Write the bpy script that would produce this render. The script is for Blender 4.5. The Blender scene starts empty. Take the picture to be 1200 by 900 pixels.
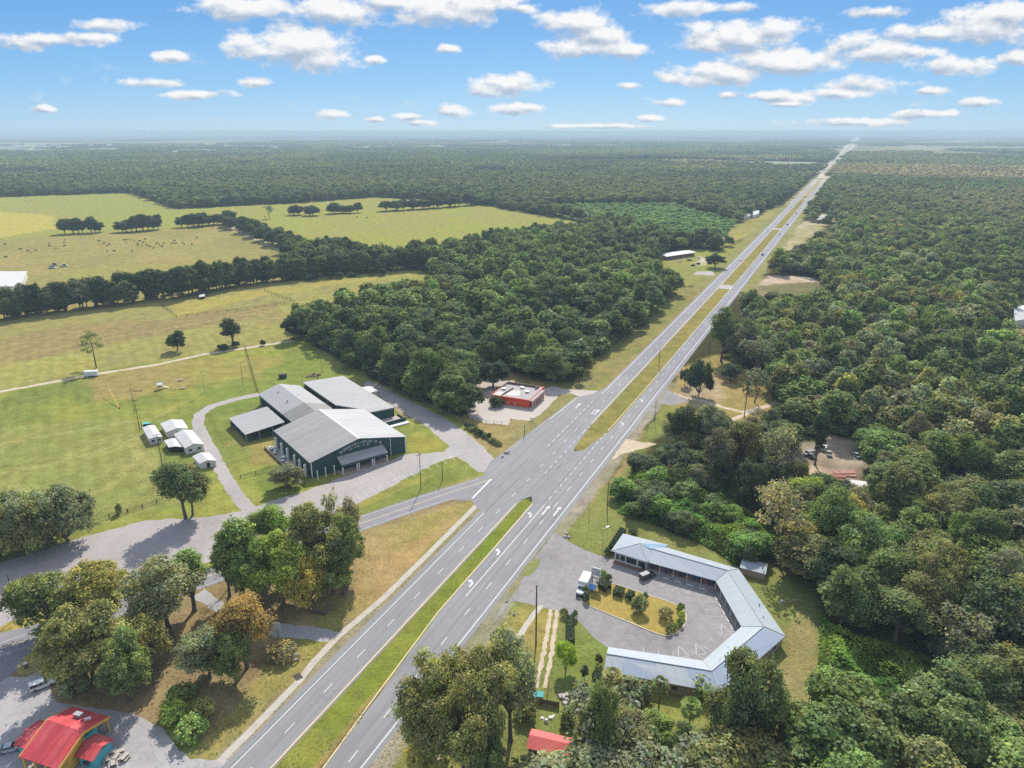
import bpy, math, random
import numpy as np
from mathutils import Matrix, Vector
random.seed(7)
S = bpy.context.scene
COL = S.collection
R = math.radians
# ------------------------------------------------------------------ camera model (photo 1200x900) used to survey the site
F, VH, HC = 840.0, 154.0, 115.0
PT = math.atan((450 - VH) / F)
CP, SP = math.cos(PT), math.sin(PT)
def g(u, v, z=0.0):
    """ground (or height z) point seen at photo pixel u, v"""
    x, w = u - 600.0, 450.0 - v
    Y = F * CP + w * SP
    Z = -F * SP + w * CP
    t = (HC - z) / -Z
    return np.array((x * t, Y * t))
def proj(X, Y, z=0.0):
    dz = z - HC
    zc = Y * CP - dz * SP
    yc = Y * SP + dz * CP
    return 600 + F * X / zc, 450 - F * yc / zc
def height(u, v, vt):
    X, Y = g(u, v)
    lo, hi = 0.0, 70.0
    for _ in range(40):
        m = (lo + hi) / 2
        if proj(X, Y, m)[1] > vt: lo = m
        else: hi = m
    return lo
def mpp(u, v):
    """metres per photo pixel across, at the ground point"""
    X, Y = g(u, v)
    return (Y * CP + HC * SP) / F
RA = R(24.8)                                  # bearing of the highway
CA, SA = math.cos(RA), math.sin(RA)
def so(s, o):                                 # along the highway, offset across it
    return np.array((o * CA + s * SA, -o * SA + s * CA))
def to_so(P):
    P = np.asarray(P)
    return P[..., 0] * SA + P[..., 1] * CA, P[..., 0] * CA - P[..., 1] * SA

# ------------------------------------------------------------------ materials
def nmat(name):
    m = bpy.data.materials.new(name); m.use_nodes = True
    nt = m.node_tree; nt.nodes.clear()
    out = nt.nodes.new('ShaderNodeOutputMaterial')
    return m, nt, out
def N(nt, typ, **kw):
    n = nt.nodes.new(typ)
    for k, v in kw.items():
        if k.startswith('i_'):
            n.inputs[k[2:].replace('_', ' ')].default_value = v
        else: setattr(n, k, v)
    return n
def mathn(nt, op, a, b=None, c=None):
    n = nt.nodes.new('ShaderNodeMath'); n.operation = op
    for i, x in enumerate((a, b, c)):
        if x is None: continue
        if hasattr(x, 'is_linked'): nt.links.new(x, n.inputs[i])
        else: n.inputs[i].default_value = x
    return n.outputs[0]
def mixc(nt, fac, a, b, mode='MIX'):
    n = nt.nodes.new('ShaderNodeMix'); n.data_type = 'RGBA'; n.blend_type = mode
    for s, x in ((n.inputs[0], fac), (n.inputs[6], a), (n.inputs[7], b)):
        if hasattr(x, 'is_linked'): nt.links.new(x, s)
        elif isinstance(x, (int, float)): s.default_value = x
        else: s.default_value = tuple(x) + ((1,) if len(x) == 3 else ())
    return n.outputs[2]
def ramp(nt, x, lo, hi, a=0.0, b=1.0):
    n = nt.nodes.new('ShaderNodeMapRange'); n.clamp = True
    nt.links.new(x, n.inputs[0])
    n.inputs[1].default_value, n.inputs[2].default_value = lo, hi
    n.inputs[3].default_value, n.inputs[4].default_value = a, b
    return n.outputs[0]
def noise(nt, vec, scale, detail=3, rough=0.6, sc=None):
    if sc is not None:
        mp = nt.nodes.new('ShaderNodeMapping'); mp.inputs['Scale'].default_value = sc
        nt.links.new(vec, mp.inputs[0]); vec = mp.outputs[0]
    n = N(nt, 'ShaderNodeTexNoise', i_Scale=scale, i_Detail=detail, i_Roughness=rough)
    nt.links.new(vec, n.inputs['Vector'])
    return n.outputs['Fac']
def surface(name, col, var=0.25, scale=0.4, rough=0.85, bump=0.15, bscale=None, stain=None, stain_scale=0.12, stain_amt=0.5,
            aniso=None, spec=0.2, metal=0.0, coord='Object'):
    """a real-world surface: base colour broken up by two noises, optional stains, fine bump"""
    m, nt, out = nmat(name)
    tc = N(nt, 'ShaderNodeTexCoord'); v = tc.outputs[coord]
    a = noise(nt, v, scale, 5, 0.7, aniso)
    b = noise(nt, v, scale * 7.3, 3, 0.6, aniso)
    f = mathn(nt, 'ADD', mathn(nt, 'MULTIPLY', a, 0.6), mathn(nt, 'MULTIPLY', b, 0.4))
    f = ramp(nt, f, 0.3, 0.7, 1 - var, 1 + var)
    c = mixc(nt, 1.0, col, (1, 1, 1), 'MULTIPLY')
    vm = N(nt, 'ShaderNodeVectorMath', operation='SCALE'); nt.links.new(c, vm.inputs[0]); nt.links.new(f, vm.inputs['Scale'])
    c = vm.outputs[0]
    if stain is not None:
        sn = noise(nt, v, stain_scale, 6, 0.72, aniso)
        c = mixc(nt, ramp(nt, sn, 0.5, 0.68, 0, stain_amt), c, stain)
    bs = N(nt, 'ShaderNodeBsdfPrincipled', i_Roughness=rough, i_Metallic=metal)
    bs.inputs['Specular IOR Level'].default_value = spec
    nt.links.new(c, bs.inputs['Base Color'])
    if bump:
        bn = N(nt, 'ShaderNodeBump', i_Strength=bump, i_Distance=0.1)
        nt.links.new(noise(nt, v, bscale or scale * 12, 3), bn.inputs['Height'])
        nt.links.new(bn.outputs[0], bs.inputs['Normal'])
    nt.links.new(bs.outputs[0], out.inputs[0])
    return m
def metal_roof(name, col, rib=0.9, var=0.12, stain=None, ang=0.0, stain_amt=0.35, rough=0.5):
    """ribbed sheet-metal roofing: ribs run across the object's X after turning by ang"""
    m, nt, out = nmat(name)
    tc = N(nt, 'ShaderNodeTexCoord')
    mp = N(nt, 'ShaderNodeMapping'); mp.inputs['Rotation'].default_value = (0, 0, ang)
    nt.links.new(tc.outputs['Object'], mp.inputs[0]); v = mp.outputs[0]
    sx = N(nt, 'ShaderNodeSeparateXYZ'); nt.links.new(v, sx.inputs[0])
    w = mathn(nt, 'FRACT', mathn(nt, 'DIVIDE', sx.outputs[0], rib))
    ribm = ramp(nt, mathn(nt, 'ABSOLUTE', mathn(nt, 'SUBTRACT', w, 0.5)), 0.36, 0.48)
    pan = N(nt, 'ShaderNodeTexWhiteNoise', noise_dimensions='1D')
    nt.links.new(mathn(nt, 'FLOOR', mathn(nt, 'DIVIDE', sx.outputs[0], rib)), pan.inputs['W'])
    streak = noise(nt, v, 0.5, 5, 0.7, (2.2, 0.25, 1))
    f = mathn(nt, 'ADD', mathn(nt, 'MULTIPLY', streak, 0.7), mathn(nt, 'MULTIPLY', pan.outputs[0], 0.3))
    f = ramp(nt, f, 0.25, 0.75, 1 - var, 1 + var)
    f = mathn(nt, 'MULTIPLY', f, ramp(nt, ribm, 0, 1, 1.0, 0.92))
    vm = N(nt, 'ShaderNodeVectorMath', operation='SCALE'); vm.inputs[0].default_value = col; nt.links.new(f, vm.inputs['Scale'])
    c = vm.outputs[0]
    if stain is not None:
        c = mixc(nt, ramp(nt, noise(nt, v, 0.22, 6, 0.75, (1.6, 0.5, 1)), 0.5, 0.7, 0, stain_amt), c, stain)
    bs = N(nt, 'ShaderNodeBsdfPrincipled', i_Roughness=max(rough, .55)); bs.inputs['Specular IOR Level'].default_value = 0.12
    nt.links.new(c, bs.inputs['Base Color'])
    bn = N(nt, 'ShaderNodeBump', i_Strength=0.5, i_Distance=0.05)
    nt.links.new(ribm, bn.inputs['Height']); nt.links.new(bn.outputs[0], bs.inputs['Normal'])
    nt.links.new(bs.outputs[0], out.inputs[0])
    return m
def paint(name, col, rough=0.4, metal=0.0, spec=0.5):
    m, nt, out = nmat(name)
    tc = N(nt, 'ShaderNodeTexCoord')
    f = ramp(nt, noise(nt, tc.outputs['Object'], 2.5, 4), 0.3, 0.7, 0.9, 1.06)
    vm = N(nt, 'ShaderNodeVectorMath', operation='SCALE'); vm.inputs[0].default_value = col; nt.links.new(f, vm.inputs['Scale'])
    bs = N(nt, 'ShaderNodeBsdfPrincipled', i_Roughness=rough, i_Metallic=metal); bs.inputs['Specular IOR Level'].default_value = spec
    nt.links.new(vm.outputs[0], bs.inputs['Base Color']); nt.links.new(bs.outputs[0], out.inputs[0])
    return m

# ------------------------------------------------------------------ objects
def props(o, label=None, cat=None, group=None, kind=None):
    if label: o['label'] = label
    if cat: o['category'] = cat
    if group: o['group'] = group
    if kind: o['kind'] = kind
    return o
def thing(name, label, cat, loc, rz=0.0, group=None):
    o = bpy.data.objects.new(name, None); COL.objects.link(o)
    o.empty_display_size = 0.5
    o.location = (loc[0], loc[1], loc[2] if len(loc) > 2 else 0.0); o.rotation_euler = (0, 0, rz)
    return props(o, label, cat, group)
def copy_thing(src, loc, rz=0.0, label=None, group=None, scale=None, color=None):
    r = src.copy(); COL.objects.link(r)
    r.location = (loc[0], loc[1], loc[2] if len(loc) > 2 else 0.0); r.rotation_euler = (0, 0, rz)
    if scale is not None: r.scale = scale
    if label: r['label'] = label
    if group: r['group'] = group
    if color is not None: r.color = color
    for ch in src.children:
        c = ch.copy(); COL.objects.link(c); c.parent = r
        if color is not None: c.color = color
        for gc in ch.children:
            d = gc.copy(); COL.objects.link(d); d.parent = c
    return r
class MB:
    def __init__(s): s.v, s.f, s.m = [], [], []
    def add(s, vs, fs, mat=0):
        b = len(s.v)
        s.v += [tuple(float(c) for c in p) for p in vs]
        s.f += [tuple(b + i for i in f) for f in fs]; s.m += [mat] * len(fs)
        return s
    def box(s, c, size, rz=0.0, mat=0, taper=1.0):
        """c: centre of the base; size: x, y, z"""
        hx, hy, hz = size[0] / 2, size[1] / 2, size[2]
        vs = []
        for z, k in ((0, 1.0), (hz, taper)):
            for x, y in ((-hx, -hy), (hx, -hy), (hx, hy), (-hx, hy)):
                x, y = x * k, y * k
                vs.append((c[0] + x * math.cos(rz) - y * math.sin(rz), c[1] + x * math.sin(rz) + y * math.cos(rz), c[2] + z))
        return s.add(vs, [(0, 3, 2, 1), (4, 5, 6, 7), (0, 1, 5, 4), (1, 2, 6, 5), (2, 3, 7, 6), (3, 0, 4, 7)], mat)
    def prism(s, poly, z0, z1, mat=0, cap=True):
        n = len(poly)
        vs = [(p[0], p[1], z0) for p in poly] + [(p[0], p[1], z1) for p in poly]
        fs = [(i, (i + 1) % n, n + (i + 1) % n, n + i) for i in range(n)]
        if cap: fs += [tuple(range(n - 1, -1, -1)), tuple(range(n, 2 * n))]
        return s.add(vs, fs, mat)
    def tube(s, p0, p1, r0, r1=None, n=8, mat=0, cap=True):
        r1 = r0 if r1 is None else r1
        p0, p1 = Vector(p0), Vector(p1); d = (p1 - p0)
        q = d.to_track_quat('Z', 'Y')
        vs = []
        for p, r in ((p0, r0), (p1, r1)):
            for i in range(n):
                a = 2 * math.pi * i / n
                vs.append(p + q @ Vector((r * math.cos(a), r * math.sin(a), 0)))
        fs = [(i, (i + 1) % n, n + (i + 1) % n, n + i) for i in range(n)]
        if cap: fs += [tuple(range(n - 1, -1, -1)), tuple(range(n, 2 * n))]
        return s.add(vs, fs, mat)
    def slab(s, pts, th, mat=0, edge=None):
        """a sheet through 3D points (convex, counter-clockwise from above) th thick downwards"""
        n = len(pts)
        vs = [tuple(p) for p in pts] + [(p[0], p[1], p[2] - th) for p in pts]
        s.add(vs, [tuple(range(n)), tuple(range(2 * n - 1, n - 1, -1))], mat)
        return s.add(vs, [(i, n + i, n + (i + 1) % n, (i + 1) % n) for i in range(n)], mat if edge is None else edge)
    def loft(s, secs, mat=0, matside=None):
        """secs: (x, half width bottom, half width top, z bottom, z top) along x"""
        vs = []
        for x, wb, wt, z0, z1 in secs:
            vs += [(x, -wb, z0), (x, wb, z0), (x, wt, z1), (x, -wt, z1)]
        for i in range(len(secs) - 1):
            b = 4 * i
            s.add([vs[b + k] for k in range(8)], [(0, 1, 5, 4), (2, 3, 7, 6)], mat)
            s.add([vs[b + k] for k in range(8)], [(1, 2, 6, 5), (3, 0, 4, 7)], mat if matside is None else matside)
        s.add(vs[:4], [(0, 3, 2, 1)], mat if matside is None else matside)
        s.add(vs[-4:], [(0, 1, 2, 3)], mat if matside is None else matside)
        return s
    def mesh(s, name, mats):
        me = bpy.data.meshes.new(name); me.from_pydata(s.v, [], s.f)
        for m in mats: me.materials.append(m)
        me.polygons.foreach_set('material_index', s.m)
        me.update()
        return me
    def build(s, name, mats, parent=None, local=False, smooth=False):
        if not isinstance(mats, (list, tuple)): mats = [mats]
        if parent is not None and not local:
            chain = Vector((0, 0, 0)); p = parent
            while p is not None: chain += p.location; p = p.parent
            s.v = [(x - chain.x, y - chain.y, z - chain.z) for x, y, z in s.v]
        me = s.mesh(name, mats)
        if smooth: me.polygons.foreach_set('use_smooth', [True] * len(me.polygons))
        o = bpy.data.objects.new(name, me); COL.objects.link(o)
        if parent is not None: o.parent = parent
        return o
def single(o, label, cat, group=None):
    """moves a parentless mesh's origin to the middle of its base and describes it"""
    me = o.data
    n = len(me.vertices); a = np.empty(n * 3); me.vertices.foreach_get('co', a); a = a.reshape(-1, 3)
    c = np.array(((a[:, 0].min() + a[:, 0].max()) / 2, (a[:, 1].min() + a[:, 1].max()) / 2, a[:, 2].min()))
    me.vertices.foreach_set('co', (a - c).ravel()); me.update(); o.location = c
    return props(o, label, cat, group)
def np_mesh(name, V, Fq, mats, attrs=None, mi=None):
    """mesh from numpy vertices and equal-size faces"""
    me = bpy.data.meshes.new(name)
    V = np.ascontiguousarray(V, dtype=np.float32); Fq = np.ascontiguousarray(Fq, dtype=np.int32)
    k = Fq.shape[1]
    me.vertices.add(len(V)); me.vertices.foreach_set('co', V.ravel())
    me.loops.add(Fq.size); me.loops.foreach_set('vertex_index', Fq.ravel())
    me.polygons.add(len(Fq)); me.polygons.foreach_set('loop_start', np.arange(0, Fq.size, k, dtype=np.int32))
    for m in mats: me.materials.append(m)
    if mi is not None: me.polygons.foreach_set('material_index', np.ascontiguousarray(mi, dtype=np.int32))
    me.update(calc_edges=True)
    for nm, (dom, typ, arr) in (attrs or {}).items():
        at = me.attributes.new(nm, typ, dom)
        at.data.foreach_set('color' if 'COLOR' in typ else 'value', np.ascontiguousarray(arr, dtype=np.float32).ravel())
    return me
def inside(poly, X, Y):
    poly = np.asarray(poly); r = np.zeros(X.shape, bool); j = len(poly) - 1
    for i in range(len(poly)):
        xi, yi = poly[i]; xj, yj = poly[j]
        c = ((yi > Y) != (yj > Y)) & (X < (xj - xi) * (Y - yi) / (yj - yi + 1e-12) + xi)
        r ^= c; j = i
    return r
def vnoise(X, Y, sc, seed=0):
    """smooth value noise 0..1"""
    x, y = X / sc + seed * 17.3, Y / sc + seed * 9.7
    xi, yi = np.floor(x), np.floor(y); fx, fy = x - xi, y - yi
    fx, fy = fx * fx * (3 - 2 * fx), fy * fy * (3 - 2 * fy)
    h = lambda a, b: np.mod(np.sin(a * 127.1 + b * 311.7 + seed * 74.7) * 43758.5453, 1.0)
    return (h(xi, yi) * (1 - fx) + h(xi + 1, yi) * fx) * (1 - fy) + (h(xi, yi + 1) * (1 - fx) + h(xi + 1, yi + 1) * fx) * fy
def PX(pts): return [g(*p) for p in pts]
def densify(poly, step=2.0, jit=0.0, closed=True, seed=1):
    rr = random.Random(seed); out = []; n = len(poly)
    for i in range(n if closed else n - 1):
        a, b = np.array(poly[i], float), np.array(poly[(i + 1) % n], float)
        L = np.hypot(*(b - a)); k = max(1, int(L / step)); nrm = np.array((-(b - a)[1], (b - a)[0])) / max(L, 1e-6)
        for t in range(k):
            p = a + (b - a) * t / k
            if t or jit == 0: p = p + nrm * rr.uniform(-jit, jit)
            out.append(tuple(p))
    if not closed: out.append(tuple(poly[-1]))
    return out
def smooth_poly(poly, it=2):
    """corner cutting"""
    P = [np.array(p, float) for p in poly]
    for _ in range(it):
        Q = []
        for i in range(len(P)):
            a, b = P[i], P[(i + 1) % len(P)]
            Q += [a * .75 + b * .25, a * .25 + b * .75]
        P = Q
    return P
import bmesh
PAVED = []
def sheet(name, poly, z, mat, jit=0.15, step=1.5, seed=1):
    """flat paving of any outline with a slightly ragged edge"""
    pts = densify(poly, step, jit, True, seed); PAVED.append(np.array([(p[0], p[1]) for p in pts]))
    bm = bmesh.new()
    f = bm.faces.new([bm.verts.new((p[0], p[1], z)) for p in pts])
    bmesh.ops.triangulate(bm, faces=[f])
    for f in bm.faces:
        f.normal_update()
        if f.normal.z < 0: f.normal_flip()
    me = bpy.data.meshes.new(name); bm.to_mesh(me); bm.free(); me.materials.append(mat)
    o = bpy.data.objects.new(name, me); COL.objects.link(o)
    return props(o, kind='structure')
def ribbon_poly(line, w):
    """outline of a band of width w along a polyline"""
    P = [np.array(p, float) for p in line]; A, B = [], []
    for i in range(len(P)):
        d = P[min(i + 1, len(P) - 1)] - P[max(i - 1, 0)]; d /= np.hypot(*d); n = np.array((-d[1], d[0]))
        ww = w[i] if isinstance(w, (list, tuple)) else w
        A.append(P[i] + n * ww / 2); B.append(P[i] - n * ww / 2)
    return A + B[::-1]
# ------------------------------------------------------------------ ground: one fan-shaped sheet out to the horizon
FARM = [(-300,235),(0,231),(152,226),(207,245),(300,240),(350,238),(440,231),(530,236),(562,240),(692,262),(690,270),(600,284),(500,302),(430,307),(390,297),(335,296),(258,266),(205,271),(65,277),(0,283),(-300,292)]
COWF = [(-300,290),(0,282),(65,276),(205,269),(258,265),(332,294),(338,333),(200,352),(0,376),(-300,412)]
LONG = [(-300,412),(0,375),(200,350),(300,333),(400,322),(506,313),(512,344),(455,354),(405,366),(352,379),(345,400),(260,414),(115,437),(0,460),(-300,505)]
NEAR = [(-300,500),(0,458),(115,435),(260,412),(349,395),(440,446),(556,497),(592,560),(430,620),(300,610),(0,672),(-300,750)]
REDG = [(540,492),(560,478),(545,452),(590,432),(640,448),(697,448),(742,408),(792,364),(820,332),(838,334),(700,470),(592,562),(548,502)]
YARD = [(-100,800),(-100,760),(0,738),(120,712),(330,660),(425,618),(585,566),(560,600),(262,893),(150,960),(-100,960)]
TOPL = [(-300,750),(0,670),(330,590),(590,540),(590,566),(430,616),(0,748),(-300,840)]
MEDS = [(620,575),(330,905),(385,905),(640,580)]
RLAW = [(655,630),(760,505),(775,470),(800,430),(845,415),(872,432),(905,447),(908,482),(850,497),(800,500),(765,515),(740,560),(722,582),(724,602),(745,609),(810,631),(865,664),(905,661),(962,690),(974,722),(957,782),(948,842),(880,872),(790,880),(690,850),(640,905),(440,920),(560,745)]
JUNK = [(925,548),(940,520),(975,512),(1010,520),(1015,560),(1000,580),(960,575),(930,572)]
JUNKF = [(920,545),(930,515),(975,507),(1018,515),(1026,560),(1022,600),(1000,628),(935,628),(915,600)]
SANDF = [(866,352),(880,335),(960,330),(968,345),(955,366),(880,376)]
RFARF = [(908,300),(930,288),(958,272),(980,256),(986,268),(962,292),(935,308),(908,316)]
WHITEF = [(772,306),(818,300),(822,330),(800,340),(770,338)]
YARDF = [(800,455),(912,475),(912,508),(850,520),(790,520)]
SAND = [(872,350),(885,330),(905,322),(955,326),(962,333),(930,342),(895,350)]
WHITEB = [(770,308),(778,296),(815,290),(840,294),(868,283),(885,276),(915,262),(880,295),(840,330),(818,330),(812,318)]
EDGEH = [(1150,392),(1180,372),(1196,350),(1270,335),(1270,425),(1200,420)]
RFAR = [(912,297),(925,268),(945,258),(952,262),(960,250),(975,248),(978,256),(955,275),(930,290)]
LFAR = [(838,292),(850,276),(862,262),(900,246),(930,232),(938,236),(905,268)]
TOWN = [(-300,182),(0,179),(150,178),(140,168),(0,167),(-300,168)]
FAR_STRIPS = [TOWN,[(195,182),(330,180),(325,170),(200,170)],[(-100,214),(62,212),(66,203),(-100,202)],[(380,176),(520,175),(520,169),(390,170)],
              [(640,173),(800,171),(800,165),(640,166)],[(800,196),(962,198),(965,190),(800,187)],[(1060,176),(1210,175),(1210,170),(1060,170)]]
BANK = [(740,562),(765,515),(850,497),(908,482),(928,500),(905,600),(850,592),(800,572),(770,556)]
CLEAR = [BANK, FARM, COWF, LONG, NEAR, REDG, YARD, TOPL, RLAW, JUNK, SAND, WHITEB, RFAR, LFAR, EDGEH, JUNKF, SANDF, RFARF, WHITEF, YARDF]
STRIPW = [np.array(PX(p)) for p in FAR_STRIPS]
KUDZU = [(722,580),(723,601),(745,608),(810,630),(865,663),(905,660),(930,640),(880,600),(850,590),(800,570),(770,555),(745,552)]
KUDZU2 = [(960,722),(985,742),(1040,752),(1100,775),(1120,800),(1090,850),(1020,850),(960,850),(950,815),(958,780)]
CLEARW = [np.array(PX(p)) for p in CLEAR]
KUDW = [np.array(PX(p)) for p in (KUDZU, KUDZU2)]

def corridor(X, Y):
    s, o = to_so(np.stack([X, Y], -1))
    wl = np.clip(np.interp(s, [0, 290, 330, 560, 700, 900, 2200, 3000, 6000, 20000], [-140, -118, -110, -108, -108, -107, -108, -112, -122, -132]), -200, 0)
    wr = np.interp(s, [0, 300, 560, 700, 900, 2200, 3000, 6000, 20000], [-30, -48, -55, -55, -56, -54, -50, -42, -34])
    return (s > -200) & (o > wl) & (o < wr)

def build_ground():
    ys = [-160.0]
    while ys[-1] < 62000:
        y = ys[-1]; ys.append(y + (14 if y < 66 else max(1.25, y * 0.0062)))
    ys = np.array(ys); T = np.linspace(-1.02, 1.02, 560)
    T = np.tan(T * 0.82)
    W = np.maximum(ys, 60) + 60
    X = (T[None, :] * W[:, None]); Y = np.repeat(ys[:, None], len(T), 1)
    ny, nx = X.shape
    x, y = X.ravel(), Y.ravel()
    col = np.empty((len(x), 3)); col[:] = (.040, .046, .018)
    # leaf-littered forest floor, browner in places
    n = vnoise(x, y, 23, 3)[:, None]; col = col * (1 - .45 * n) + np.array((.075, .055, .028)) * .45 * n
    rng = np.random.default_rng(3)
    def lay(polys, c, amp=2.0, var=None, a=1.0, px=True):
        """paints ground cover inside outlines with wandering, soft edges"""
        nonlocal col
        for poly in (polys if isinstance(polys[0], (list, np.ndarray)) else [polys]):
            P = np.array(PX(poly)) if px else np.array(poly)
            lo, hi = P.min(0) - 12, P.max(0) + 12
            idx = np.nonzero((x > lo[0]) & (x < hi[0]) & (y > lo[1]) & (y < hi[1]))[0]
            if not len(idx): continue
            xx, yy = x[idx], y[idx]; m = np.zeros(len(idx))
            wx = (vnoise(xx, yy, 9, 1) - .5) * 2 + (vnoise(xx, yy, 3.3, 5) - .5); wy = (vnoise(xx, yy, 9, 2) - .5) * 2 + (vnoise(xx, yy, 3.3, 6) - .5)
            for k in range(6):
                jx, jy = rng.normal(0, .45 * amp, 2)
                m += inside(P, xx + wx * amp + jx, yy + wy * amp + jy)
            m = (m / 6 * a)[:, None]
            cc = np.array(c)[None, :]
            if var is not None:
                t = np.clip(vnoise(xx, yy, 34, 8) * .6 + vnoise(xx, yy, 11, 9) * .4, 0, 1)[:, None]; t = np.clip((t - .3) * 2.2, 0, 1)
                cc = cc * (1 - t) + np.array(var)[None, :] * t
            col[idx] = col[idx] * (1 - m) + cc * m
    GY, GT, GG, GB, BR = (.236, .226, .070), (.216, .194, .074), (.142, .172, .043), (.110, .155, .034), (.195, .150, .075)
    # far country: a patchwork of woods and pale clearings
    far = y > 2600
    t = np.clip((vnoise(x, y * 1.0, 900, 4) * .6 + vnoise(x, y, 320, 7) * .4 - .54) * 6, 0, 1)[:, None] * far[:, None]
    col = col * (1 - t) + np.array((.23, .225, .115)) * t
    lay(FAR_STRIPS, (.30, .30, .20), 8, (.19, .205, .11))
    lay(FARM, GY, 3, (.235, .245, .055)); lay([(-200,246),(0,248),(62,252),(66,268),(0,278),(-200,285)], (.35, .31, .075), 6, None, .8)  # bright patch between cloud shadows, painted into the left field's colour
    lay([(120,226),(207,245),(240,262),(120,262),(60,240),(0,233)], (.215, .235, .06), 8, None, .7)
    lay(COWF, (.255, .222, .078), 3, (.21, .195, .068)); lay([(60,318),(330,300),(335,330),(200,350),(110,350)], GY, 6, None, .7)
    lay([(258,264),(266,264),(334,292),(328,294)], (.4, .33, .22), 1)
    lay(LONG, GY, 2, GT)
    lay([(-100,425),(0,398),(80,381),(190,374),(300,358),(335,350),(320,368),(200,390),(100,408),(0,432),(-100,460)], BR, 5, (.24, .185, .075), .75)
    lay([(200,356),(300,340),(380,330),(505,318),(420,330),(300,348),(207,372)], (.33, .28, .06), 4, None, .5)
    lay([(-100,440),(0,425),(120,412),(120,432),(0,455),(-100,480)], (.265, .26, .065), 4, None, .6)
    lay(NEAR, GG, 2, (.215, .225, .05))
    lay([(-200,520),(0,500),(150,488),(196,540),(205,590),(100,618),(0,645),(-200,690)], (.222, .224, .070), 3, (.188, .200, .058))
    st = ((y > 215) & (y < 420) & (x < -95)); col[st] *= (1 + .055 * np.sin((x[st] * .86 + y[st] * .5) * 1.15))[:, None]     # mowing lines
    for ln in ([(-40,562),(40,548),(110,530),(165,512)], [(150,520),(172,548),(196,580)], [(-40,600),(60,590),(120,575),(150,545)], [(10,420),(90,402),(200,384),(330,362)], [(-20,300),(80,296),(200,284),(258,268)], [(330,372),(260,384),(120,410),(0,432)], [(215,470),(180,490),(120,500),(0,520)]):
        lay([np.array(ribbon_poly(PX(ln), 1.3))], (.30, .265, .10), .5, None, .5, px=False); lay([np.array(ribbon_poly([p + np.array((1.6, 1.6)) for p in PX(ln)], 1.3))], (.30, .265, .10), .5, None, .5, px=False)
    lay([(105,440),(260,416),(335,413),(302,450),(200,455),(112,475)], (.262, .2, .08), 4, (.23, .215, .06), .8)
    lay([(220,452),(300,440),(360,404),(420,440),(330,468),(250,480)], (.14, .19, .04), 3, (.17, .2, .05), .8)
    lay([(365,405),(440,445),(470,470),(430,455),(375,415)], (.19, .2, .05), 2, None, .6)
    lay([(300,560),(345,500),(360,560),(330,585),(300,590)], (.12, .165, .035), 2, None, .8)
    lay([(265,500),(320,520),(330,545),(290,545)], (.25, .205, .07), 3, None, .7)
    lay([(490,505),(525,525),(480,535),(475,515)], (.235, .225, .05), 2, None, .9)
    lay([(440,445),(480,470),(520,495),(500,500),(460,480)], (.33, .26, .2), 1.5, None, .8)
    lay(TOPL, (.20, .205, .05), 2, (.245, .225, .06))
    lay([(-100,740),(0,690),(40,683),(60,735),(0,748),(-100,790)], (.29, .24, .065), 3)
    lay([(430,592),(545,540),(560,556),(430,608),(400,606)], GB, 1.5, (.17, .19, .05), .8)
    lay(REDG, (.19, .18, .056), 2, (.24, .19, .08)); lay([(640,450),(698,448),(738,412),(718,440),(690,462)], (.17, .195, .05), 2, None, .8)
    lay([(640,500),(600,545),(560,556),(556,540),(580,545),(630,505)], (.19, .21, .05), 2, None, .7)
    lay([(560,505),(600,500),(640,500),(600,530),(560,525)], (.265, .21, .085), 2, None, .6)
    lay(YARD, (.25, .185, .105), 3, (.205, .16, .075))
    lay([(430,620),(575,580),(560,600),(450,700),(400,735),(330,740)], (.24, .215, .062), 2, (.28, .205, .095))
    lay([(440,660),(520,615),(545,600),(500,650),(420,725)], (.315, .22, .10), 3, None, .75)
    lay([(556,592),(446,702),(352,800),(262,892),(280,893),(372,795),(470,695),(566,598)], (.215, .215, .05), 1, (.25, .215, .07), .9)
    lay([(352,790),(420,715),(400,705),(300,800),(230,890),(262,892)], (.265, .225, .055), 2, (.2, .2, .05), .7)
    lay([(190,840),(235,820),(250,870),(240,890),(205,880)], (.15, .18, .04), 2, None, .8)
    lay([(310,735),(340,738),(400,740),(370,770),(330,765)], (.2, .2, .05), 2, None, .6)
    lay(RLAW, (.140, .165, .046), 2, (.185, .19, .056))
    lay([(655,630),(715,555),(760,505),(750,500),(640,618)], (.165, .172, .05), 1.5, (.22, .19, .078))
    lay([(690,590),(722,560),(742,540),(752,512),(728,545),(700,572)], (.34, .22, .12), 2, None, .55)
    lay([(905,735),(960,715),(957,782),(948,842),(880,872),(850,845),(930,770)], (.245, .195, .09), 3, (.17, .165, .055), .85)
    lay([(800,430),(845,415),(905,447),(908,482),(850,497),(770,470)], (.275, .21, .085), 2, (.235, .2, .06))
    lay([(800,455),(818,440),(838,440),(845,470),(825,480),(805,478)], (.36, .29, .22), 2, None, .5)
    lay([(560,745),(640,700),(640,760),(610,800),(520,850),(450,915),(430,915)], (.215, .2, .05), 2, (.255, .215, .065))
    lay([(700,800),(830,815),(880,850),(800,878),(700,850)], (.20, .205, .052), 2, (.145, .17, .042))
    lay([(600,745),(625,738),(612,775),(595,780)], (.26, .21, .08), 2, None, .6)
    lay([(650,760),(700,740),(712,765),(705,800),(660,800)], (.145, .19, .04), 2, None, .8)
    lay(JUNK, (.33, .275, .205), 2, (.17, .14, .09)); lay([(928,560),(950,545),(975,560),(965,572),(935,570)], (.44, .33, .22), 2, None, .9)
    lay(SAND, (.46, .39, .30), 3, (.35, .27, .19))
    lay(WHITEB, (.24, .235, .05), 3, (.2, .22, .05)); lay([(775,306),(790,300),(818,300),(832,306),(815,313),(790,315)], (.45, .40, .32), 3, None, .9)
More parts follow.
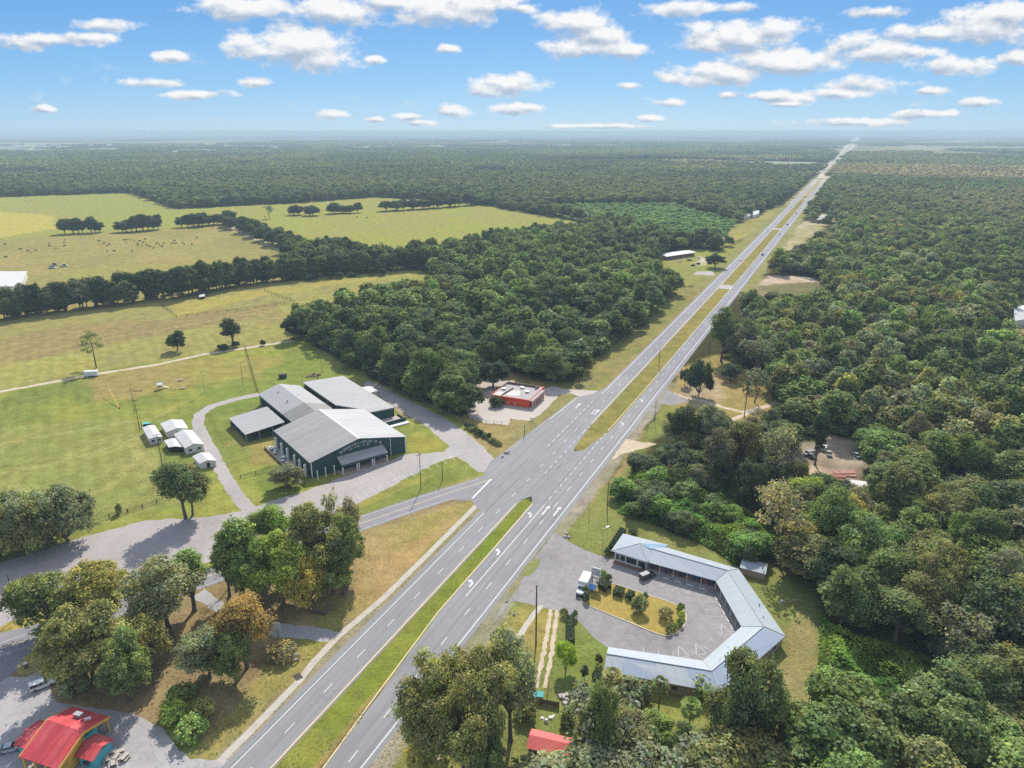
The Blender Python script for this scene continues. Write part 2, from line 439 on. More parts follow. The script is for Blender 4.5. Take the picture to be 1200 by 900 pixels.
    lay([WHITEF], (.22, .225, .06), 3, (.2, .2, .06)); lay([SANDF], (.12, .12, .05), 3, (.2, .17, .09)); lay(EDGEH, (.25, .22, .1), 3); lay([(1162,383),(1194,374),(1204,352),(1200,376),(1168,388)], (.42, .37, .3), 2)
    lay([(628,246),(700,240),(790,240),(870,262),(885,272),(850,288),(800,286),(740,268),(690,262)], (.12, .165, .05), 3); lay(RFAR, (.36, .31, .2), 5, (.25, .22, .09)); lay(LFAR, (.27, .235, .075), 5, (.21, .2, .06))
    # mown verges and median of the highway
    def strip(s0, s1, o0, o1, c, var=None, amp=1.5, a=1.0):
        ss = np.linspace(s0, s1, max(2, int((s1 - s0) / 60) + 1))
        lay([np.array([so(s, o0) for s in ss] + [so(s, o1) for s in ss[::-1]])], c, amp, var, a, px=False)
    strip(40, 330, -70, -64.5, (.20, .19, .10), (.26, .235, .19), .8); strip(40, 200, -97, -94, (.20, .19, .08), (.25, .225, .16), .5); strip(230, 330, -111, -100, (.2, .185, .075), None, .8)
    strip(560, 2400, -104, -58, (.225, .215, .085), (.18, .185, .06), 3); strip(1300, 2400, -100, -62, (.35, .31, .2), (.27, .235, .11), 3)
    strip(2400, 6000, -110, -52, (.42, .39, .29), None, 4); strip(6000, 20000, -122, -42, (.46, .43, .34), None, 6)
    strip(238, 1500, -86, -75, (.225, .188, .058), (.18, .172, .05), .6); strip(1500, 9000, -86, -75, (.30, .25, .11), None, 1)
    strip(330, 560, -120, -96, (.165, .175, .054), (.21, .19, .07), 2)
    lay([[so(50, -86), so(194, -86), so(194, -81), so(110, -79), so(50, -76)]], (.135, .175, .025), .4, (.175, .185, .035), 1, px=False)
    lay([[so(50, -77.6), so(110, -80), so(110, -79), so(50, -76)]], (.27, .19, .08), .5, None, .7, px=False)
    idx = (np.arange(ny - 1)[:, None] * nx + np.arange(nx - 1)[None, :]).ravel()
    Fq = np.stack([idx, idx + 1, idx + nx + 1, idx + nx], 1)
    V = np.stack([x, y, np.zeros_like(x)], 1)
    # material
    m, nt, out = nmat('ground')
    at = N(nt, 'ShaderNodeAttribute', attribute_name='cover'); tc = N(nt, 'ShaderNodeTexCoord'); v = tc.outputs['Object']
    f = mathn(nt, 'ADD', mathn(nt, 'MULTIPLY', noise(nt, v, 0.16, 6, .72), .55), mathn(nt, 'MULTIPLY', noise(nt, v, 1.3, 4, .7), .45))
    f = ramp(nt, f, .30, .70, .50, 1.5)
    vm = N(nt, 'ShaderNodeVectorMath', operation='SCALE'); nt.links.new(at.outputs['Color'], vm.inputs[0]); nt.links.new(f, vm.inputs['Scale'])
    hue = ramp(nt, noise(nt, v, .055, 5, .7), .38, .66)
    c = mixc(nt, mathn(nt, 'MULTIPLY', hue, .42), vm.outputs[0], mixc(nt, 1.0, vm.outputs[0], (1.14, .93, .95), 'MULTIPLY'))
    tuft = ramp(nt, noise(nt, v, 2.2, 3, .6), .56, .70)
    c = mixc(nt, mathn(nt, 'MULTIPLY', tuft, .55), c, mixc(nt, 1.0, vm.outputs[0], (.52, .66, .5), 'MULTIPLY'))
    dry = ramp(nt, noise(nt, v, .42, 6, .75), .58, .70)
    c = mixc(nt, mathn(nt, 'MULTIPLY', dry, .5), c, mixc(nt, 1.0, vm.outputs[0], (1.35, 1.12, 1.15), 'MULTIPLY'))
    bs = N(nt, 'ShaderNodeBsdfDiffuse', i_Roughness=0.0); nt.links.new(c, bs.inputs[0])
    bn = N(nt, 'ShaderNodeBump', i_Strength=.22, i_Distance=.25); nt.links.new(noise(nt, v, 2.6, 4, .7), bn.inputs['Height']); nt.links.new(bn.outputs[0], bs.inputs['Normal'])
    nt.links.new(bs.outputs[0], out.inputs[0])
    me = np_mesh('ground', V, Fq, [m], {'cover': ('POINT', 'FLOAT_COLOR', np.concatenate([col, np.ones((len(col), 1))], 1))})
    o = bpy.data.objects.new('ground', me); COL.objects.link(o); props(o, kind='structure')
build_ground()

# ------------------------------------------------------------------ paving
def asphalt(name, col, var=.12, crack=True, streak=(1, .06, 1), patch=(.20, .19, .185), patch_amt=.35, lanes=False):
    m, nt, out = nmat(name)
    tc = N(nt, 'ShaderNodeTexCoord'); v = tc.outputs['Object']
    a = noise(nt, v, .55, 5, .7, streak); b = noise(nt, v, .05, 5, .7); d = noise(nt, v, 3.5, 3, .7)
    f = mathn(nt, 'ADD', mathn(nt, 'ADD', mathn(nt, 'MULTIPLY', a, .4), mathn(nt, 'MULTIPLY', b, .35)), mathn(nt, 'MULTIPLY', d, .25))
    f = ramp(nt, f, .32, .68, 1 - var, 1 + var)
    vm = N(nt, 'ShaderNodeVectorMath', operation='SCALE'); vm.inputs[0].default_value = col; nt.links.new(f, vm.inputs['Scale'])
    c = mixc(nt, ramp(nt, noise(nt, v, .09, 6, .7, (1, .35, 1)), .5, .72, 0, patch_amt), vm.outputs[0], patch)
    if lanes:                                              # polished wheel tracks, darker oil strip between them
        sx = N(nt, 'ShaderNodeSeparateXYZ'); nt.links.new(v, sx.inputs[0])
        wob = mathn(nt, 'MULTIPLY', mathn(nt, 'SUBTRACT', noise(nt, v, .02, 3), .5), 1.0)
        ph = mathn(nt, 'FRACT', mathn(nt, 'DIVIDE', mathn(nt, 'ADD', mathn(nt, 'ADD', sx.outputs[0], 200 + 17.0), wob), 3.6))
        oil = ramp(nt, mathn(nt, 'ABSOLUTE', mathn(nt, 'SUBTRACT', ph, .5)), .02, .17, 1, 0)
        trk = ramp(nt, mathn(nt, 'ABSOLUTE', mathn(nt, 'SUBTRACT', mathn(nt, 'ABSOLUTE', mathn(nt, 'SUBTRACT', ph, .5)), .26)), .03, .14, 1, 0)
        brk = ramp(nt, noise(nt, v, .22, 5, .7, (1, .08, 1)), .35, .62)
        c = mixc(nt, mathn(nt, 'MULTIPLY', mathn(nt, 'MULTIPLY', oil, brk), .34), c, tuple(q * .5 for q in col))
        c = mixc(nt, mathn(nt, 'MULTIPLY', mathn(nt, 'MULTIPLY', trk, brk), .22), c, tuple(q * 1.45 for q in col))
    if crack:
        vo = N(nt, 'ShaderNodeTexVoronoi', feature='DISTANCE_TO_EDGE', i_Scale=.16)
        wv = N(nt, 'ShaderNodeVectorMath', operation='ADD'); nz = N(nt, 'ShaderNodeTexNoise', i_Scale=.5, i_Detail=4)
        nt.links.new(v, nz.inputs['Vector'])
        sc = N(nt, 'ShaderNodeVectorMath', operation='SCALE'); nt.links.new(nz.outputs['Color'], sc.inputs[0]); sc.inputs['Scale'].default_value = 3.0
        nt.links.new(v, wv.inputs[0]); nt.links.new(sc.outputs[0], wv.inputs[1]); nt.links.new(wv.outputs[0], vo.inputs['Vector'])
        k = ramp(nt, vo.outputs['Distance'], .004, .02, .28, 0)
        c = mixc(nt, mathn(nt, 'MULTIPLY', k, ramp(nt, noise(nt, v, .03, 3), .42, .6)), c, (.05, .05, .055))
    bs = N(nt, 'ShaderNodeBsdfPrincipled', i_Roughness=.85); bs.inputs['Specular IOR Level'].default_value = .25
    nt.links.new(c, bs.inputs['Base Color'])
    bn = N(nt, 'ShaderNodeBump', i_Strength=.2, i_Distance=.03); nt.links.new(noise(nt, v, 9, 3), bn.inputs['Height']); nt.links.new(bn.outputs[0], bs.inputs['Normal'])
    nt.links.new(bs.outputs[0], out.inputs[0])
    return m
M = {}
M['road'] = asphalt('highway asphalt', (.200, .197, .199), .24, lanes=True)
M['road_dark'] = asphalt('darker resurfaced asphalt', (.172, .168, .185), .28, True, (1.6, .03, 1), (.25, .245, .25), .5, True)
M['county'] = asphalt('county road asphalt', (.20, .19, .198), .18, True, (1, 1, 1), (.16, .15, .155))
M['lot'] = asphalt('worn pinkish lot', (.31, .277, .263), .2, True, (1, 1, 1), (.225, .20, .195), .75)
M['gray_lot'] = asphalt('worn grey lot', (.225, .21, .206), .34, True, (1, 1, 1), (.125, .118, .118), .55)
M['house_lot'] = asphalt('house lot asphalt', (.30, .285, .28), .26, True, (1, 1, 1), (.36, .34, .325), .6)
M['pale'] = asphalt('pale concrete paving', (.38, .335, .295), .14, True, (1, 1, 1), (.31, .27, .23), .5)
M['walk'] = surface('concrete walk', (.40, .36, .31), .16, .6, .9, .1, None, (.25, .22, .17), .5, .5)
M['dirt'] = surface('sandy dirt', (.44, .36, .26), .2, .4, .95, .3, None, (.26, .22, .09), .35, .5)
M['white_line'] = surface('worn white road paint', (.52, .52, .51), .12, 1.2, .7, 0, None, (.30, .30, .30), 1.6, .45)
M['yellow_line'] = surface('worn yellow road paint', (.58, .45, .24), .15, 1.2, .7, 0, None, (.42, .36, .28), .9, .6)
M['kerb'] = surface('kerb concrete', (.46, .41, .33), .15, 1.5, .9, .1)
def road_sheet(name, left, right, z, mat, jit=.12):
    """strip of paving in the highway's own axes; left/right: [(s, o)...]"""
    P = densify([(o, s) for s, o in left], 2.5, jit, False, 3) + densify([(o, s) for s, o in right[::-1]], 2.5, jit, False, 4)
    bm = bmesh.new(); f = bm.faces.new([bm.verts.new((p[0], p[1], z)) for p in P]); bmesh.ops.triangulate(bm, faces=[f])
    for f in bm.faces:
        f.normal_update()
        if f.normal.z < 0: f.normal_flip()
    me = bpy.data.meshes.new(name); bm.to_mesh(me); bm.free(); me.materials.append(mat)
    o = bpy.data.objects.new(name, me); COL.objects.link(o); o.rotation_euler = (0, 0, -RA)
    return props(o, kind='structure')
BIG = 16000
road_sheet('highway_southbound', [(20,-94.6),(185,-94.9),(196,-97),(205,-106),(216,-108),(226,-107),(262,-104.6),(292,-102.4),(300,-97),(310,-94.3),(330,-94.2)],
           [(20,-85.3),(193,-85.5),(196.5,-83.7),(236,-83.0),(240,-84.2),(262,-85.2),(330,-85.2)], .02, M['road'])
road_sheet('highway_northbound', [(20,-75.6),(60,-76.0),(100,-78.0),(130,-80.6),(193,-81.7),(196.5,-83.7),(236,-83.0),(239,-80),(262,-76.6),(330,-75.9)],
           [(20,-69.2),(90,-69.2),(130,-69.0),(222,-68.4),(330,-67.9)], .02, M['road'])
def far_strip(name, o0, o1, s0, z, mat, s1):
    ss = [s0] + [q for q in (400, 500, 700, 1000, 1400, 2200, 3500, 6000, 10000) if s0 < q < s1] + [s1]
    V = [(o, s, z) for s in ss for o in (o0, o1)]
    o = MB().add(V, [(2*i, 2*i+1, 2*i+3, 2*i+2) for i in range(len(ss) - 1)]).build(name, mat); o.rotation_euler = (0, 0, -RA)
    return props(o, kind='structure')
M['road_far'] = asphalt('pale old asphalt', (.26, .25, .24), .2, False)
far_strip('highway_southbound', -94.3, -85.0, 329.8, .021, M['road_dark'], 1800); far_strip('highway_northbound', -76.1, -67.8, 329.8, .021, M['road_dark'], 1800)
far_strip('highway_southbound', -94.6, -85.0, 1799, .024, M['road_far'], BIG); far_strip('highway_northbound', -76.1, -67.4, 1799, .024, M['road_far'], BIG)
# paved crossovers of the median further along
for s0, w in ((566, 16), (958, 14), (1420, 14), (2000, 30)):
    o = MB().add([(-85.1, s0, .024), (-76, s0, .024), (-76, s0 + w, .024), (-85.1, s0 + w, .024)], [(0, 1, 2, 3)]).build('median_crossover', M['lot']); o.rotation_euler = (0, 0, -RA); props(o, kind='structure')
# painted lines
wl, yl = MB(), MB()
def line(mb, pts, w, z=.03):
    P = ribbon_poly([(o, s) for s, o in pts], w); n = len(P) // 2
    V = [(p[0], p[1], z) for p in P]
    mb.add(V, [(i, i + 1, 2 * n - 2 - i, 2 * n - 1 - i) for i in range(n - 1)])
def dashes(mb, s0, s1, o, per, ln, w=.22):
    s = s0
    while s < s1: line(mb, [(s, o(s) if callable(o) else o), (s + ln, o(s + ln) if callable(o) else o)], w); s += per
line(wl, [(20,-92.7),(100,-92.9),(180,-93.0)], .24); line(wl, [(292,-102.2),(262,-103.6)], .25); line(wl, [(301,-93.2),(600,-92.6),(2500,-92.6)], .28)
line(wl, [(20,-70.4),(330,-70.0),(600,-69.6),(2500,-69.6)], .26)
line(wl, [(139,-77.6),(193,-77.4)], .24)
line(yl, [(20,-85.9),(190,-86.2)], .30); line(yl, [(255,-85.9),(600,-85.7),(2500,-85.7)], .3)
line(yl, [(20,-75.9),(80,-76.9),(100,-78.6),(130,-80.9),(192,-81.3)], .28); line(yl, [(262,-77.3),(330,-76.6)], .28)
line(wl, [(330,-76.6),(600,-76.0),(2500,-76.0)], .24)
dashes(wl, 83.7 - 12.19 * 4, 1400, lambda s: -89.4 - .25 * (s < 140) * 0, 12.19, 3.05, .2)
dashes(wl, 83.3 - 12.19 * 4, 1400, lambda s: -73.3 - .9 * min(1, max(0, (s - 85) / 45)), 12.19, 3.05, .2)
dashes(wl, 236, 292, -93.9, 5.2, 2.2, .24)                 # dotted right-turn lane line
dashes(wl, 214, 262, lambda s: -85.9 + .02 * (214 - s) * 0, 4.9, 2.0, .22)   # dotted lines through the junction
dashes(wl, 197, 262, -77.5, 4.9, 2.0, .22)
dashes(wl, 262, 292, -89.8 + 3.9, 30, 3, .2)
def arrow_left(s, o):                                       # turn arrow: shaft, bend and head
    line(wl, [(s - 1.4, o + .5), (s + .3, o + .5), (s + .9, o + .15), (s + 1.1, o - .35)], .5)
    wl.add([(o - .3, s + .2, .03), (o - .3, s + 2.0, .03), (o - 1.25, s + 1.1, .03)], [(0, 1, 2)])
def arrow_fwd(s, o, L=6.0):
    line(wl, [(s - L / 2, o), (s + L / 2 - 1.2, o)], .45)
    wl.add([(o - .8, s + L / 2 - 1.4, .03), (o + .8, s + L / 2 - 1.4, .03), (o, s + L / 2 + .6, .03)], [(0, 1, 2)])
for s in (144.5, 161.3, 184.7): arrow_left(s, -79.2)
arrow_fwd(189.5, -75.7); arrow_fwd(190.5, -72.2)
for o in (-94.8, -88.6, -90.0): arrow_fwd(278 + (o < -94) * 4, -94.9 - 3.2 if o < -94 else o + .6, 6)
for s in (268, 298): arrow_left(s + 2, -74.2)
# stop bar and lines of the county road where it meets the highway
A, B = g(575.5, 561.5), g(553.5, 584)
sa, sb = to_so(A), to_so(B)
line(wl, [(float(sa[0]), float(sa[1])), (float(sb[0]), float(sb[1]))], .62)
def gline(mb, pts, w):
    line(mb, [tuple(float(q) for q in to_so(g(*p))) for p in pts], w)
gline(wl, [(562.5,560.8),(500,580),(438,600.8),(300,646),(180,690),(0,754),(-60,775)], .13); gline(wl, [(531.7,583.3),(480,600),(437.5,615.8),(330,655),(180,707),(0,768),(-60,789)], .13)
gline(yl, [(573,562.5),(520,579.5),(436,609),(300,655),(180,698),(0,760.5),(-60,781)], .22)
def road_obj(mb, name, mat):
    o = mb.build(name, mat); o.rotation_euler = (0, 0, -RA); return props(o, kind='structure')
sheet('county_road', PX([(562,559),(500,578),(437,599.5),(300,645),(180,688.5),(0,751.5),(-140,799),(-140,821),(0,772),(180,709.5),(330,657),(436,618),(480,602.5),(531,585)]), .016, M['county'], .08)
sheet('county_road', PX([(-140,780),(0,742),(60,728),(70,748),(40,764),(18,786),(0,800),(-140,850)]), .013, M['county'], .2)
sheet('county_road', PX([(592,549),(560,559.5),(540,570),(526,585.5),(552,586.5),(562,598),(578,592),(608,560)]), .018, M['county'], .08)
# frontage lot before the auction barn, its drives
sheet('frontage_lot', PX([(-150,735),(-150,690),(0,660),(100,628),(170,610),(245,606),(290,598),(325,585),(362,574),(420,552),(478,532),(520,530),(527,523),(522,519),(500,500),(470,480),(448,468),(425,450),(432,446),(455,458),(490,474),(515,486),(540,502),(560,518),(583,541),(590,552),(560,553),(545,541),(536,535),(520,539),(480,558),(440,580),(405,597),(330,625),(240,660),(120,690),(60,705),(0,735)]), .010, M['lot'], .5, 2.0)
sheet('gravel_drive', ribbon_poly(PX([(300,603),(285,590),(272,572),(258,548),(243,520),(232,498),(233,486),(248,476),(275,468),(304,462)]), 4.6), .007, M['lot'], .35)
sheet('farm_track', ribbon_poly(PX([(-60,475),(0,459),(60,448),(115,438),(180,428),(240,415),(300,406),(345,399)]), 3.4), .006, M['dirt'], .5, 3)
sheet('red_building_drive', PX([(545,470),(560,455),(568,444),(600,446),(640,455),(700,458),(690,470),(672,460),(655,463),(645,474),(635,484),(622,493),(607,492),(597,490),(597,498),(570,496),(549,489)]), .008, M['pale'], .3)
sheet('red_building_drive', PX([(690,470),(672,462),(640,455),(648,452),(672,459),(705,461)]), .0095, M['pale'], .2)
sheet('parking_pad', PX([(535,466),(547,452),(570,449),(572,462),(556,476),(540,474)]), .009, M['pale'], .3)
# motel court
COURT = [(650,624),(666,634),(682,643),(700,650),(716,655),(757,668),(800,680),(838,691),(852,710),(868,738),(822,776),(770,768),(712,759),(702,752),(688,738),(675,725),(658,716),(640,713),(624,709),(604,704),(590,707),(575,735),(600,700),(630,650)]
sheet('motel_court', PX(COURT), .012, M['gray_lot'], .25)
sheet('grass_island', smooth_poly(PX([(609,674),(620,658),(633,654),(633,662),(621,676)]), 2), .02, surface('island turf', (.16, .18, .05), .3, 1.2, .95, .4, None, (.3, .24, .12), .5, .6), .15)
IS = smooth_poly(PX([(678.5,699),(694,689),(709.4,680.3),(760,697),(794.4,708.5),(803.5,716),(805.5,726),(801,737),(789,745.5),(776,746),(730,727),(682,707.5)]), 2)
mb = MB(); n = len(IS); IC = np.mean(IS, 0)
inn = [p + (IC - p) / np.hypot(*(IC - p)) * .32 for p in IS]
V = [(p[0], p[1], .005) for p in IS] + [(p[0], p[1], .15) for p in IS] + [(p[0], p[1], .15) for p in inn] + [(p[0], p[1], .07) for p in inn]
for k in range(3): mb.add(V, [(k * n + i, k * n + (i + 1) % n, (k + 1) * n + (i + 1) % n, (k + 1) * n + i) for i in range(n)])
props(mb.build('island_kerb', M['kerb']), kind='structure')
sheet('island_lawn', inn, .072, surface('dry island turf', (.29, .215, .050), .35, .8, .95, .4, None, (.15, .16, .04), .22, .85), 0)
# sidewalk and paths
sheet('sidewalk', ribbon_poly(PX([(257,893),(300,850),(352,796.5),(366.5,777),(395,747),(449,701),(500,651),(558.5,592)]), 1.7), .014, M['walk'], .05)
sheet('drain_apron', ribbon_poly(PX([(345,795),(353,791)]), 2.2), .016, asphalt('dark drain', (.05, .045, .04)), .05)
sheet('house_access', PX([(398,741),(385,752),(345,748),(322,746),(300,735),(250,715),(225,700),(240,690),(262,706),(325,731),(360,733)]), .009, M['house_lot'], .3)
sheet('house_yard', PX([(-160,860),(-120,805),(0,790),(20,793),(30,794),(47,786),(56,800),(62,815),(67,823),(90,826),(110,829),(157,836),(187,851),(205,873),(222,890),(258,890),(285,891),(270,905),(220,990),(-160,990)]), .011, M['house_lot'], .3)
sheet('grass_island', smooth_poly(PX([(17,787),(30,768),(44,760),(50,773),(47,784),(26,791)]), 2), .018, surface('dry island turf', (.27, .23, .08), .3, .8, .95, .4), .2)
sheet('concrete_path', ribbon_poly(PX([(634.5,709.5),(624,722),(612,740),(603,760)]), 1.5), .013, M['walk'], .06)
sheet('wheel_track', ribbon_poly(PX([(645.5,714),(641.7,740),(635,775),(628,806)]), 1.0), .009, M['dirt'], .22, .8); sheet('wheel_track', ribbon_poly(PX([(653,714),(650,740),(645,775),(638,806)]), 1.0), .009, M['dirt'], .22, .8)
sheet('concrete_path', ribbon_poly(PX([(514,905),(508,880),(512,862)]), 1.6), .013, M['walk'], .1)
# sandy drives on the far side of the highway
sheet('dirt_drive', PX([(724,526),(732,514),(745,517),(770,520),(760,524),(748,527),(730,532),(715,540)]), .009, M['dirt'], .4)
sheet('dirt_drive', ribbon_poly(PX([(786,462),(800,466),(825,470),(850,478),(872,483),(895,477),(915,470)]), [7, 4, 2.8, 2.6, 2.6, 3, 3]), .009, M['dirt'], .4)
sheet('dirt_drive', ribbon_poly(PX([(845,498),(865,489),(888,479)]), 2.4), .010, M['dirt'], .4)
sheet('driveway_apron', PX([(770,473),(782,457),(795,463),(808,470),(790,475)]), .011, M['gray_lot'], .3)
sheet('side_drive', PX([(816,318),(835,318),(838,323),(812,322)]), .009, M['lot'], .5)
for k in range(15):                                        # faint stall strokes along the frontage lot
    u = 404 + k * 9.2; v = 592 - k * 3.75; gline(wl, [(u, v), (u - 6.5, v - 5.2)], .13)
for k in range(9):
    u = 415 + k * 6.8; v = 566 - k * 2.2; gline(wl, [(u, v), (u + 5, v + 3.5)], .12)
sheet('sandy_crossing', PX([(955,209),(962,204.5),(986,203.5),(983,207.5)]), .026, M['dirt'], 0)
road_obj(wl, 'road_markings', M['white_line']); road_obj(yl, 'road_markings', M['yellow_line'])
# ------------------------------------------------------------------ foliage
def leaf_mat(name, instanced=False, trans=.38):
    m, nt, out = nmat(name)
    at = N(nt, 'ShaderNodeAttribute', attribute_name='leafvar')
    if instanced:
        t = N(nt, 'ShaderNodeAttribute', attribute_name='tint', attribute_type='INSTANCER'); tint = t.outputs['Color']
    else:
        t = N(nt, 'ShaderNodeObjectInfo'); tint = t.outputs['Color']
    c = mixc(nt, 1.0, tint, at.outputs['Color'], 'MULTIPLY')
    d = N(nt, 'ShaderNodeBsdfDiffuse'); tr = N(nt, 'ShaderNodeBsdfTranslucent'); gl = N(nt, 'ShaderNodeBsdfGlossy', i_Roughness=.5)
    nt.links.new(c, d.inputs[0])
    tc = mixc(nt, 1.0, c, (1.25, 1.3, .65), 'MULTIPLY'); nt.links.new(tc, tr.inputs[0])
    mx = N(nt, 'ShaderNodeMixShader'); mx.inputs[0].default_value = trans
    nt.links.new(d.outputs[0], mx.inputs[1]); nt.links.new(tr.outputs[0], mx.inputs[2])
    gl.inputs[0].default_value = (.8, .85, .9, 1)
    m2 = N(nt, 'ShaderNodeMixShader'); m2.inputs[0].default_value = .008
    nt.links.new(mx.outputs[0], m2.inputs[1]); nt.links.new(gl.outputs[0], m2.inputs[2])
    nt.links.new(m2.outputs[0], out.inputs[0])
    return m
M['leaf'] = leaf_mat('tree leaves'); M['leaf_far'] = leaf_mat('leaves of the far woods', True)
M['bark'] = surface('grey brown bark', (.13, .105, .085), .3, 1.5, .95, .5, None, (.22, .21, .18), .8, .6, (1, 1, .25))
M['palebark'] = surface('pale dead wood', (.33, .30, .26), .2, 1.5, .95, .4)
def quads(P, Nn, size, rng, ratio=.72, lc=None):
    n = len(P)
    Nn = Nn / (np.linalg.norm(Nn, axis=1, keepdims=True) + 1e-9)
    r = rng.normal(size=(n, 3)); T = np.cross(Nn, r); T /= np.linalg.norm(T, axis=1, keepdims=True) + 1e-9
    B = np.cross(Nn, T)
    s = (size * rng.uniform(.65, 1.3, n))[:, None]
    bend = Nn * s * rng.uniform(-.25, .35, n)[:, None]
    V = np.stack([P - T * s, P - B * s * ratio + bend, P + T * s, P + B * s * ratio + bend], 1).reshape(-1, 3)
    Fq = np.arange(4 * n).reshape(n, 4)
    C = None if lc is None else np.repeat(lc, 4, 0)
    return V, Fq, C
def sphere_dirs(n, rng, zmin=-1.0):
    d = rng.normal(size=(n * 3, 3)); d /= np.linalg.norm(d, axis=1, keepdims=True)
    return d[d[:, 2] > zmin][:n]
def crown_geo(rng, Rr, z0, z1, nl, clumps, q, leaf, crad=.85, flat=1.0, moss=0.0, gaps=0.1, lobe=(.34, .52), droop=0):
    zc, rz = (z0 + z1) / 2, (z1 - z0) / 2
    L = []
    k = 0
    d = sphere_dirs(nl * 2, rng, -.55)
    for i in range(nl):
        lr = Rr * rng.uniform(*lobe)
        f = rng.uniform(.45, .80) if i else .1
        c = np.array((d[i, 0] * (Rr - lr * .75) * f * 1.35, d[i, 1] * (Rr - lr * .75) * f * 1.35, zc + d[i, 2] * (rz - lr * .6) * f * 1.25 + (0 if i else rz * .25)))
        L.append((c, lr))
    P, NN, C = [], [], []
    for li, (c, lr) in enumerate(L):
        dd = sphere_dirs(clumps, rng, -.6)
        lob_var = rng.uniform(.72, 1.35)
        for di in dd:
            if rng.random() < gaps: continue
            pc = c + di * lr * rng.uniform(.72, 1.08) * np.array((1, 1, flat))
            # skip what is buried in another lobe
            if any(np.linalg.norm(pc - c2) < r2 * .72 for j, (c2, r2) in enumerate(L) if j != li): continue
            m = max(3, int(q * rng.uniform(.6, 1.4)))
            off = rng.normal(0, crad * .5, (m, 3)) * np.array((1, 1, .6))
            ps = pc + off; ps[:, 2] = np.maximum(ps[:, 2], z0 * .6)
            P.append(ps); NN.append(di * .55 + np.array((0, 0, .55)) + off / crad * .35 + rng.normal(0, .42, (m, 3)))
            v = lob_var * rng.uniform(.62, 1.42); warm = rng.uniform(-.12, .2)
            base = np.array((v * (1 + warm), v, v * (1 - warm * .8)))
            if rng.random() < moss: base = np.array((1.5, 1.3, 1.7)) * rng.uniform(.6, 1.0)
            C.append(base[None, :] * rng.uniform(.85, 1.15, (m, 1)))
    P, NN, C = np.concatenate(P), np.concatenate(NN), np.concatenate(C)
    return quads(P, NN, leaf, rng, .72, C), L
def limb_geo(mb, rng, L, z0, H, r0, lean=0.0, mat=0, share=.8, n=7, zfork=None):
    """trunk with a slight bend, a fork and limbs reaching into the lobes of the crown"""
    zf = zfork if zfork is not None else z0 * rng.uniform(.75, 1.05) + .08 * H
    p, pts = np.array((0., 0., -.15)), []
    bx, by = rng.normal(0, .25, 2)
    segs = [(0, 0, -.15, r0 * 1.35), (bx * .2, by * .2, zf * .18, r0), (bx, by, zf * .6, r0 * .85), (bx * 1.3 + lean, by * 1.3, zf, r0 * .75)]
    for a, b in zip(segs[:-1], segs[1:]): mb.tube(a[:3], b[:3], a[3], b[3], n, mat, False)
    fork = np.array(segs[-1][:3])
    for c, lr in L:
        if rng.random() > share: continue
        mid = fork * .5 + c * .5 + rng.normal(0, .35, 3); mid[2] -= .3
        rr = r0 * rng.uniform(.3, .5)
        mb.tube(fork - np.array((0, 0, .3)), mid, rr, rr * .65, 6, mat, False); mb.tube(mid, c, rr * .65, rr * .25, 5, mat, False)
        for _ in range(3):
            e = c + rng.normal(0, lr * .55, 3); mb.tube(mid * .4 + c * .6, e, rr * .3, rr * .08, 4, mat, False)
def tree_meshes(name, seed, Rr, H, z0, nl, clumps, q, leaf, r0=None, zl=None, **kw):
    rng = np.random.default_rng(seed)
    (V, Fq, C), L = crown_geo(rng, Rr, z0, H, nl, clumps, q, leaf, **kw)
    crown = np_mesh('crown', V, Fq, [M['leaf']], {'leafvar': ('POINT', 'FLOAT_COLOR', np.concatenate([C, np.ones((len(C), 1))], 1))})
    mb = MB(); limb_geo(mb, rng, L, z0 if zl is None else zl, H, r0 or H * .022 + .06)
    trunk = mb.mesh('trunk', [M['bark']])
    trunk.polygons.foreach_set('use_smooth', [True] * len(trunk.polygons))
    return dict(crown=crown, trunk=trunk, R=Rr, H=H)
V_ = {}
for i in range(4):     # large, close trees
    V_['oak%d' % i] = tree_meshes('oak', 11 + i, 6.0, 15.0, .8, 28, 58, 22, .235, None, 2.6, crad=.9, moss=.10, gaps=.42, lobe=(.19, .34))
for i in range(3):     # looser, more open crowns
    V_['open%d' % i] = tree_meshes('open', 41 + i, 5.2, 15.0, 1.6, 18, 52, 20, .235, None, 3.2, crad=1.0, moss=.12, gaps=.3, lobe=(.26, .42))
V_['low0'] = tree_meshes('low', 141, 7.0, 8.5, .3, 26, 58, 22, .25, .3, crad=.9, moss=.15, gaps=.36, lobe=(.19, .33)); V_['low1'] = tree_meshes('low', 142, 6.0, 8.0, .3, 22, 58, 22, .25, .3, crad=.9, moss=.15, gaps=.36, lobe=(.19, .36))
V_['giant0'] = tree_meshes('giant', 131, 12.0, 21.0, 2.5, 46, 60, 24, .25, .75, crad=1.0, moss=.2, gaps=.46, lobe=(.13, .23))
for i in range(6):     # trees of the woods
    V_['wood%d' % i] = tree_meshes('wood', 71 + i, 5.2, 15.0, .2, 20, 54, 14, .33, None, 1.8, crad=.95, moss=.05, gaps=.12, lobe=(.26, .46))
for i in range(2):     # upright crowns
    V_['tall%d' % i] = tree_meshes('tall', 91 + i, 3.0, 16.0, .8, 14, 48, 18, .24, None, 2.5, crad=.8, moss=.03, gaps=.15, lobe=(.4, .62))
for i in range(2):     # sparse greyish, half bare
    V_['bare%d' % i] = tree_meshes('bare', 101 + i, 4.6, 15.0, 4.0, 11, 26, 6, .34, .26, crad=.9, moss=.3, gaps=.45, lobe=(.25, .4))
for i in range(3):     # bushes
    V_['bush%d' % i] = tree_meshes('bush', 111 + i, 2.0, 2.4, .2, 7, 34, 9, .22, .05, crad=.45, gaps=.05, lobe=(.4, .6))
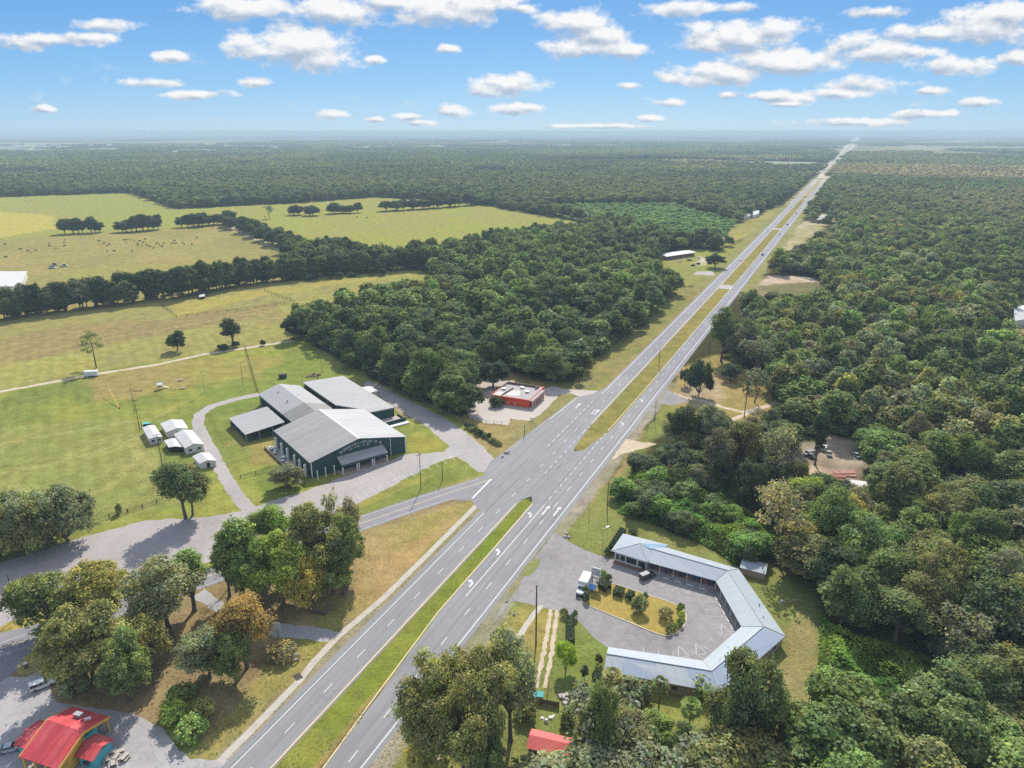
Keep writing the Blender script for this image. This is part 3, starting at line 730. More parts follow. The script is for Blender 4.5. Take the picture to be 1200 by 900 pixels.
def dead_meshes(seed):
    rng = np.random.default_rng(seed); H = 15.0; mb = MB(); P = []
    def grow(p, d, L, r, lev):
        e = p + d * L; mb.tube(p, e, r, r * .62, 6 if lev < 2 else 4, 0, False)
        if lev == 4: P.append(e); return
        for k in range(3 if lev else 4):
            nd = d + rng.normal(0, .55, 3); nd[2] = nd[2] * .7 + .12; nd /= np.linalg.norm(nd); grow(p + d * L * rng.uniform(.55, 1.0), nd, L * rng.uniform(.55, .8), r * .58, lev + 1)
    grow(np.array((0, 0, -.15)), np.array((0., .04, 1.)), 6.0, .24, 0)
    P = np.concatenate([np.array(P)] * 5); P = P + rng.normal(0, .3, P.shape); C = np.ones((len(P), 3)) * rng.uniform(.7, 1.3, (len(P), 1))
    V, Fq, Cc = quads(P, rng.normal(0, 1, P.shape) + np.array((0, 0, .6)), .17, rng, .6, C)
    return dict(crown=np_mesh('crown', V, Fq, [M['leaf']], {'leafvar': ('POINT', 'FLOAT_COLOR', np.concatenate([Cc, np.ones((len(Cc), 1))], 1))}), trunk=mb.mesh('trunk', [M['palebark']]), R=5.0, H=H)
V_['dead0'], V_['dead1'] = dead_meshes(3), dead_meshes(8)
def pine_meshes(seed):
    rng = np.random.default_rng(seed); P, NN, C = [], [], []; mb = MB(); H = 17.0
    mb.tube((0, 0, -.15), (.1, .05, H * .5), .24, .18, 7, 0, False); mb.tube((.1, .05, H * .5), (-.1, .1, H * .97), .18, .05, 6, 0, False)
    for k in range(17):
        z = H * rng.uniform(.46, .98); t = (z / H - .46) / .52; a = rng.uniform(0, 6.28); L = (1 - t) * 2.6 + rng.uniform(.5, 1.3)
        e = np.array((math.cos(a) * L, math.sin(a) * L, z + rng.uniform(0, .8))); mb.tube((0, 0, z - .3), e, .06, .03, 4, 0, False)
        m = 70; off = rng.normal(0, 1, (m, 3)) * np.array((.62, .62, .34)); P.append(e + off); NN.append(off + np.array((0, 0, .5)) + rng.normal(0, .6, (m, 3)))
        C.append(1.4 * np.ones((m, 3)) * rng.uniform(.75, 1.25))
    V, Fq, Cc = quads(np.concatenate(P), np.concatenate(NN), .36, rng, .4, np.concatenate(C))
    return dict(crown=np_mesh('crown', V, Fq, [M['leaf']], {'leafvar': ('POINT', 'FLOAT_COLOR', np.concatenate([Cc, np.ones((len(Cc), 1))], 1))}), trunk=mb.mesh('trunk', [M['bark']]), R=3.2, H=H)
V_['pine0'], V_['pine1'] = pine_meshes(5), pine_meshes(6)
def palm_meshes(seed):
    rng = np.random.default_rng(seed); H = 6.5; mb = MB()
    pts = [(0, 0, -.1, .22), (.08, .02, 2.2, .17), (.02, .1, 4.4, .16), (0, 0, H, .2)]
    for a, b in zip(pts[:-1], pts[1:]): mb.tube(a[:3], b[:3], a[3], b[3], 8, 0, False)
    Vs, Fs, Cs = [], [], []; n0 = 0
    for k in range(44):
        a = k * 2.4 + rng.uniform(-.2, .2); el = R(rng.uniform(-55, 75)); L = rng.uniform(.9, 1.3)
        d = np.array((math.cos(a) * math.cos(el), math.sin(a) * math.cos(el), math.sin(el))); hub = np.array((0, 0, H)) + d * L
        side = np.cross(d, (0, 0, 1.)); side /= np.linalg.norm(side) + 1e-9
        mb.tube((0, 0, H), hub, .03, .02, 3, 0, False)
        col = np.array((1.0, 1.0, 1.0)) * rng.uniform(.8, 1.25)
        if el < R(-35): col = np.array((2.6, 1.7, 1.6)) * rng.uniform(.6, 1)
        for j in range(-5, 6):
            bd = d * math.cos(j * .24) + side * math.sin(j * .24); bl = rng.uniform(.75, 1.05)
            e = hub + bd * bl - np.array((0, 0, .32 * bl)); mid = hub + bd * bl * .55; w = np.cross(bd, (0, 0, 1.)); w = w / (np.linalg.norm(w) + 1e-9) * .075
            Vs.append(np.array([hub, mid - w, e, mid + w])); Fs.append(np.arange(4) + n0); n0 += 4; Cs.append(np.repeat(col[None], 4, 0))
    Cc = np.concatenate(Cs)
    return dict(crown=np_mesh('crown', np.concatenate(Vs), np.array(Fs), [M['leaf']], {'leafvar': ('POINT', 'FLOAT_COLOR', np.concatenate([Cc, np.ones((len(Cc), 1))], 1))}), trunk=mb.mesh('trunk', [M['bark']]), R=2.1, H=H + 1.4)
V_['palm0'], V_['palm1'] = palm_meshes(1), palm_meshes(2)
TINT = dict(dark=(.098, .130, .058), mid=(.136, .178, .066), olive=(.175, .188, .074), yellow=(.255, .245, .075), lime=(.205, .260, .056), grey=(.180, .205, .120),
            brown=(.205, .195, .112), rust=(.275, .215, .085), deep=(.076, .108, .056), fresh=(.150, .215, .066), sage=(.205, .235, .132), bright=(.22, .32, .04), black=(.056, .078, .046), vine=(.150, .250, .050))
rt = random.Random(21)
def tint(n, j=.14):
    c = TINT[n]; k = rt.uniform(1 - j, 1 + j); w = rt.uniform(-.06, .06)
    return (c[0] * k * (1 + w), c[1] * k, c[2] * k * (1 - w), 1)
PROTO = {}
def plant(name, label, cat, xy, Rr, H, variant, tn, group=None, trunk=True, rz=None, dz=0.0):
    v = V_[variant]
    rz = rt.uniform(0, 6.28) if rz is None else rz
    root = thing(name, label, cat, (xy[0], xy[1], dz), rz, group)
    root.scale = (Rr / v['R'], Rr / v['R'], H / v['H'])
    c = tint(tn)
    cr = bpy.data.objects.new('crown' if cat != 'shrub' else 'foliage', v['crown']); COL.objects.link(cr); cr.parent = root; cr.color = c
    tr = bpy.data.objects.new('trunk' if cat != 'shrub' else 'stem', v['trunk']); COL.objects.link(tr); tr.parent = root
    return root
def plant_px(name, label, cat, base, top, width, variant, tn, group=None):
    """planted where the photo shows the trunk's foot, as high and wide as it looks"""
    H = height(base[0], base[1], top); xy = g(*base)
    Rr = width / 2 * mpp(*base) * (HC - H * .6) / HC
    r_ = plant(name, label, cat, xy, Rr, H, variant, tn, group)
    if base[1] > 590:
        for ch in r_.children: ch.color = (ch.color[0] * 1.5, ch.color[1] * 1.46, ch.color[2] * 1.25, 1)
    return r_

T = plant_px
# --- the group of trees round the yard by the red roofed building
G1 = None
T('live_oak', 'broad olive green oak shading the white car by the red roofed building', 'tree', (110, 799), 712, 94, 'oak0', 'olive')
T('live_oak', 'green oak behind the broad olive one, next to the leaning pole by the county road', 'tree', (62, 744), 672, 90, 'oak1', 'mid')
T('broadleaf_tree', 'dark green round tree just behind the gable of the red roofed building', 'tree', (152, 822), 738, 62, 'oak2', 'mid')
T('broadleaf_tree', 'yellowing green tree between two oaks on the county road verge', 'tree', (118, 736), 662, 78, 'oak3', 'yellow')
T('live_oak', 'half bare mossy oak in the middle of the leafy yard', 'tree', (200, 742), 654, 92, 'open0', 'sage')
T('broadleaf_tree', 'slim fresh green tree right of the half bare mossy oak', 'tree', (228, 716), 647, 44, 'tall0', 'fresh')
T('broadleaf_tree', 'low olive tree in front of the half bare mossy oak', 'tree', (170, 786), 728, 66, 'low1', 'olive')
T('broadleaf_tree', 'small pale green tree with a thin dark trunk beside the rust tinted tree', 'tree', (246, 795), 735, 66, 'oak1', 'sage')
T('broadleaf_tree', 'rust tinted autumn tree beside the white road sign', 'tree', (290, 782), 700, 70, 'open2', 'rust')
T('broadleaf_tree', 'dark tree under the rust tinted one, close to the sidewalk', 'tree', (277, 800), 742, 50, 'oak3', 'mid')
T('broadleaf_tree', 'small green tree left of the dark round tree, over the yard edge', 'tree', (125, 790), 730, 50, 'oak2', 'olive')
for (b, t, w, tn, lb) in (((205, 842), 825, 30, 'lime', 'bright green bush beside the loop drive of the red roofed building'), ((224, 862), 846, 34, 'fresh', 'low green bush near the sidewalk end of the yard'),
                          ((240, 838), 822, 26, 'olive', 'olive bush under the small pale green tree'), ((88, 810), 792, 30, 'sage', 'pale grey bush beside the white van in the yard'),
                          ((330, 770), 756, 30, 'brown', 'brownish bush between the road sign and the sidewalk'), ((214, 818), 806, 28, 'mid', 'dark green bush in the shade of the leafy yard')):
    T('yard_bush', lb, 'shrub', b, t, w, 'bush%d' % rt.randrange(3), tn)
# --- the clump between the county road and the frontage lot
T('broadleaf_tree', 'thin tree with a long bare trunk on the left of the roadside clump', 'tree', (269, 699), 625, 30, 'tall1', 'mid')
T('broadleaf_tree', 'green tree second from the thin trunked one in the roadside clump', 'tree', (284, 697), 610, 52, 'tall0', 'fresh')
T('broadleaf_tree', 'largest light green tree of the roadside clump', 'tree', (332, 707), 628, 78, 'oak0', 'lime')
T('broadleaf_tree', 'light green tree peeping over the largest one of the roadside clump', 'tree', (324, 674), 592, 62, 'oak3', 'fresh')
T('broadleaf_tree', 'broad mid green tree at the centre of the roadside clump', 'tree', (303, 701), 630, 60, 'oak2', 'fresh')
T('broadleaf_tree', 'mottled green tree behind the largest light green one', 'tree', (370, 690), 592, 74, 'oak1', 'olive')
T('broadleaf_tree', 'dark tree at the highway end of the roadside clump', 'tree', (408, 682), 606, 54, 'oak3', 'mid')
T('broadleaf_tree', 'spindly brown topped tree rising above the roadside clump', 'tree', (393, 660), 568, 26, 'bare0', 'brown')
T('broadleaf_tree', 'brownish small tree beside the spindly one at the back of the roadside clump', 'tree', (410, 652), 582, 34, 'open1', 'brown')
T('broadleaf_tree', 'yellow green low tree at the front of the roadside clump', 'tree', (356, 713), 656, 54, 'low1', 'yellow')
T('broadleaf_tree', 'small brown topped tree standing over the pale frontage lot', 'tree', (312, 668), 598, 26, 'bare1', 'brown')
T('broadleaf_tree', 'deep green tree filling the highway side of the roadside clump', 'tree', (391, 696), 642, 58, 'oak1', 'mid')
# --- left edge and the lone trees of the pastures
for (b, t, w, v, tn, lb) in (((28, 641), 578, 92, 'low0', 'sage', 'rounded greyish tree of the thicket beside the frontage lot, nearest the picture edge'), ((80, 634), 574, 78, 'low1', 'grey', 'rounded greyish tree at the pasture end of the thicket'),
                             ((0, 652), 592, 80, 'low1', 'olive', 'olive tree cut by the picture edge at the end of the thicket'), ((54, 644), 586, 80, 'low0', 'olive', 'olive tree in the middle of the thicket by the frontage lot')):
    T('broadleaf_tree', lb, 'tree', b, t, w, v, tn)
T('broadleaf_tree', 'lone dark tree below the white sheds, beside the frontage lot', 'tree', (218, 608), 535, 60, 'open1', 'dark')
T('broadleaf_tree', 'rusty leaved tree touching the lone dark one below the white sheds', 'tree', (226, 604), 548, 42, 'open0', 'brown')
T('pasture_bush', 'small round bush on the fence line below the mown field', 'shrub', (141, 602), 592, 10, 'bush0', 'dark')
T('pine_tree', 'lone tall pine with tufted crown beside the farm track', 'tree', (113, 431), 388, 26, 'pine0', 'olive')
T('broadleaf_tree', 'lone round dark tree casting a long shadow on the pasture', 'tree', (208, 411), 387, 25, 'oak2', 'deep')
T('broadleaf_tree', 'taller dark tree beside the farm track, right of the lone round one', 'tree', (273, 404), 373, 23, 'tall1', 'deep')
for (u, v, w) in ((276, 407, 9), (308, 405, 6), (262, 410, 12)):
    T('track_bush', 'dark bush at the edge of the farm track', 'shrub', (u, v), v - 6, w, 'bush1', 'deep', 'dark bushes along the farm track')
T('broadleaf_tree', 'dark tree at the corner of the wood beside the farm track end', 'tree', (344, 399), 371, 26, 'oak3', 'black')
T('ornamental_tree', 'pale silvery bush like tree at the corner of the green auction hall', 'tree', (337, 571), 544, 40, 'oak1', 'sage')
T('broadleaf_tree', 'round dark tree standing behind the red building', 'tree', (578, 453), 423, 38, 'oak0', 'deep')
T('broadleaf_tree', 'bright topped tree at the tip of the wood beside the hall drive', 'tree', (527, 483), 440, 46, 'oak1', 'fresh')
T('broadleaf_tree', 'rounded pale green tree at the foot of the wood tip', 'tree', (538, 487), 458, 30, 'oak2', 'fresh')
T('broadleaf_tree', 'dome topped green tree above the hall drive fence', 'tree', (508, 466), 408, 60, 'oak0', 'fresh')
T('broadleaf_tree', 'thin young tree on the grass beside the red building', 'tree', (679, 448), 430, 12, 'tall0', 'mid')
T('broadleaf_tree', 'round dark tree on the lawn before the long white building', 'tree', (838, 314), 296, 24, 'oak2', 'deep')
# --- across the highway
T('broadleaf_tree', 'dense dark tree by the sandy turnout across the highway', 'tree', (818, 464), 424, 34, 'low1', 'deep')
T('broadleaf_tree', 'small round tree beside the dense dark one at the turnout', 'tree', (802, 452), 432, 14, 'oak3', 'deep')
T('palm_tree', 'tall single palm on the dry grass of the sandy yard', 'tree', (872, 489), 446, 15, 'palm0', 'deep')
T('broadleaf_tree', 'pale half bare tree in the sandy yard behind the single palm', 'tree', (884, 472), 430, 34, 'bare1', 'sage')
for (b, t, w, v, tn, lb) in (((845, 424), 362, 44, 'open0', 'mid', 'tall open tree leaning over the highway edge'), ((868, 430), 372, 40, 'open1', 'grey', 'grey green tall tree behind the highway edge tree'),
        ((885, 448), 392, 46, 'bare0', 'grey', 'greyish sparse tree at the wood edge of the sandy yard'), ((856, 446), 426, 26, 'oak3', 'deep', 'low dark tree at the foot of the tall open tree'),
        ((800, 528), 474, 48, 'oak1', 'dark', 'dark leafy tree nearest the gravel turnout'), ((828, 530), 476, 46, 'oak3', 'sage', 'greyish round tree beside the dark leafy one'),
        ((781, 520), 490, 16, 'bare1', 'brown', 'nearly bare small tree at the drive mouth'), ((790, 552), 518, 40, 'oak2', 'deep', 'low deep green tree above the vine covered bank'),
        ((905, 575), 492, 44, 'bare0', 'sage', 'tall pale trunked tree beside the junk yard'), ((865, 560), 492, 56, 'open2', 'olive', 'spreading olive tree behind the vine covered bank'),
        ((838, 572), 505, 44, 'open0', 'brown', 'brownish sparse tree over the vine covered bank'), ((906, 655), 562, 66, 'bare1', 'brown', 'large grey brown tree behind the small shed'),
        ((955, 545), 482, 22, 'tall0', 'deep', 'vine covered column like tree beside the junk yard'), ((880, 590), 540, 40, 'oak0', 'dark', 'dark tree at the back of the vine covered bank'),
        ((945, 610), 558, 58, 'oak1', 'lime', 'yellow green tree in front of the junk yard'), ((985, 640), 575, 60, 'oak2', 'yellow', 'yellowish tree below the small white shed'),
        ((915, 430), 388, 40, 'open1', 'grey', 'grey tree behind the sandy yard'), ((812, 560), 530, 34, 'tall1', 'mid', 'upright green tree standing in the vines')):
    T('broadleaf_tree', lb, 'tree', b, t, w, v, tn)
for (b, t, w, v, lb) in (((905, 572), 488, 40, 0, 'bare pale limbed tree beside the junk yard'), ((1056, 610), 545, 40, 1, 'bare pale limbed tree in the wood right of the small white shed'), ((1036, 700), 622, 44, 0, 'bare forked tree standing over the wood behind the motel'), ((962, 425), 378, 26, 1, 'bare grey tree in the wood uphill of the sandy yard'),
                          ((1010, 460), 408, 28, 0, 'thin bare tree in the middle of the right hand wood'), ((1130, 470), 418, 30, 1, 'bare tree near the pale house at the picture edge'), ((935, 470), 414, 30, 0, 'bare pale tree behind the column like one'), ((1100, 640), 568, 40, 1, 'bare tree deep in the right hand wood below the watermarked area'),
                          ((780, 522), 488, 18, 0, 'small bare tree at the gravel turnout'), ((1165, 760), 672, 46, 0, 'bare tree near the right edge above the vines'), ((1045, 405), 362, 24, 1, 'bare tree on the far side of the right hand wood'), ((268, 690), 640, 26, 1, 'bare twiggy tree beside the thin tree of the roadside clump')):
    T('bare_tree', lb.replace(' below the watermarked area', ', halfway to the edge'), 'tree', b, t, w, 'dead%d' % v, 'sage')
# --- round the motel
T('live_oak', 'huge spreading oak overhanging the highway at the bottom of the photo', 'tree', (545, 905), 764, 166, 'giant0', 'olive')
T('live_oak', 'mossy oak behind the huge one, beside the two wheel tracks', 'tree', (598, 868), 742, 82, 'open0', 'grey')
T('live_oak', 'low mossy oak limb tree on the highway side of the huge oak', 'tree', (508, 900), 800, 84, 'open1', 'olive')
T('broadleaf_tree', 'dark tree under the huge oak next to the red tin shed', 'tree', (570, 930), 842, 54, 'oak2', 'mid')
T('live_oak', 'large dark oak standing behind the south wing of the motel', 'tree', (866, 886), 766, 94, 'oak3', 'dark')
T('broadleaf_tree', 'broad green tree right of the large dark motel oak', 'tree', (898, 880), 800, 74, 'oak1', 'mid')
T('broadleaf_tree', 'tall green tree between the red tin shed and the palms', 'tree', (699, 915), 797, 46, 'open2', 'mid')
T('broadleaf_tree', 'slim mossy tree with a long dark trunk below the palms', 'tree', (720, 905), 812, 36, 'bare1', 'grey')
T('palm_tree', 'palm with browned skirt at the end of the motel south wing', 'tree', (716, 829), 786, 32, 'palm0', 'olive')
T('palm_tree', 'green fan palm in the middle of the lawn behind the motel south wing', 'tree', (771, 838), 796, 26, 'palm1', 'mid')
T('palm_tree', 'fan palm nearest the large dark motel oak', 'tree', (806, 868), 820, 30, 'palm0', 'fresh')
T('palm_tree', 'short palm with pale fronds beside the browned palm', 'tree', (702, 822), 790, 20, 'palm1', 'black')
T('ornamental_tree', 'bright lime young tree on the lawn beside the wheel tracks', 'tree', (663, 784), 752, 26, 'open1', 'bright')
T('topiary_tree', 'clipped ball topped shrub on a short stem on the motel lawn', 'tree', (685, 797), 780, 11, 'oak3', 'deep')
for (b, t, w, tn, lb) in (((740, 822), 802, 40, 'grey', 'tall pale shrub against the back of the motel south wing'), ((760, 880), 838, 56, 'fresh', 'green leafy thicket tree at the bottom below the green fan palm'), ((800, 905), 850, 48, 'dark', 'dark thicket tree below the palm nearest the oak'),
        ((822, 812), 796, 34, 'fresh', 'green shrub at the foot of the motel south wing under the oak'), ((650, 918), 892, 40, 'lime', 'bright leafy bush in front of the red tin shed'), ((735, 905), 866, 40, 'olive', 'olive thicket bush beside the slim mossy tree'),
        ((845, 910), 868, 44, 'olive', 'olive bush at the foot of the large dark oak'), ((615, 838), 822, 28, 'olive', 'olive bush before the board fence by the red tin shed'), ((500, 895), 862, 56, 'yellow', 'yellow green bush at the highway edge under the huge oak'),
        ((663, 846), 834, 24, 'mid', 'green bush behind the board fence'), ((882, 905), 862, 50, 'mid', 'mid green bush right of the large dark oak'), ((938, 905), 850, 60, 'olive', 'broad olive bush right of the mid green one at the bottom'),
        ((780, 905), 868, 40, 'fresh', 'fresh green bush at the bottom below the palms')):
    T('thicket_bush' if 'thicket' not in lb else 'thicket_tree', lb, 'shrub' if 'thicket tree' not in lb else 'tree', b, t, w, ('oak%d' if 'thicket tree' in lb else 'bush%d') % rt.randrange(3), tn)

# --- tree rows between the pastures
def row(line, n, hts, w, tints, name, label, group, jit=2.0, variants=('wood0', 'wood1', 'wood2', 'wood3', 'wood4', 'wood5')):
    P = PX(line); L = [0]
    for a, b in zip(P[:-1], P[1:]): L.append(L[-1] + np.hypot(*(b - a)))
    for k in range(n):
        d = (k + rt.uniform(.2, .8)) / n * L[-1]; i = max(j for j in range(len(L) - 1) if L[j] <= d); t = (d - L[i]) / (L[i + 1] - L[i])
        p = P[i] * (1 - t) + P[i + 1] * t + np.array((rt.uniform(-jit, jit), rt.uniform(-jit, jit)))
        plant(name, label, 'tree', p, w * rt.uniform(.75, 1.25), rt.uniform(*hts), rt.choice(variants), rt.choice(tints), group)
row([(-40, 379), (0, 374), (100, 361), (200, 349), (300, 332)], 84, (13, 24), 6.6, ['deep', 'dark', 'dark', 'mid', 'black', 'grey'], 'hedgerow_tree', 'dark tree of the long hedgerow between the cattle pasture and the tan field', 'trees of the long hedgerow', 4.5)
for k in range(34):
    t_ = rt.random(); p_ = g(-30 + 530 * t_, 377 - 45 * min(1, t_ * 530 / 330) - (12 * max(0, t_ * 530 - 330) / 200)); plant('hedgerow_bush', 'dark bush filling the foot of the long hedgerow', 'shrub', p_ + np.array((rt.uniform(-4, 4), rt.uniform(-2, 4))), rt.uniform(3, 5), rt.uniform(4, 7), rt.choice(['wood0', 'wood2']), rt.choice(['deep', 'dark', 'black']), 'bushes of the long hedgerow')
row([(300, 332), (350, 326), (400, 321), (450, 317), (510, 314)], 60, (13, 21), 6.4, ['deep', 'dark', 'mid', 'dark', 'mid'], 'hedgerow_tree', 'green tree of the hedgerow running into the wood beside the far pasture', 'trees of the hedgerow that joins the wood', 5)
row([(70, 275), (100, 273), (125, 272)], 7, (12, 19), 8, ['black', 'deep'], 'pasture_tree', 'dark tree of the clump at the pasture edge above the cattle', 'trees of the clump above the cattle', 4)
row([(138, 272), (160, 271), (188, 269)], 8, (13, 22), 8, ['black', 'deep', 'dark'], 'pasture_tree', 'dark tree of the second clump along the cattle pasture fence', 'trees of the second clump above the cattle', 4)
row([(210, 267), (235, 265), (262, 262)], 11, (13, 20), 8, ['deep', 'dark', 'black'], 'pasture_tree', 'tree of the row that runs from the cattle pasture to the farm track bend', 'trees of the row at the track bend', 6)
row([(262, 262), (290, 272), (310, 284), (340, 296), (385, 302), (420, 309)], 34, (13, 20), 8, ['deep', 'dark', 'mid', 'dark'], 'pasture_tree', 'tree of the thick slanting row between the two pastures', 'trees of the slanting row', 9)
row([(345, 252), (372, 253)], 4, (10, 15), 9, ['black', 'deep'], 'pasture_tree', 'dark tree of the small clump in the far pasture', 'trees of the small far clump', 5)
row([(390, 250), (410, 250), (424, 249)], 4, (10, 19), 9, ['black', 'deep'], 'pasture_tree', 'dark tree of the second small clump in the far pasture', 'trees of the second small far clump', 5)
row([(450, 247), (480, 246), (510, 244), (535, 242), (560, 240)], 18, (13, 22), 10, ['black', 'deep', 'dark'], 'pasture_tree', 'dark tree of the straggling row at the head of the far pasture', 'trees of the far straggling row', 7)
plant_px('bare_tree', 'bare pale tree standing alone at the corner of the far pasture', 'tree', (316, 256), 239, 15, 'bare0', 'grey')
row([(775, 294), (800, 290), (830, 292), (850, 290)], 7, (10, 17), 6, ['deep', 'black', 'dark'], 'yard_tree', 'dark tree close behind the long white building', 'trees behind the long white building', 5)

# ------------------------------------------------------------------ the woods: the nearest trees one by one, the rest as one mass
def sample(space, dmin, dmax, jit, rng):
    tmax = math.tan(R(43))
    xs = np.arange(-dmax * tmax - 40, dmax * tmax + 40, space); ys = np.arange(max(60, dmin * .6), dmax + space, space)
    X, Y = np.meshgrid(xs, ys); X = X.ravel() + rng.uniform(-jit, jit, X.size) * space; Y = Y.ravel() + rng.uniform(-jit, jit, Y.size) * space
    d = np.hypot(X, Y); k = (d >= dmin) & (d < dmax) & (np.abs(X) < tmax * Y + 45)
    X, Y = X[k], Y[k]
    ok = ~corridor(X, Y)
    s, o = to_so(np.stack([X, Y], -1)); ok &= ~((s < 420) & (o < -60) & (o > -112)) & ~((s < 200) & (o < -40))
    for p in CLEARW + KUDW:
        lo, hi = p.min(0), p.max(0); q = ok & (X > lo[0]) & (X < hi[0]) & (Y > lo[1]) & (Y < hi[1])
        ii = np.nonzero(q)[0]
        if len(ii): ok[ii[inside(p, X[ii], Y[ii])]] = False
    for p in STRIPW:
        q = np.nonzero(ok & (Y > 2000))[0]; q = q[inside(p, X[q], Y[q])]; ok[q[(vnoise(X[q], Y[q], 260, 71) * .6 + vnoise(X[q], Y[q], 90, 72) * .4) < .56]] = False
    return X[ok], Y[ok]
rng = np.random.default_rng(12)
NX, NY = sample(8.3, 90, 1000, .46, rng); gp = (vnoise(NX, NY, 16, 61) * .5 + vnoise(NX, NY, 45, 62) * .5) < .72; NX, NY = NX[gp], NY[gp]
# view limits: keep what the camera can see and a margin to the sides
u_, v_ = proj(NX, NY, 12.0); keep = (u_ > -160) & (u_ < 1360) & (v_ < 1020); NX, NY = NX[keep], NY[keep]
PINES = np.array(PX([(628, 242), (700, 240), (790, 240), (870, 262), (885, 272), (850, 288), (800, 286), (740, 268), (690, 262)]))
def region(X, Y):
    s, o = to_so(np.stack([X, Y], -1))
    return np.where(o > -80, 1, 0)
reg = region(NX, NY); pine_area = inside(PINES, NX, NY)
dist = np.hypot(NX, NY)
def tint_names(X, Y, rg, pine):
    n1 = vnoise(X, Y, 60, 21); n2 = rng.random(len(X)); out = []
    for i in range(len(X)):
        if pine[i]: out.append('mid' if n2[i] < .7 else 'fresh'); continue
        if rg[i]:
            a = n1[i] * .6 + n2[i] * .4
            out.append('dark' if a < .32 else 'mid' if a < .48 else 'fresh' if a < .56 else 'olive' if a < .65 else 'grey' if a < .71 else 'brown' if a < .74 else 'yellow' if a < .785 else 'sage' if a < .84 else 'mid')
        else:
            a = n1[i] * .5 + n2[i] * .5
            out.append('deep' if a < .22 else 'dark' if a < .44 else 'mid' if a < .66 else 'fresh' if a < .82 else 'olive' if a < .9 else 'sage')
    return out
TN = tint_names(NX, NY, reg, pine_area)
# the 150 nearest on the motel's side and the 70 nearest of the wood across the highway
def take(mask, n):
    idx = np.nonzero(mask)[0]; return idx[np.argsort(dist[idx])[:n]]
i1, i0 = take((reg == 1), 170), take((reg == 0) & (NY > 300) & (dist < 700), 80)
WORD = dict(deep='deep green', dark='dark green', mid='mid green', fresh='fresh green', olive='olive green', grey='grey green', brown='brownish', yellow='yellow green', sage='pale sage green')
gone = set()
for idx, where, gname in ((i1, 'in the wood behind the motel', 'the wood behind the motel'), (i0, 'in the wood between the red building and the pastures', 'the wood by the red building')):
    for i in idx:
        tn = TN[i]; H = rng.choice([rng.uniform(8, 12), rng.uniform(12, 17), rng.uniform(15, 21)], p=[.2, .5, .3]); gone.add(int(i))
        w = WORD[tn]
        w_ = plant('wood_tree', '%s crowned tree standing %s' % (w, where), 'tree', (NX[i], NY[i]), rng.uniform(4.6, 8.2), H,
              rng.choice(['wood0', 'wood1', 'wood2', 'wood3', 'wood4', 'wood5', 'oak1', 'open2', 'open0', 'tall1', 'oak3'] if tn not in ('grey', 'brown') else ['wood1', 'open0', 'bare0', 'open1', 'bare1']), tn, '%s trees of %s' % (w, gname))
        for ch in w_.children: ch.color = (ch.color[0] * 1.12, ch.color[1] * 1.13, ch.color[2] * 1.06, 1)
for (bp_, cnt_, hts_, wh_, gr_) in (([(868,362),(880,352),(945,350),(962,352),(955,368),(880,378)], 16, (6, 11), 'before the sandy lot across the highway', 'trees before the sandy lot'), ([(918,578),(940,582),(955,592),(992,598),(990,630),(930,630)], 20, (9, 15), 'below the junk yard clearing', 'trees below the junk yard'), ([(1080,728),(1180,735),(1210,800),(1150,830),(1110,790)], 16, (5, 9), 'on the low ground right of the vines', 'low trees right of the vines')):
    bq = np.array(PX(bp_)); lo_, hi_ = bq.min(0), bq.max(0); cnt = 0
    while cnt < cnt_:
        q = np.array((rng.uniform(lo_[0], hi_[0]), rng.uniform(lo_[1], hi_[1])))
        if not inside(bq, q[:1], q[1:])[0]: continue
        cnt += 1; tn = rng.choice(['dark', 'mid', 'grey', 'olive', 'fresh'])
        plant('wood_tree', '%s low tree %s' % (WORD[tn], wh_), 'tree', q, rng.uniform(3.2, 5.5), rng.uniform(*hts_), rng.choice(['wood0', 'wood2', 'wood4', 'open1', 'low1']), tn, '%s %s' % (WORD[tn], gr_))
kd = KUDW[0]; lo_, hi_ = kd.min(0), kd.max(0); cnt = 0
while cnt < 34:
    q = np.array((rng.uniform(lo_[0], hi_[0]), rng.uniform(lo_[1], hi_[1])))
    if not inside(kd, q[:1], q[1:])[0]: continue
    if np.hypot(*(q - np.array((66.5, 168.5)))) < 9: continue
    cnt += 1; tn = rng.choice(['dark', 'mid', 'fresh', 'vine', 'dark']); hh = rng.uniform(3.5, 8)
    plant('vine_tree', '%s low tree smothered in vines on the bank above the motel lawn' % ('bright green' if tn == 'vine' else WORD[tn]), 'tree', q, hh * rng.uniform(.45, .75), hh, rng.choice(['wood0', 'wood2', 'wood5', 'low0']), tn, '%s trees under the vines' % tn)
bp = np.array(PX([(770,556),(790,520),(850,512),(905,500),(925,510),(903,598),(862,592),(802,574)])); lo_, hi_ = bp.min(0), bp.max(0); cnt = 0
while cnt < 34:
    q = np.array((rng.uniform(lo_[0], hi_[0]), rng.uniform(lo_[1], hi_[1])))
    if not inside(bp, q[:1], q[1:])[0]: continue
    cnt += 1; tn = rng.choice(['dark', 'mid', 'grey', 'olive', 'dark', 'brown'])
    plant('wood_tree', '%s low tree in the thicket above the vine covered bank' % WORD[tn], 'tree', q, rng.uniform(3.2, 5.5), rng.uniform(6.5, 12), rng.choice(['wood0', 'wood2', 'wood4', 'open1', 'tall0']), tn, '%s trees of the thicket on the bank' % WORD[tn])
rest = np.array([i for i in range(len(NX)) if i not in gone])
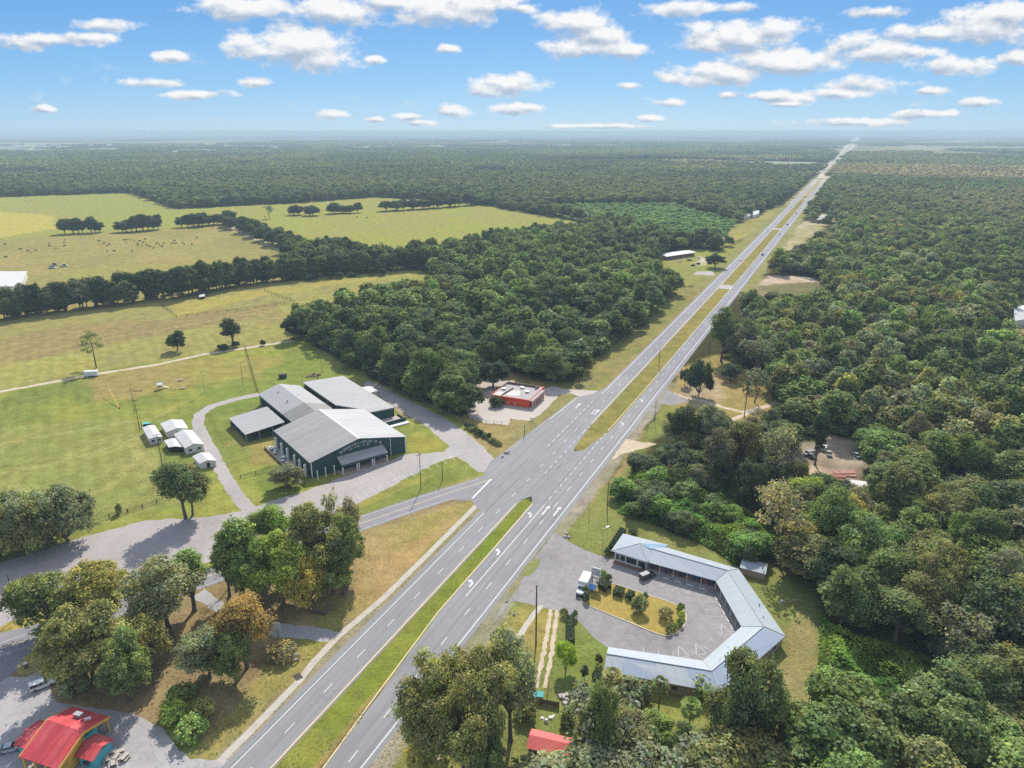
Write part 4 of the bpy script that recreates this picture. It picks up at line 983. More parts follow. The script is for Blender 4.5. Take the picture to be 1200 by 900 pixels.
# simplified trees for the distance
def far_variant(seed, Rr, H, z0, nl, clumps, q, leaf, crad):
    r_ = np.random.default_rng(seed); (V, Fq, C), L = crown_geo(r_, Rr, z0, H, nl, clumps, q, leaf, crad=crad)
    return V, Fq, C
def far_mesh(V, Fq, C):
    return np_mesh('far crown', V, Fq, [M['leaf_far']], {'leafvar': ('POINT', 'FLOAT_COLOR', np.concatenate([C, np.ones((len(C), 1))], 1))})
FARV = [far_mesh(*far_variant(200 + i, 5.2, 15, 1.0, nl_, 36, 8, .56, 1.1)) for i, nl_ in enumerate((8, 11, 14, 17, 12))]           # 0-4 single trees
FARV += [far_mesh(*far_variant(221, 4.6, 15, 2.0, 10, 14, 5, .5, 1.2)), far_mesh(*far_variant(222, 3.0, 18, 3.0, 9, 30, 8, .5, .9))]   # 5 sparse, 6 narrow
def grove(seed, n, size):
    r_ = np.random.default_rng(seed); Vs, Fs, Cs, k = [], [], [], 0
    for _ in range(n):
        V, Fq, C = far_variant(int(r_.integers(1e6)), 6.0, r_.uniform(12, 18), 3, 5, 12, 4, 1.7, 2.0)
        a = r_.uniform(-size / 2, size / 2, 2); V = V + np.array((a[0], a[1], 0)); Vs.append(V); Fs.append(Fq + k); k += len(V); Cs.append(C * r_.uniform(.75, 1.25) * np.array((r_.uniform(.9, 1.15), 1, 1)))
    return far_mesh(np.concatenate(Vs), np.concatenate(Fs), np.concatenate(Cs))
FARV += [grove(300 + i, 10, 34) for i in range(3)]                                                      # 7-9 groves
X2, Y2 = sample(11.5, 1000, 2100, .45, rng); X3, Y3 = sample(25, 2100, 4300, .45, rng); X4, Y4 = sample(46, 4300, 9000, .45, rng)
thin = vnoise(X3, Y3, 420, 31) * .6 + vnoise(X3, Y3, 130, 32) * .4 < .66; X3, Y3 = X3[thin], Y3[thin]
thin = vnoise(X4, Y4, 900, 4) * .6 + vnoise(X4, Y4, 320, 7) * .4 < .55; X4, Y4 = X4[thin], Y4[thin]
UX, UY = sample(6.0, 90, 460, .48, rng)
PTS = np.concatenate([np.stack([a, b, np.zeros_like(a)], 1) for a, b in ((UX, UY), (NX[rest], NY[rest]), (X2, Y2), (X3, Y3), (X4, Y4))])
nu = len(UX); n0, n2, n3, n4 = nu + len(rest), len(X2), len(X3), len(X4); n = len(PTS)
IDX = np.concatenate([rng.choice(7, n0 + n2, p=[.19, .19, .19, .15, .14, .08, .06]), rng.integers(7, 10, n3 + n4)])
SC = np.ones((n, 3)); SC[:n0] = np.stack([rng.uniform(.85, 1.55, n0)] * 2 + [rng.uniform(.62, 1.38, n0)], 1)
SC[n0:n0 + n2] = np.stack([rng.uniform(1.1, 1.6, n2)] * 2 + [rng.uniform(.7, 1.2, n2)], 1)
SC[n0 + n2:] = np.stack([rng.uniform(.8, 1.2, n3 + n4)] * 2 + [rng.uniform(.75, 1.15, n3 + n4)], 1); SC[-n4:, :2] *= 1.75
TC = np.ones((n, 4))
TC[:n0, :3] = [tint(rng.choice(['dark', 'deep', 'mid', 'olive']), .3)[:3] for _ in range(nu)] + [tint(TN[i], .34)[:3] for i in rest]
SC[:nu] = np.stack([rng.uniform(.4, .85, nu)] * 2 + [rng.uniform(.2, .45, nu)], 1)
pa = inside(PINES, PTS[:, 0], PTS[:, 1]); SC[pa] *= np.array((.6, .6, .34))
rg = region(PTS[:, 0], PTS[:, 1]); b = np.nonzero(np.arange(n) >= n0)[0]
nn = vnoise(PTS[:, 0], PTS[:, 1], 300, 41) * .5 + vnoise(PTS[:, 0], PTS[:, 1], 900, 42) * .2 + rng.random(n) * .3
def pal(t, rgi):
    stops = [(.25, 'deep'), (.45, 'dark'), (.6, 'mid'), (.75, 'olive')] if not rgi else [(.22, 'dark'), (.45, 'mid'), (.6, 'olive'), (.72, 'grey'), (.85, 'yellow')]
    return np.array([np.interp(t, [s[0] for s in stops], [TINT[s[1]][k] for s in stops]) for k in range(3)]) * rng.uniform(.8, 1.2)
for i in b: TC[i, :3] = pal(nn[i], rg[i])
TC[:, :3] *= 1.18
TC[pa, :3] = np.array((.21, .33, .11)) * rng.uniform(.85, 1.2, (pa.sum(), 1))
# pale yellowish belts tinted into the woods further out
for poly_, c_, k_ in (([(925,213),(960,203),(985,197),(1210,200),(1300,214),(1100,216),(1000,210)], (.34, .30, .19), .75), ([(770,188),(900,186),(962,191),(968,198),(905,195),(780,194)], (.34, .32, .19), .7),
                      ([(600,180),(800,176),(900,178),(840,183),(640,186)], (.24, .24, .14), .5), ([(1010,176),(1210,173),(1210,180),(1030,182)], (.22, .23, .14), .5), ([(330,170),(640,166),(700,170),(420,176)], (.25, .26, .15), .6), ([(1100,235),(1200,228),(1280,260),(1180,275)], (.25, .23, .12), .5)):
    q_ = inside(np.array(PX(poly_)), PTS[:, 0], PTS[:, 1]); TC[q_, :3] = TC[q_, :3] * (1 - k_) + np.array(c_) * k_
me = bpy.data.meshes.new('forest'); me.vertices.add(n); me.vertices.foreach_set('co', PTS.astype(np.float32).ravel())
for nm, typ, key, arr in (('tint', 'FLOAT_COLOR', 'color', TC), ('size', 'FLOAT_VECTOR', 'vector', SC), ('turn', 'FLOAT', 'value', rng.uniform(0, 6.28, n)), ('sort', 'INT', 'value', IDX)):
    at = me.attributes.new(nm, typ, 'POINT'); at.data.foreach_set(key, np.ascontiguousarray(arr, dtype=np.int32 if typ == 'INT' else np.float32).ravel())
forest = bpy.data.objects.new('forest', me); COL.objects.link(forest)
props(forest, 'unbroken mass of woodland running from the pastures and the motel wood to the horizon', 'forest', None, 'stuff')
ng = bpy.data.node_groups.new('woodland', 'GeometryNodeTree')
ng.interface.new_socket('Geometry', in_out='INPUT', socket_type='NodeSocketGeometry'); ng.interface.new_socket('Geometry', in_out='OUTPUT', socket_type='NodeSocketGeometry')
gi, go, jn = ng.nodes.new('NodeGroupInput'), ng.nodes.new('NodeGroupOutput'), ng.nodes.new('GeometryNodeJoinGeometry')
def named(nm, typ):
    a = ng.nodes.new('GeometryNodeInputNamedAttribute'); a.data_type = typ; a.inputs['Name'].default_value = nm; return a.outputs['Attribute']
aS, aT, aI = named('size', 'FLOAT_VECTOR'), named('turn', 'FLOAT'), named('sort', 'INT')
cx = ng.nodes.new('ShaderNodeCombineXYZ'); ng.links.new(aT, cx.inputs[2])
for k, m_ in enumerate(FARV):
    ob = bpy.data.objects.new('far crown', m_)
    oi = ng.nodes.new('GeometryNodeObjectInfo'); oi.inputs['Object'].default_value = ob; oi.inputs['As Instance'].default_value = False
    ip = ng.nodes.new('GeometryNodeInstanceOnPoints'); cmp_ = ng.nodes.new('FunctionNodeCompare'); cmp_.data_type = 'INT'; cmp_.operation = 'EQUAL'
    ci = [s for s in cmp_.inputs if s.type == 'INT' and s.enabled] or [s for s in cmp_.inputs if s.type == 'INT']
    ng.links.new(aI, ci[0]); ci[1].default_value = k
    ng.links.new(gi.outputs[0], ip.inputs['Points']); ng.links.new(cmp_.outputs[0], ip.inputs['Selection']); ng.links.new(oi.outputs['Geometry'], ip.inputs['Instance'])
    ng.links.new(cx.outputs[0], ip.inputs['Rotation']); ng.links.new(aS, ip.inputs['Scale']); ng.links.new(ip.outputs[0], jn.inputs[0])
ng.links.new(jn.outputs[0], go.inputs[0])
md = forest.modifiers.new('woodland', 'NODES'); md.node_group = ng
print('woods: near', len(gone), 'mass', n)

# ------------------------------------------------------------------ vine covered bank and undergrowth
def vines(name, label, polys, tn, hmax, density, leaf, seed):
    r_ = np.random.default_rng(seed); Vs, Fs, Cs, k = [], [], [], 0
    for P in polys:
        lo, hi = P.min(0), P.max(0); A = (hi - lo).prod(); m = int(A * density)
        X, Y = r_.uniform(lo[0], hi[0], m), r_.uniform(lo[1], hi[1], m); q = inside(P, X, Y); X, Y = X[q], Y[q]
        # height falls to the edge: distance to the outline
        Pd = np.array(densify([tuple(p) for p in P], 1.5)); dd = np.min(np.hypot(X[:, None] - Pd[None, :, 0], Y[:, None] - Pd[None, :, 1]), 1)
        hz = np.clip(dd / 4, .12, 1) * hmax * (.12 + 1.25 * vnoise(X, Y, 6, seed) * vnoise(X, Y, 17, seed + 1) * 1.6 + .25 * vnoise(X, Y, 2.6, seed + 2))
        e = .6; hx = vnoise(X + e, Y, 7, seed) - vnoise(X - e, Y, 7, seed); hy = vnoise(X, Y + e, 7, seed) - vnoise(X, Y - e, 7, seed)
        Nn = np.stack([-hx * 2, -hy * 2, np.ones_like(hx)], 1) + r_.normal(0, .55, (len(X), 3))
        lum = (.45 + 1.1 * vnoise(X, Y, 4, seed + 3)) * r_.uniform(.8, 1.2, len(X)); yel = vnoise(X, Y, 14, seed + 4)
        V, Fq, C = quads(np.stack([X, Y, hz * r_.uniform(.72, 1.05, len(X))], 1), Nn, leaf, r_, .75, np.stack([lum * (.75 + .6 * yel), lum, lum * (1.05 - .4 * yel)], 1))
        Vs.append(V); Fs.append(Fq + k); k += len(V); Cs.append(C)
    C = np.concatenate(Cs)
    me = np_mesh(name, np.concatenate(Vs), np.concatenate(Fs), [M['leaf']], {'leafvar': ('POINT', 'FLOAT_COLOR', np.concatenate([C, np.ones((len(C), 1))], 1))})
    o = bpy.data.objects.new(name, me); COL.objects.link(o); o.color = tint(tn, 0)
    return props(o, label, 'undergrowth', None, 'stuff')
vines('undergrowth', 'bright green vines smothering the bank between the highway and the motel lawn', [KUDW[0]], 'vine', 4.2, 10, .36, 3)
vines('undergrowth', 'bright green vines covering the low ground right of the motel back lawn', [KUDW[1]], 'vine', 4.4, 10, .36, 9)
vines('undergrowth', 'low brush filling the openings round the junk yard and the sandy lots across the highway', [np.array(PX(p)) for p in ([(920,590),(935,582),(1000,588),(1022,570),(1022,600),(1000,628),(935,628)], [(868,356),(900,352),(960,345),(955,366),(880,376)], [(908,302),(935,298),(962,284),(962,292),(935,308),(908,316)])], 'olive', 3.0, 5, .42, 21)
vines('undergrowth', 'dark tangled brush under the trees above the vine covered bank', [np.array(PX([(752,548),(772,522),(800,515),(850,510),(905,500),(925,508),(905,600),(862,594),(802,574),(772,560)]))], 'dark', 3.4, 7, .4, 15)
# ------------------------------------------------------------------ building materials
M['green_wall'] = metal_roof('dark green ribbed wall', (.034, .080, .076), .5, .14)
M['hall_roof'] = metal_roof('weathered galvanised roof', (.40, .385, .37), .92, .14, (.27, .24, .22), R(0), .45, .55)
M['hall_roof2'] = metal_roof('weathered galvanised roof, cleaner', (.47, .465, .46), .92, .10, (.36, .34, .32), 0, .35, .5)
M['dull_roof'] = metal_roof('dull older roof', (.215, .205, .195), .92, .14, (.155, .14, .13), R(90), .5, .6)
M['dull_roof_x'] = metal_roof('dull shed roof', (.315, .312, .307), .92, .12, (.245, .23, .22), R(90), .4, .6)
M['white'] = surface('white painted metal', (.66, .66, .64), .08, 1, .6, 0, None, (.42, .40, .36), .7, .35)
M['offwhite'] = surface('off white siding', (.58, .57, .53), .08, 1, .7, .1, None, (.38, .34, .28), .4, .4)
M['white_roof'] = metal_roof('white sheet roof', (.48, .475, .46), .6, .08, (.42, .36, .3), R(0), .4, .55)
M['dark'] = surface('dark interior', (.018, .017, .016), .3, 1, .9, 0)
M['glass'] = paint('dark window glass', (.025, .03, .035), .12, 0, .8)
M['concrete'] = surface('bare concrete', (.38, .34, .30), .18, .8, .9, .15, None, (.22, .18, .14), .5, .5)
M['rustdirt'] = surface('rust stained concrete', (.40, .31, .24), .25, .6, .9, .1, None, (.33, .2, .12), .5, .6)
M['motel_roof'] = [metal_roof('pale blue grey motel roof', c, .5, .07, (.30, .35, .38), R(a), .28, .42) for c, a in (((.315, .345, .375), -28), ((.325, .36, .38), 90), ((.34, .375, .395), 42), ((.36, .39, .415), -10))]
M['motel_blue'] = metal_roof('newer blue roof sheets', (.28, .33, .41), .5, .06, None, R(-10), 0, .4)
M['sky_blue'] = metal_roof('bright blue roof patch', (.26, .38, .48), .5, .12, (.34, .41, .47), R(-28), .5, .45)
M['brick'] = surface('brown brick', (.21, .115, .085), .25, 4, .9, .2, None, (.13, .08, .06), .5, .4)
M['tan_wall'] = surface('tan rendered wall', (.38, .29, .22), .12, 1, .9, .1, None, (.26, .2, .15), .5, .5)
M['navy'] = paint('navy door', (.03, .045, .13), .5)
M['brown_wood'] = surface('weathered boards', (.16, .115, .08), .25, 1.5, .95, .3, None, (.08, .06, .045), .6, .5, (1, 1, .2))
M['pole'] = surface('creosoted pole', (.085, .065, .05), .2, 2, .95, .2)
M['steel'] = paint('galvanised steel', (.42, .43, .44), .45, .6)
M['black'] = paint('black rubber', (.015, .015, .016), .8, 0, .2)
M['red_wall'] = surface('faded bright red wall', (.72, .085, .035), .14, .7, .7, .05, None, (.5, .12, .07), .4, .5)
M['salmon'] = surface('salmon and white pier', (.62, .36, .29), .15, 1, .8, .05)
M['flat_roof'] = surface('patched flat roof', (.34, .315, .305), .2, .35, .9, .1, None, (.2, .185, .18), .35, .75)
M['roof_white'] = surface('white roof coating', (.52, .50, .47), .15, .5, .85, .05, None, (.3, .28, .26), .4, .8)
M['red_roof'] = metal_roof('red sheet roof', (.50, .042, .055), .55, .12, (.56, .16, .15), R(0), .35, .5)
M['red_tin'] = metal_roof('faded red tin', (.62, .14, .13), .5, .10, (.55, .27, .22), R(70), .4, .5)
M['yellow'] = surface('golden yellow paint', (.68, .39, .07), .1, 1, .6, 0)
M['teal'] = surface('teal paint', (.09, .40, .42), .12, 1, .6, 0, None, (.06, .28, .3), .4, .4)
M['blue_paint'] = paint('bright blue paint', (.10, .28, .66), .45)

# ------------------------------------------------------------------ green auction hall (local axes: x along the front, y to the rear)
W_, D_, E_, RZ_ = 37.4, 35.3, 6.2, 10.5
hall = thing('auction_hall', 'large dark green metal hall with grey gabled roof and an arc of white lettering', 'hall', (-70.3, 226.6), R(37))
mb = MB()
c0 = W_ / 2
prof = [(0, 0), (W_, 0), (W_, E_), (c0, RZ_ - .12), (0, E_)]
V = [(x, 0.02, z) for x, z in prof] + [(x, D_, z) for x, z in prof]
mb.add(V, [(0, 1, 2, 3, 4), (9, 8, 7, 6, 5), (1, 6, 7, 2), (5, 0, 4, 9)]); mb.build('wall', M['green_wall'], hall, True)
mb = MB(); ov = .35
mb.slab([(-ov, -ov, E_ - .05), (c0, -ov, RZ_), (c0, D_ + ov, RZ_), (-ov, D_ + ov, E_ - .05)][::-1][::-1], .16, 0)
mb.slab([(c0, -ov, RZ_), (W_ + ov, -ov, E_ - .05), (W_ + ov, D_ + ov, E_ - .05), (c0, D_ + ov, RZ_)], .16, 1)  # left slope has a darker sheet colour than the right one
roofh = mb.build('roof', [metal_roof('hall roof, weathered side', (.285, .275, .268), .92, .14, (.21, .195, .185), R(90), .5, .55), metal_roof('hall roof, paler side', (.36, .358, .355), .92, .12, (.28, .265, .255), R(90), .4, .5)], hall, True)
MB().add([(c0 - .35, -ov - .02, RZ_ - .05), (c0, -ov - .02, RZ_ + .05), (c0 + .35, -ov - .02, RZ_ - .05), (c0 - .35, D_ + ov, RZ_ - .05), (c0, D_ + ov, RZ_ + .05), (c0 + .35, D_ + ov, RZ_ - .05)], [(0, 1, 4, 3), (1, 2, 5, 4)]).build('ridge_cap', M['white'], roofh, True)
for x in (0.12, W_ - .12): MB().box((x, -.12, 0), (.34, .22, E_ - .3)).build('corner_trim', M['white'], hall, True)
MB().tube((31, -.2, 0), (31, -.2, 7.0), .15, n=6).build('downpipe', M['white'], hall, True)
# the lettering follows an arc below the gable; only strokes can be made out
mb = MB(); rr = random.Random(4)
def letter(x, z, a, hgt, wid, k):
    ca, sa_ = math.cos(a), math.sin(a); t = wid * .26
    bars = [[(0, 0, t, hgt)], [(0, 0, t, hgt), (wid - t, 0, t, hgt), (0, hgt - t, wid, t)], [(0, 0, t, hgt), (0, 0, wid, t)], [(0, 0, t, hgt), (0, hgt - t, wid, t), (0, hgt * .45, wid * .8, t), (0, 0, wid, t)],
            [(wid / 2 - t / 2, 0, t, hgt), (0, hgt - t, wid, t)], [(0, 0, t, hgt), (wid - t, 0, t, hgt), (0, 0, wid, t), (0, hgt - t, wid, t)]][k]
    for bx, bz, bw, bh in bars:
        q = [(bx, bz), (bx + bw, bz), (bx + bw, bz + bh), (bx, bz + bh)]
        mb.add([(x + px * ca - pz * sa_, -.05, z + px * sa_ + pz * ca) for px, pz in q], [(0, 1, 2, 3)])
for i in range(30):
    if i in (12, 14, 23, 27): continue
    t = i / 29; x = 11.2 + t * 15.8; zz = 9.15 - .0325 * (x - 19.0) ** 2
    letter(x, zz - .95, math.atan(-.065 * (x - 19.0)), .95, .46, rr.randrange(6))
for i in range(16):
    if i in (3, 9, 13): continue
    x = 14.6 + i * .5; zz = 7.75 - .03 * (x - 18.8) ** 2
    letter(x, zz - .6, math.atan(-.06 * (x - 18.8)), .6, .34, rr.randrange(6))
mb.build('sign_lettering', M['white'], hall, True)
# entrance porch
mb = MB(); mb.slab([(9.7, -3.9, 3.75), (27.9, -3.9, 3.75), (27.9, -.06, 5.5), (9.7, -.06, 5.5)], .18); pr = mb.build('porch_roof', M['dull_roof_x'], hall, True)
mb = MB().box((18.8, -3.72, 2.75), (17.9, .22, .82)); mb.build('porch_beam', M['green_wall'], hall, True)
for x in (10.1, 15.6, 16.4, 21.6, 22.4, 27.5): MB().box((x, -3.7, 0), (.36, .36, 2.8)).build('porch_post', M['white'], hall, True)
MB().box((18.8, -2.2, 0), (19, 4.4, .12)).build('porch_floor', M['rustdirt'], hall, True)
for x in (13, 17, 21, 25): MB().box((x, -.06, .2), (1.8, .08, 2.3)).build('door', M['dark'], hall, True)
MB().box((18.8, -3.62, 1.0), (17.2, .07, .1)).build('porch_rail', M['steel'], hall, True)
for i, y in enumerate((3.0, 8.0, 13.0, 20.0, 26.0, 32.0)):
    mb = MB().tube((-1.0, y, 0), (-1.0, y, 4.3 - .2 * (i % 2)), .55, n=10).tube((-1.0, y, 4.2), (-1.0, y, 4.75), .62, .2, 10); mb.build('exhaust_stack', M['white'], hall, True)
for y in (5.5, 10.5, 16.5, 23): MB().box((-.06, y, .1), (.1, 2.6, 3.2)).build('bay_door', M['dark'], hall, True)
# long rear wing
wing = thing('rear_barn', 'long low barn with grey gabled roof joined to the back of the green hall', 'barn', (-70.3, 226.6), R(37))
mb = MB(); prof = [(9.9, 0), (28.4, 0), (28.4, 4.9), (19.2, 7.6), (9.9, 4.9)]
V = [(x, 36.2, z) for x, z in prof] + [(x, 83.0, z) for x, z in prof]; mb.add(V, [(0, 1, 2, 3, 4), (9, 8, 7, 6, 5), (1, 6, 7, 2), (5, 0, 4, 9)]); mb.build('wall', M['green_wall'], wing, True)
mb = MB()
for (ya, yb, m0, m1) in ((35.9, 53.5, 1, 1), (53.5, 83.4, 0, 0)):
    mb.slab([(9.5, ya, 4.85), (19.2, ya, 7.75), (19.2, yb, 7.75), (9.5, yb, 4.85)], .15, m0); mb.slab([(19.2, ya, 7.75), (28.7, ya, 4.85), (28.7, yb, 4.85), (19.2, yb, 7.75)], .15, m1)
mb.build('roof', [M['dull_roof_x'], M['dull_roof']], wing, True)
for x, y in ((15, 62), (17.3, 70), (16, 75), (21.5, 66)): MB().box((x, y, 6.6), (.5, .5, .75)).build('roof_vent', M['steel'], wing, True)
for k in range(9): MB().box((9.82, 39 + k * 4.9, .6), (.1, 3.4, 2.6)).build('stall_opening', M['dark'], wing, True)
MB().box((30.0, 57, 0), (2.6, 8.0, 3.0)).build('lean_to', M['white_roof'], wing, True)
def open_shed(name, label, cat, poly, zs, th, roofmat, posts, wallmat=None, walls=(), deep=True):
    """roof on posts; poly in hall axes, zs the heights of its corners"""
    t = thing(name, label, cat, (-70.3, 226.6), R(37))
    MB().slab([(p[0], p[1], z) for p, z in zip(poly, zs)], th).build('roof', roofmat, t, True)
    for (x, y, z) in posts: MB().box((x, y, 0), (.25, .25, z)).build('post', M['steel'], t, True)
    for a, b, z0, z1 in walls:
        a, b = np.array(a, float), np.array(b, float); L = np.hypot(*(b - a)); c = (a + b) / 2
        MB().box((c[0], c[1], z0), (L, .12, z1 - z0), math.atan2(*(b - a)[::-1])).build('wall', wallmat, t, True)
    return t
open_shed('livestock_shed', 'low open sided shed with flat grey roof on the grass beside the long barn', 'shed', [(-8.6, 44.6), (7.3, 44.6), (7.5, 66), (-8.6, 66)], (3.5, 4.9, 4.9, 3.5), .25, M['dull_roof_x'],
          [(-8.2, 45, 3.3), (-3, 45, 3.7), (2.2, 45, 4.2), (6.9, 45, 4.6), (-8.2, 51.5, 3.3), (-8.2, 58.5, 3.3), (-8.2, 65.6, 3.3), (6.9, 65.6, 4.6)], M['green_wall'], [((-8.2, 65.6), (6.9, 65.6), 0, 3.2), ((-8.2, 46), (-8.2, 65), .2, 1.4), ((-8, 45.2), (6.5, 45.2), .3, 1.3), ((6.8, 46), (6.8, 65.4), 0, 3.4), ((-4.5, 50), (6.5, 50), 0, 2.6)])
open_shed('livestock_shed', 'wide pale flat roofed shed at the far corner of the hall, by the woodland drive', 'shed', [(38.1, 32.2), (50.3, 32.2), (50.3, 84), (30.4, 84), (30.4, 47.5), (38.1, 36)], (5.5, 5.0, 5.0, 6.0, 6.0, 5.6), .5, M['dull_roof_x'],
          [(30.8, 48, 5.5), (30.8, 57, 5.5), (30.8, 66, 5.5), (30.8, 75, 5.5), (30.8, 83.6, 5.5), (49.9, 45, 4.5), (49.9, 58, 4.5), (49.9, 71, 4.5)], M['green_wall'], [((38.5, 32.6), (50, 32.6), 0, 4.6), ((49.9, 33), (49.9, 83.5), 0, 3.6), ((31, 83.5), (49.9, 83.5), 0, 4.6), ((31.5, 49), (31.5, 83), 0, 2.2), ((36, 48), (36, 83), 0, 5)])
open_shed('lean_to_shed', 'small white roofed shed against the wide pale shed', 'shed', [(50.6, 59.4), (56.6, 59.4), (56.6, 68.6), (50.6, 68.6)], (3.3, 2.9, 2.9, 3.3), .2, M['white_roof'], [(56.3, 59.8, 2.8), (56.3, 68.2, 2.8), (56.3, 64, 2.8)], M['green_wall'], [((51, 68.2), (56.3, 68.2), 0, 2.5), ((51, 64), (56, 64), 0, 1.2)])
dock = thing('loading_dock', 'low concrete loading dock with pale ramp beside the hall', 'loading dock', (-70.3, 226.6), R(37))
MB().box((45, 29.5, 0), (11.5, 5, 1.15)).build('platform', M['concrete'], dock, True); MB().box((47, 24.6, 0), (10.5, 2.2, .55)).build('ramp', M['white'], dock, True)
mb = MB().box((46, 26.4, 0), (12.5, .25, 1.9)); mb.build('side_wall', M['green_wall'], dock, True); MB().box((51.4, 29.6, 0), (.25, 6, 1.9)).build('side_wall', M['green_wall'], dock, True)
a37 = R(37); HL = lambda x, y: np.array((-70.3 + x * math.cos(a37) - y * math.sin(a37), 226.6 + x * math.sin(a37) + y * math.cos(a37)))
sheet('yard_pad', [HL(-4.6, 35), HL(-4.6, 12), HL(-.2, 12), HL(-.2, 35)], .02, M['concrete'], .1)
single(MB().box((*HL(-4.7, 23.5), 0), (.25, 23, .9), a37).build('low_wall', M['brown_wood']), 'low brown board wall edging the yard beside the exhaust stacks', 'low wall')
for k, (x, y, s) in enumerate(((-3.2, 31.5, .9), (-2.6, 29.4, .7), (-3.4, 27.2, .8), (-2.4, 21.0, 1.0), (-3.5, 18.6, .8), (-2.8, 16.4, .7), (-3.0, 34, .6))):
    p = HL(x, y); t = thing('feed_tank', 'round grey feed tank in the cluttered yard beside the hall', 'tank', p, .3 * k, 'feed tanks beside the hall'); t.scale = (s, s, s)
    MB().tube((0, 0, 0), (0, 0, 1.2), .9, .9, 12).build('body', M['steel'], t, True); MB().tube((0, 0, 1.2), (0, 0, 1.55), .92, .25, 12).build('lid', M['white'], t, True)
wp = None
for k, (x, y) in enumerate(((1.1, -2.8), (4.3, -2.3), (7.5, -2.4))):
    p = HL(x, y)
    if wp is None:
        wp = thing('white_post', 'tall white steel post on the strip of grass before the green hall', 'post', p, 0, 'white posts before the hall')
        MB().box((0, 0, 0), (.3, .3, 3.7)).build('shaft', M['white'], wp, True); MB().box((0, 0, 3.7), (.42, .42, .08)).build('cap', M['white'], wp, True)
    else: copy_thing(wp, p)

# ------------------------------------------------------------------ small buildings
def gable(name, label, cat, P, eave, rise, wall, roof, along=True, ov=.35, th=.12, doors=0, wins=0, group=None, rooflab=None):
    """P: four corners; a-b is the front. along: ridge runs front to back (gable to the front)"""
    a, b, c, d = [np.array(p, float) for p in P]; o = (a + b + c + d) / 4
    t = thing(name, label, cat, o, 0, group)
    if not along: a, b, c, d = b, c, d, a
    m0, m1 = (a + b) / 2, (d + c) / 2; ax = (m1 - m0) / np.hypot(*(m1 - m0)); sx_ = (b - a) / np.hypot(*(b - a))
    mb = MB(); V = [(*a, 0), (*b, 0), (*b, eave), (*m0, eave + rise), (*a, eave), (*d, 0), (*c, 0), (*c, eave), (*m1, eave + rise), (*d, eave)]
    mb.add(V, [(0, 1, 2, 3, 4), (9, 8, 7, 6, 5), (1, 6, 7, 2), (5, 0, 4, 9)]); mb.build('wall', wall, t)
    k = rise / (np.hypot(*(b - a)) / 2) * ov
    mb = MB(); e0, e1 = m0 - ax * ov, m1 + ax * ov; zr, ze = eave + rise + .1, eave - k + .1
    A, B, Cc, Dd = a - ax * ov - sx_ * ov, b - ax * ov + sx_ * ov, c + ax * ov + sx_ * ov, d + ax * ov - sx_ * ov
    mb.slab([(*A, ze), (*e0, zr), (*e1, zr), (*Dd, ze)], th); mb.slab([(*e0, zr), (*B, ze), (*Cc, ze), (*e1, zr)], th)
    r_ = mb.build('roof', roof, t)
    a, b = [np.array(p, float) for p in P][:2]; f = (b - a); L = np.hypot(*f); f /= L; nrm = np.array((f[1], -f[0])); an = math.atan2(f[1], f[0])
    for i in range(doors):
        p = a + f * L * (i + .5) / doors + nrm * .03; MB().box((*p, .05), (min(1.0, L * .3), .08, min(2.0, eave - .3)), an).build('door', M['dark'], t)
    for i in range(wins):
        p = a + f * L * (i + .5) / wins + nrm * .03; MB().box((*p, 1.0), (1.1, .08, .9), an).build('window', M['glass'], t)
    return t
gable('trailer_home', 'long narrow white trailer home on the mown field, leftmost of the white sheds', 'trailer', [(-140.5, 255), (-136.8, 257.3), (-145.0, 268.6), (-148.6, 266.2)], 2.5, .5, M['offwhite'], M['white_roof'], True, .2, .1, 0, 2)
gable('utility_shed', 'white gabled shed behind the others, beside the gravel drive bend', 'shed', [(-136.8, 261.8), (-130.2, 265.4), (-136.4, 274.4), (-143.2, 270.4)], 2.6, .9, M['offwhite'], M['white_roof'], True, .3, .1, 1)
gable('utility_shed', 'white shed with bright ridge and dark window strip, middle of the white sheds', 'shed', [(-122.8, 246.2), (-117.6, 249.8), (-127.4, 263.0), (-132.6, 259.2)], 2.7, 1.1, M['offwhite'], M['white_roof'], True, .3, .1, 0, 2)
gable('carport', 'low white carport roof leaning against the middle white shed', 'carport', [(-129.8, 248.2), (-125.2, 248.4), (-130.2, 256.6), (-134.0, 254)], 2.2, .3, M['dark'], M['white_roof'], True, .4, .1)
gable('utility_shed', 'small white gabled shed behind the lone dark tree', 'shed', [(-112.2, 233.8), (-107.6, 236.2), (-112.6, 242.6), (-117.2, 239.8)], 2.3, .8, M['offwhite'], M['white_roof'], True, .3, .1, 1)
t = thing('storage_tank', 'small teal lidded tank at the head of the trailer home', 'tank', g(172.5, 500)); MB().box((0, 0, 0), (2.6, 1.6, 1.4), .3).build('body', M['dark'], t, True); MB().box((0, 0, 1.4), (2.8, 1.8, .25), .3).build('lid', M['teal'], t, True)
gable('motel_shed', 'small tan shed with pale blue roof behind the motel north wing', 'shed', [(62.9, 169.0), (68.5, 166.0), (70.6, 170.6), (64.9, 173.4)], 2.0, .5, M['tan_wall'], M['motel_roof'][0], False, .25, .1, 0, 0)
gable('tin_shed', 'red tin roofed shed among trees below the board fence', 'shed', [(3.2, 107.8), (10.4, 105.8), (11.4, 109.8), (4.2, 112)], 2.3, .8, M['brown_wood'], M['red_tin'], False, .35, .1, 1, 2)
gable('cattle_barn', 'large white roofed cattle barn behind the hedgerow at the picture edge', 'barn', [(-371, 533), (-403.5, 593), (-452, 566), (-420, 506)], 5.2, 2.6, M['offwhite'], M['white_roof'], False, .6, .2)
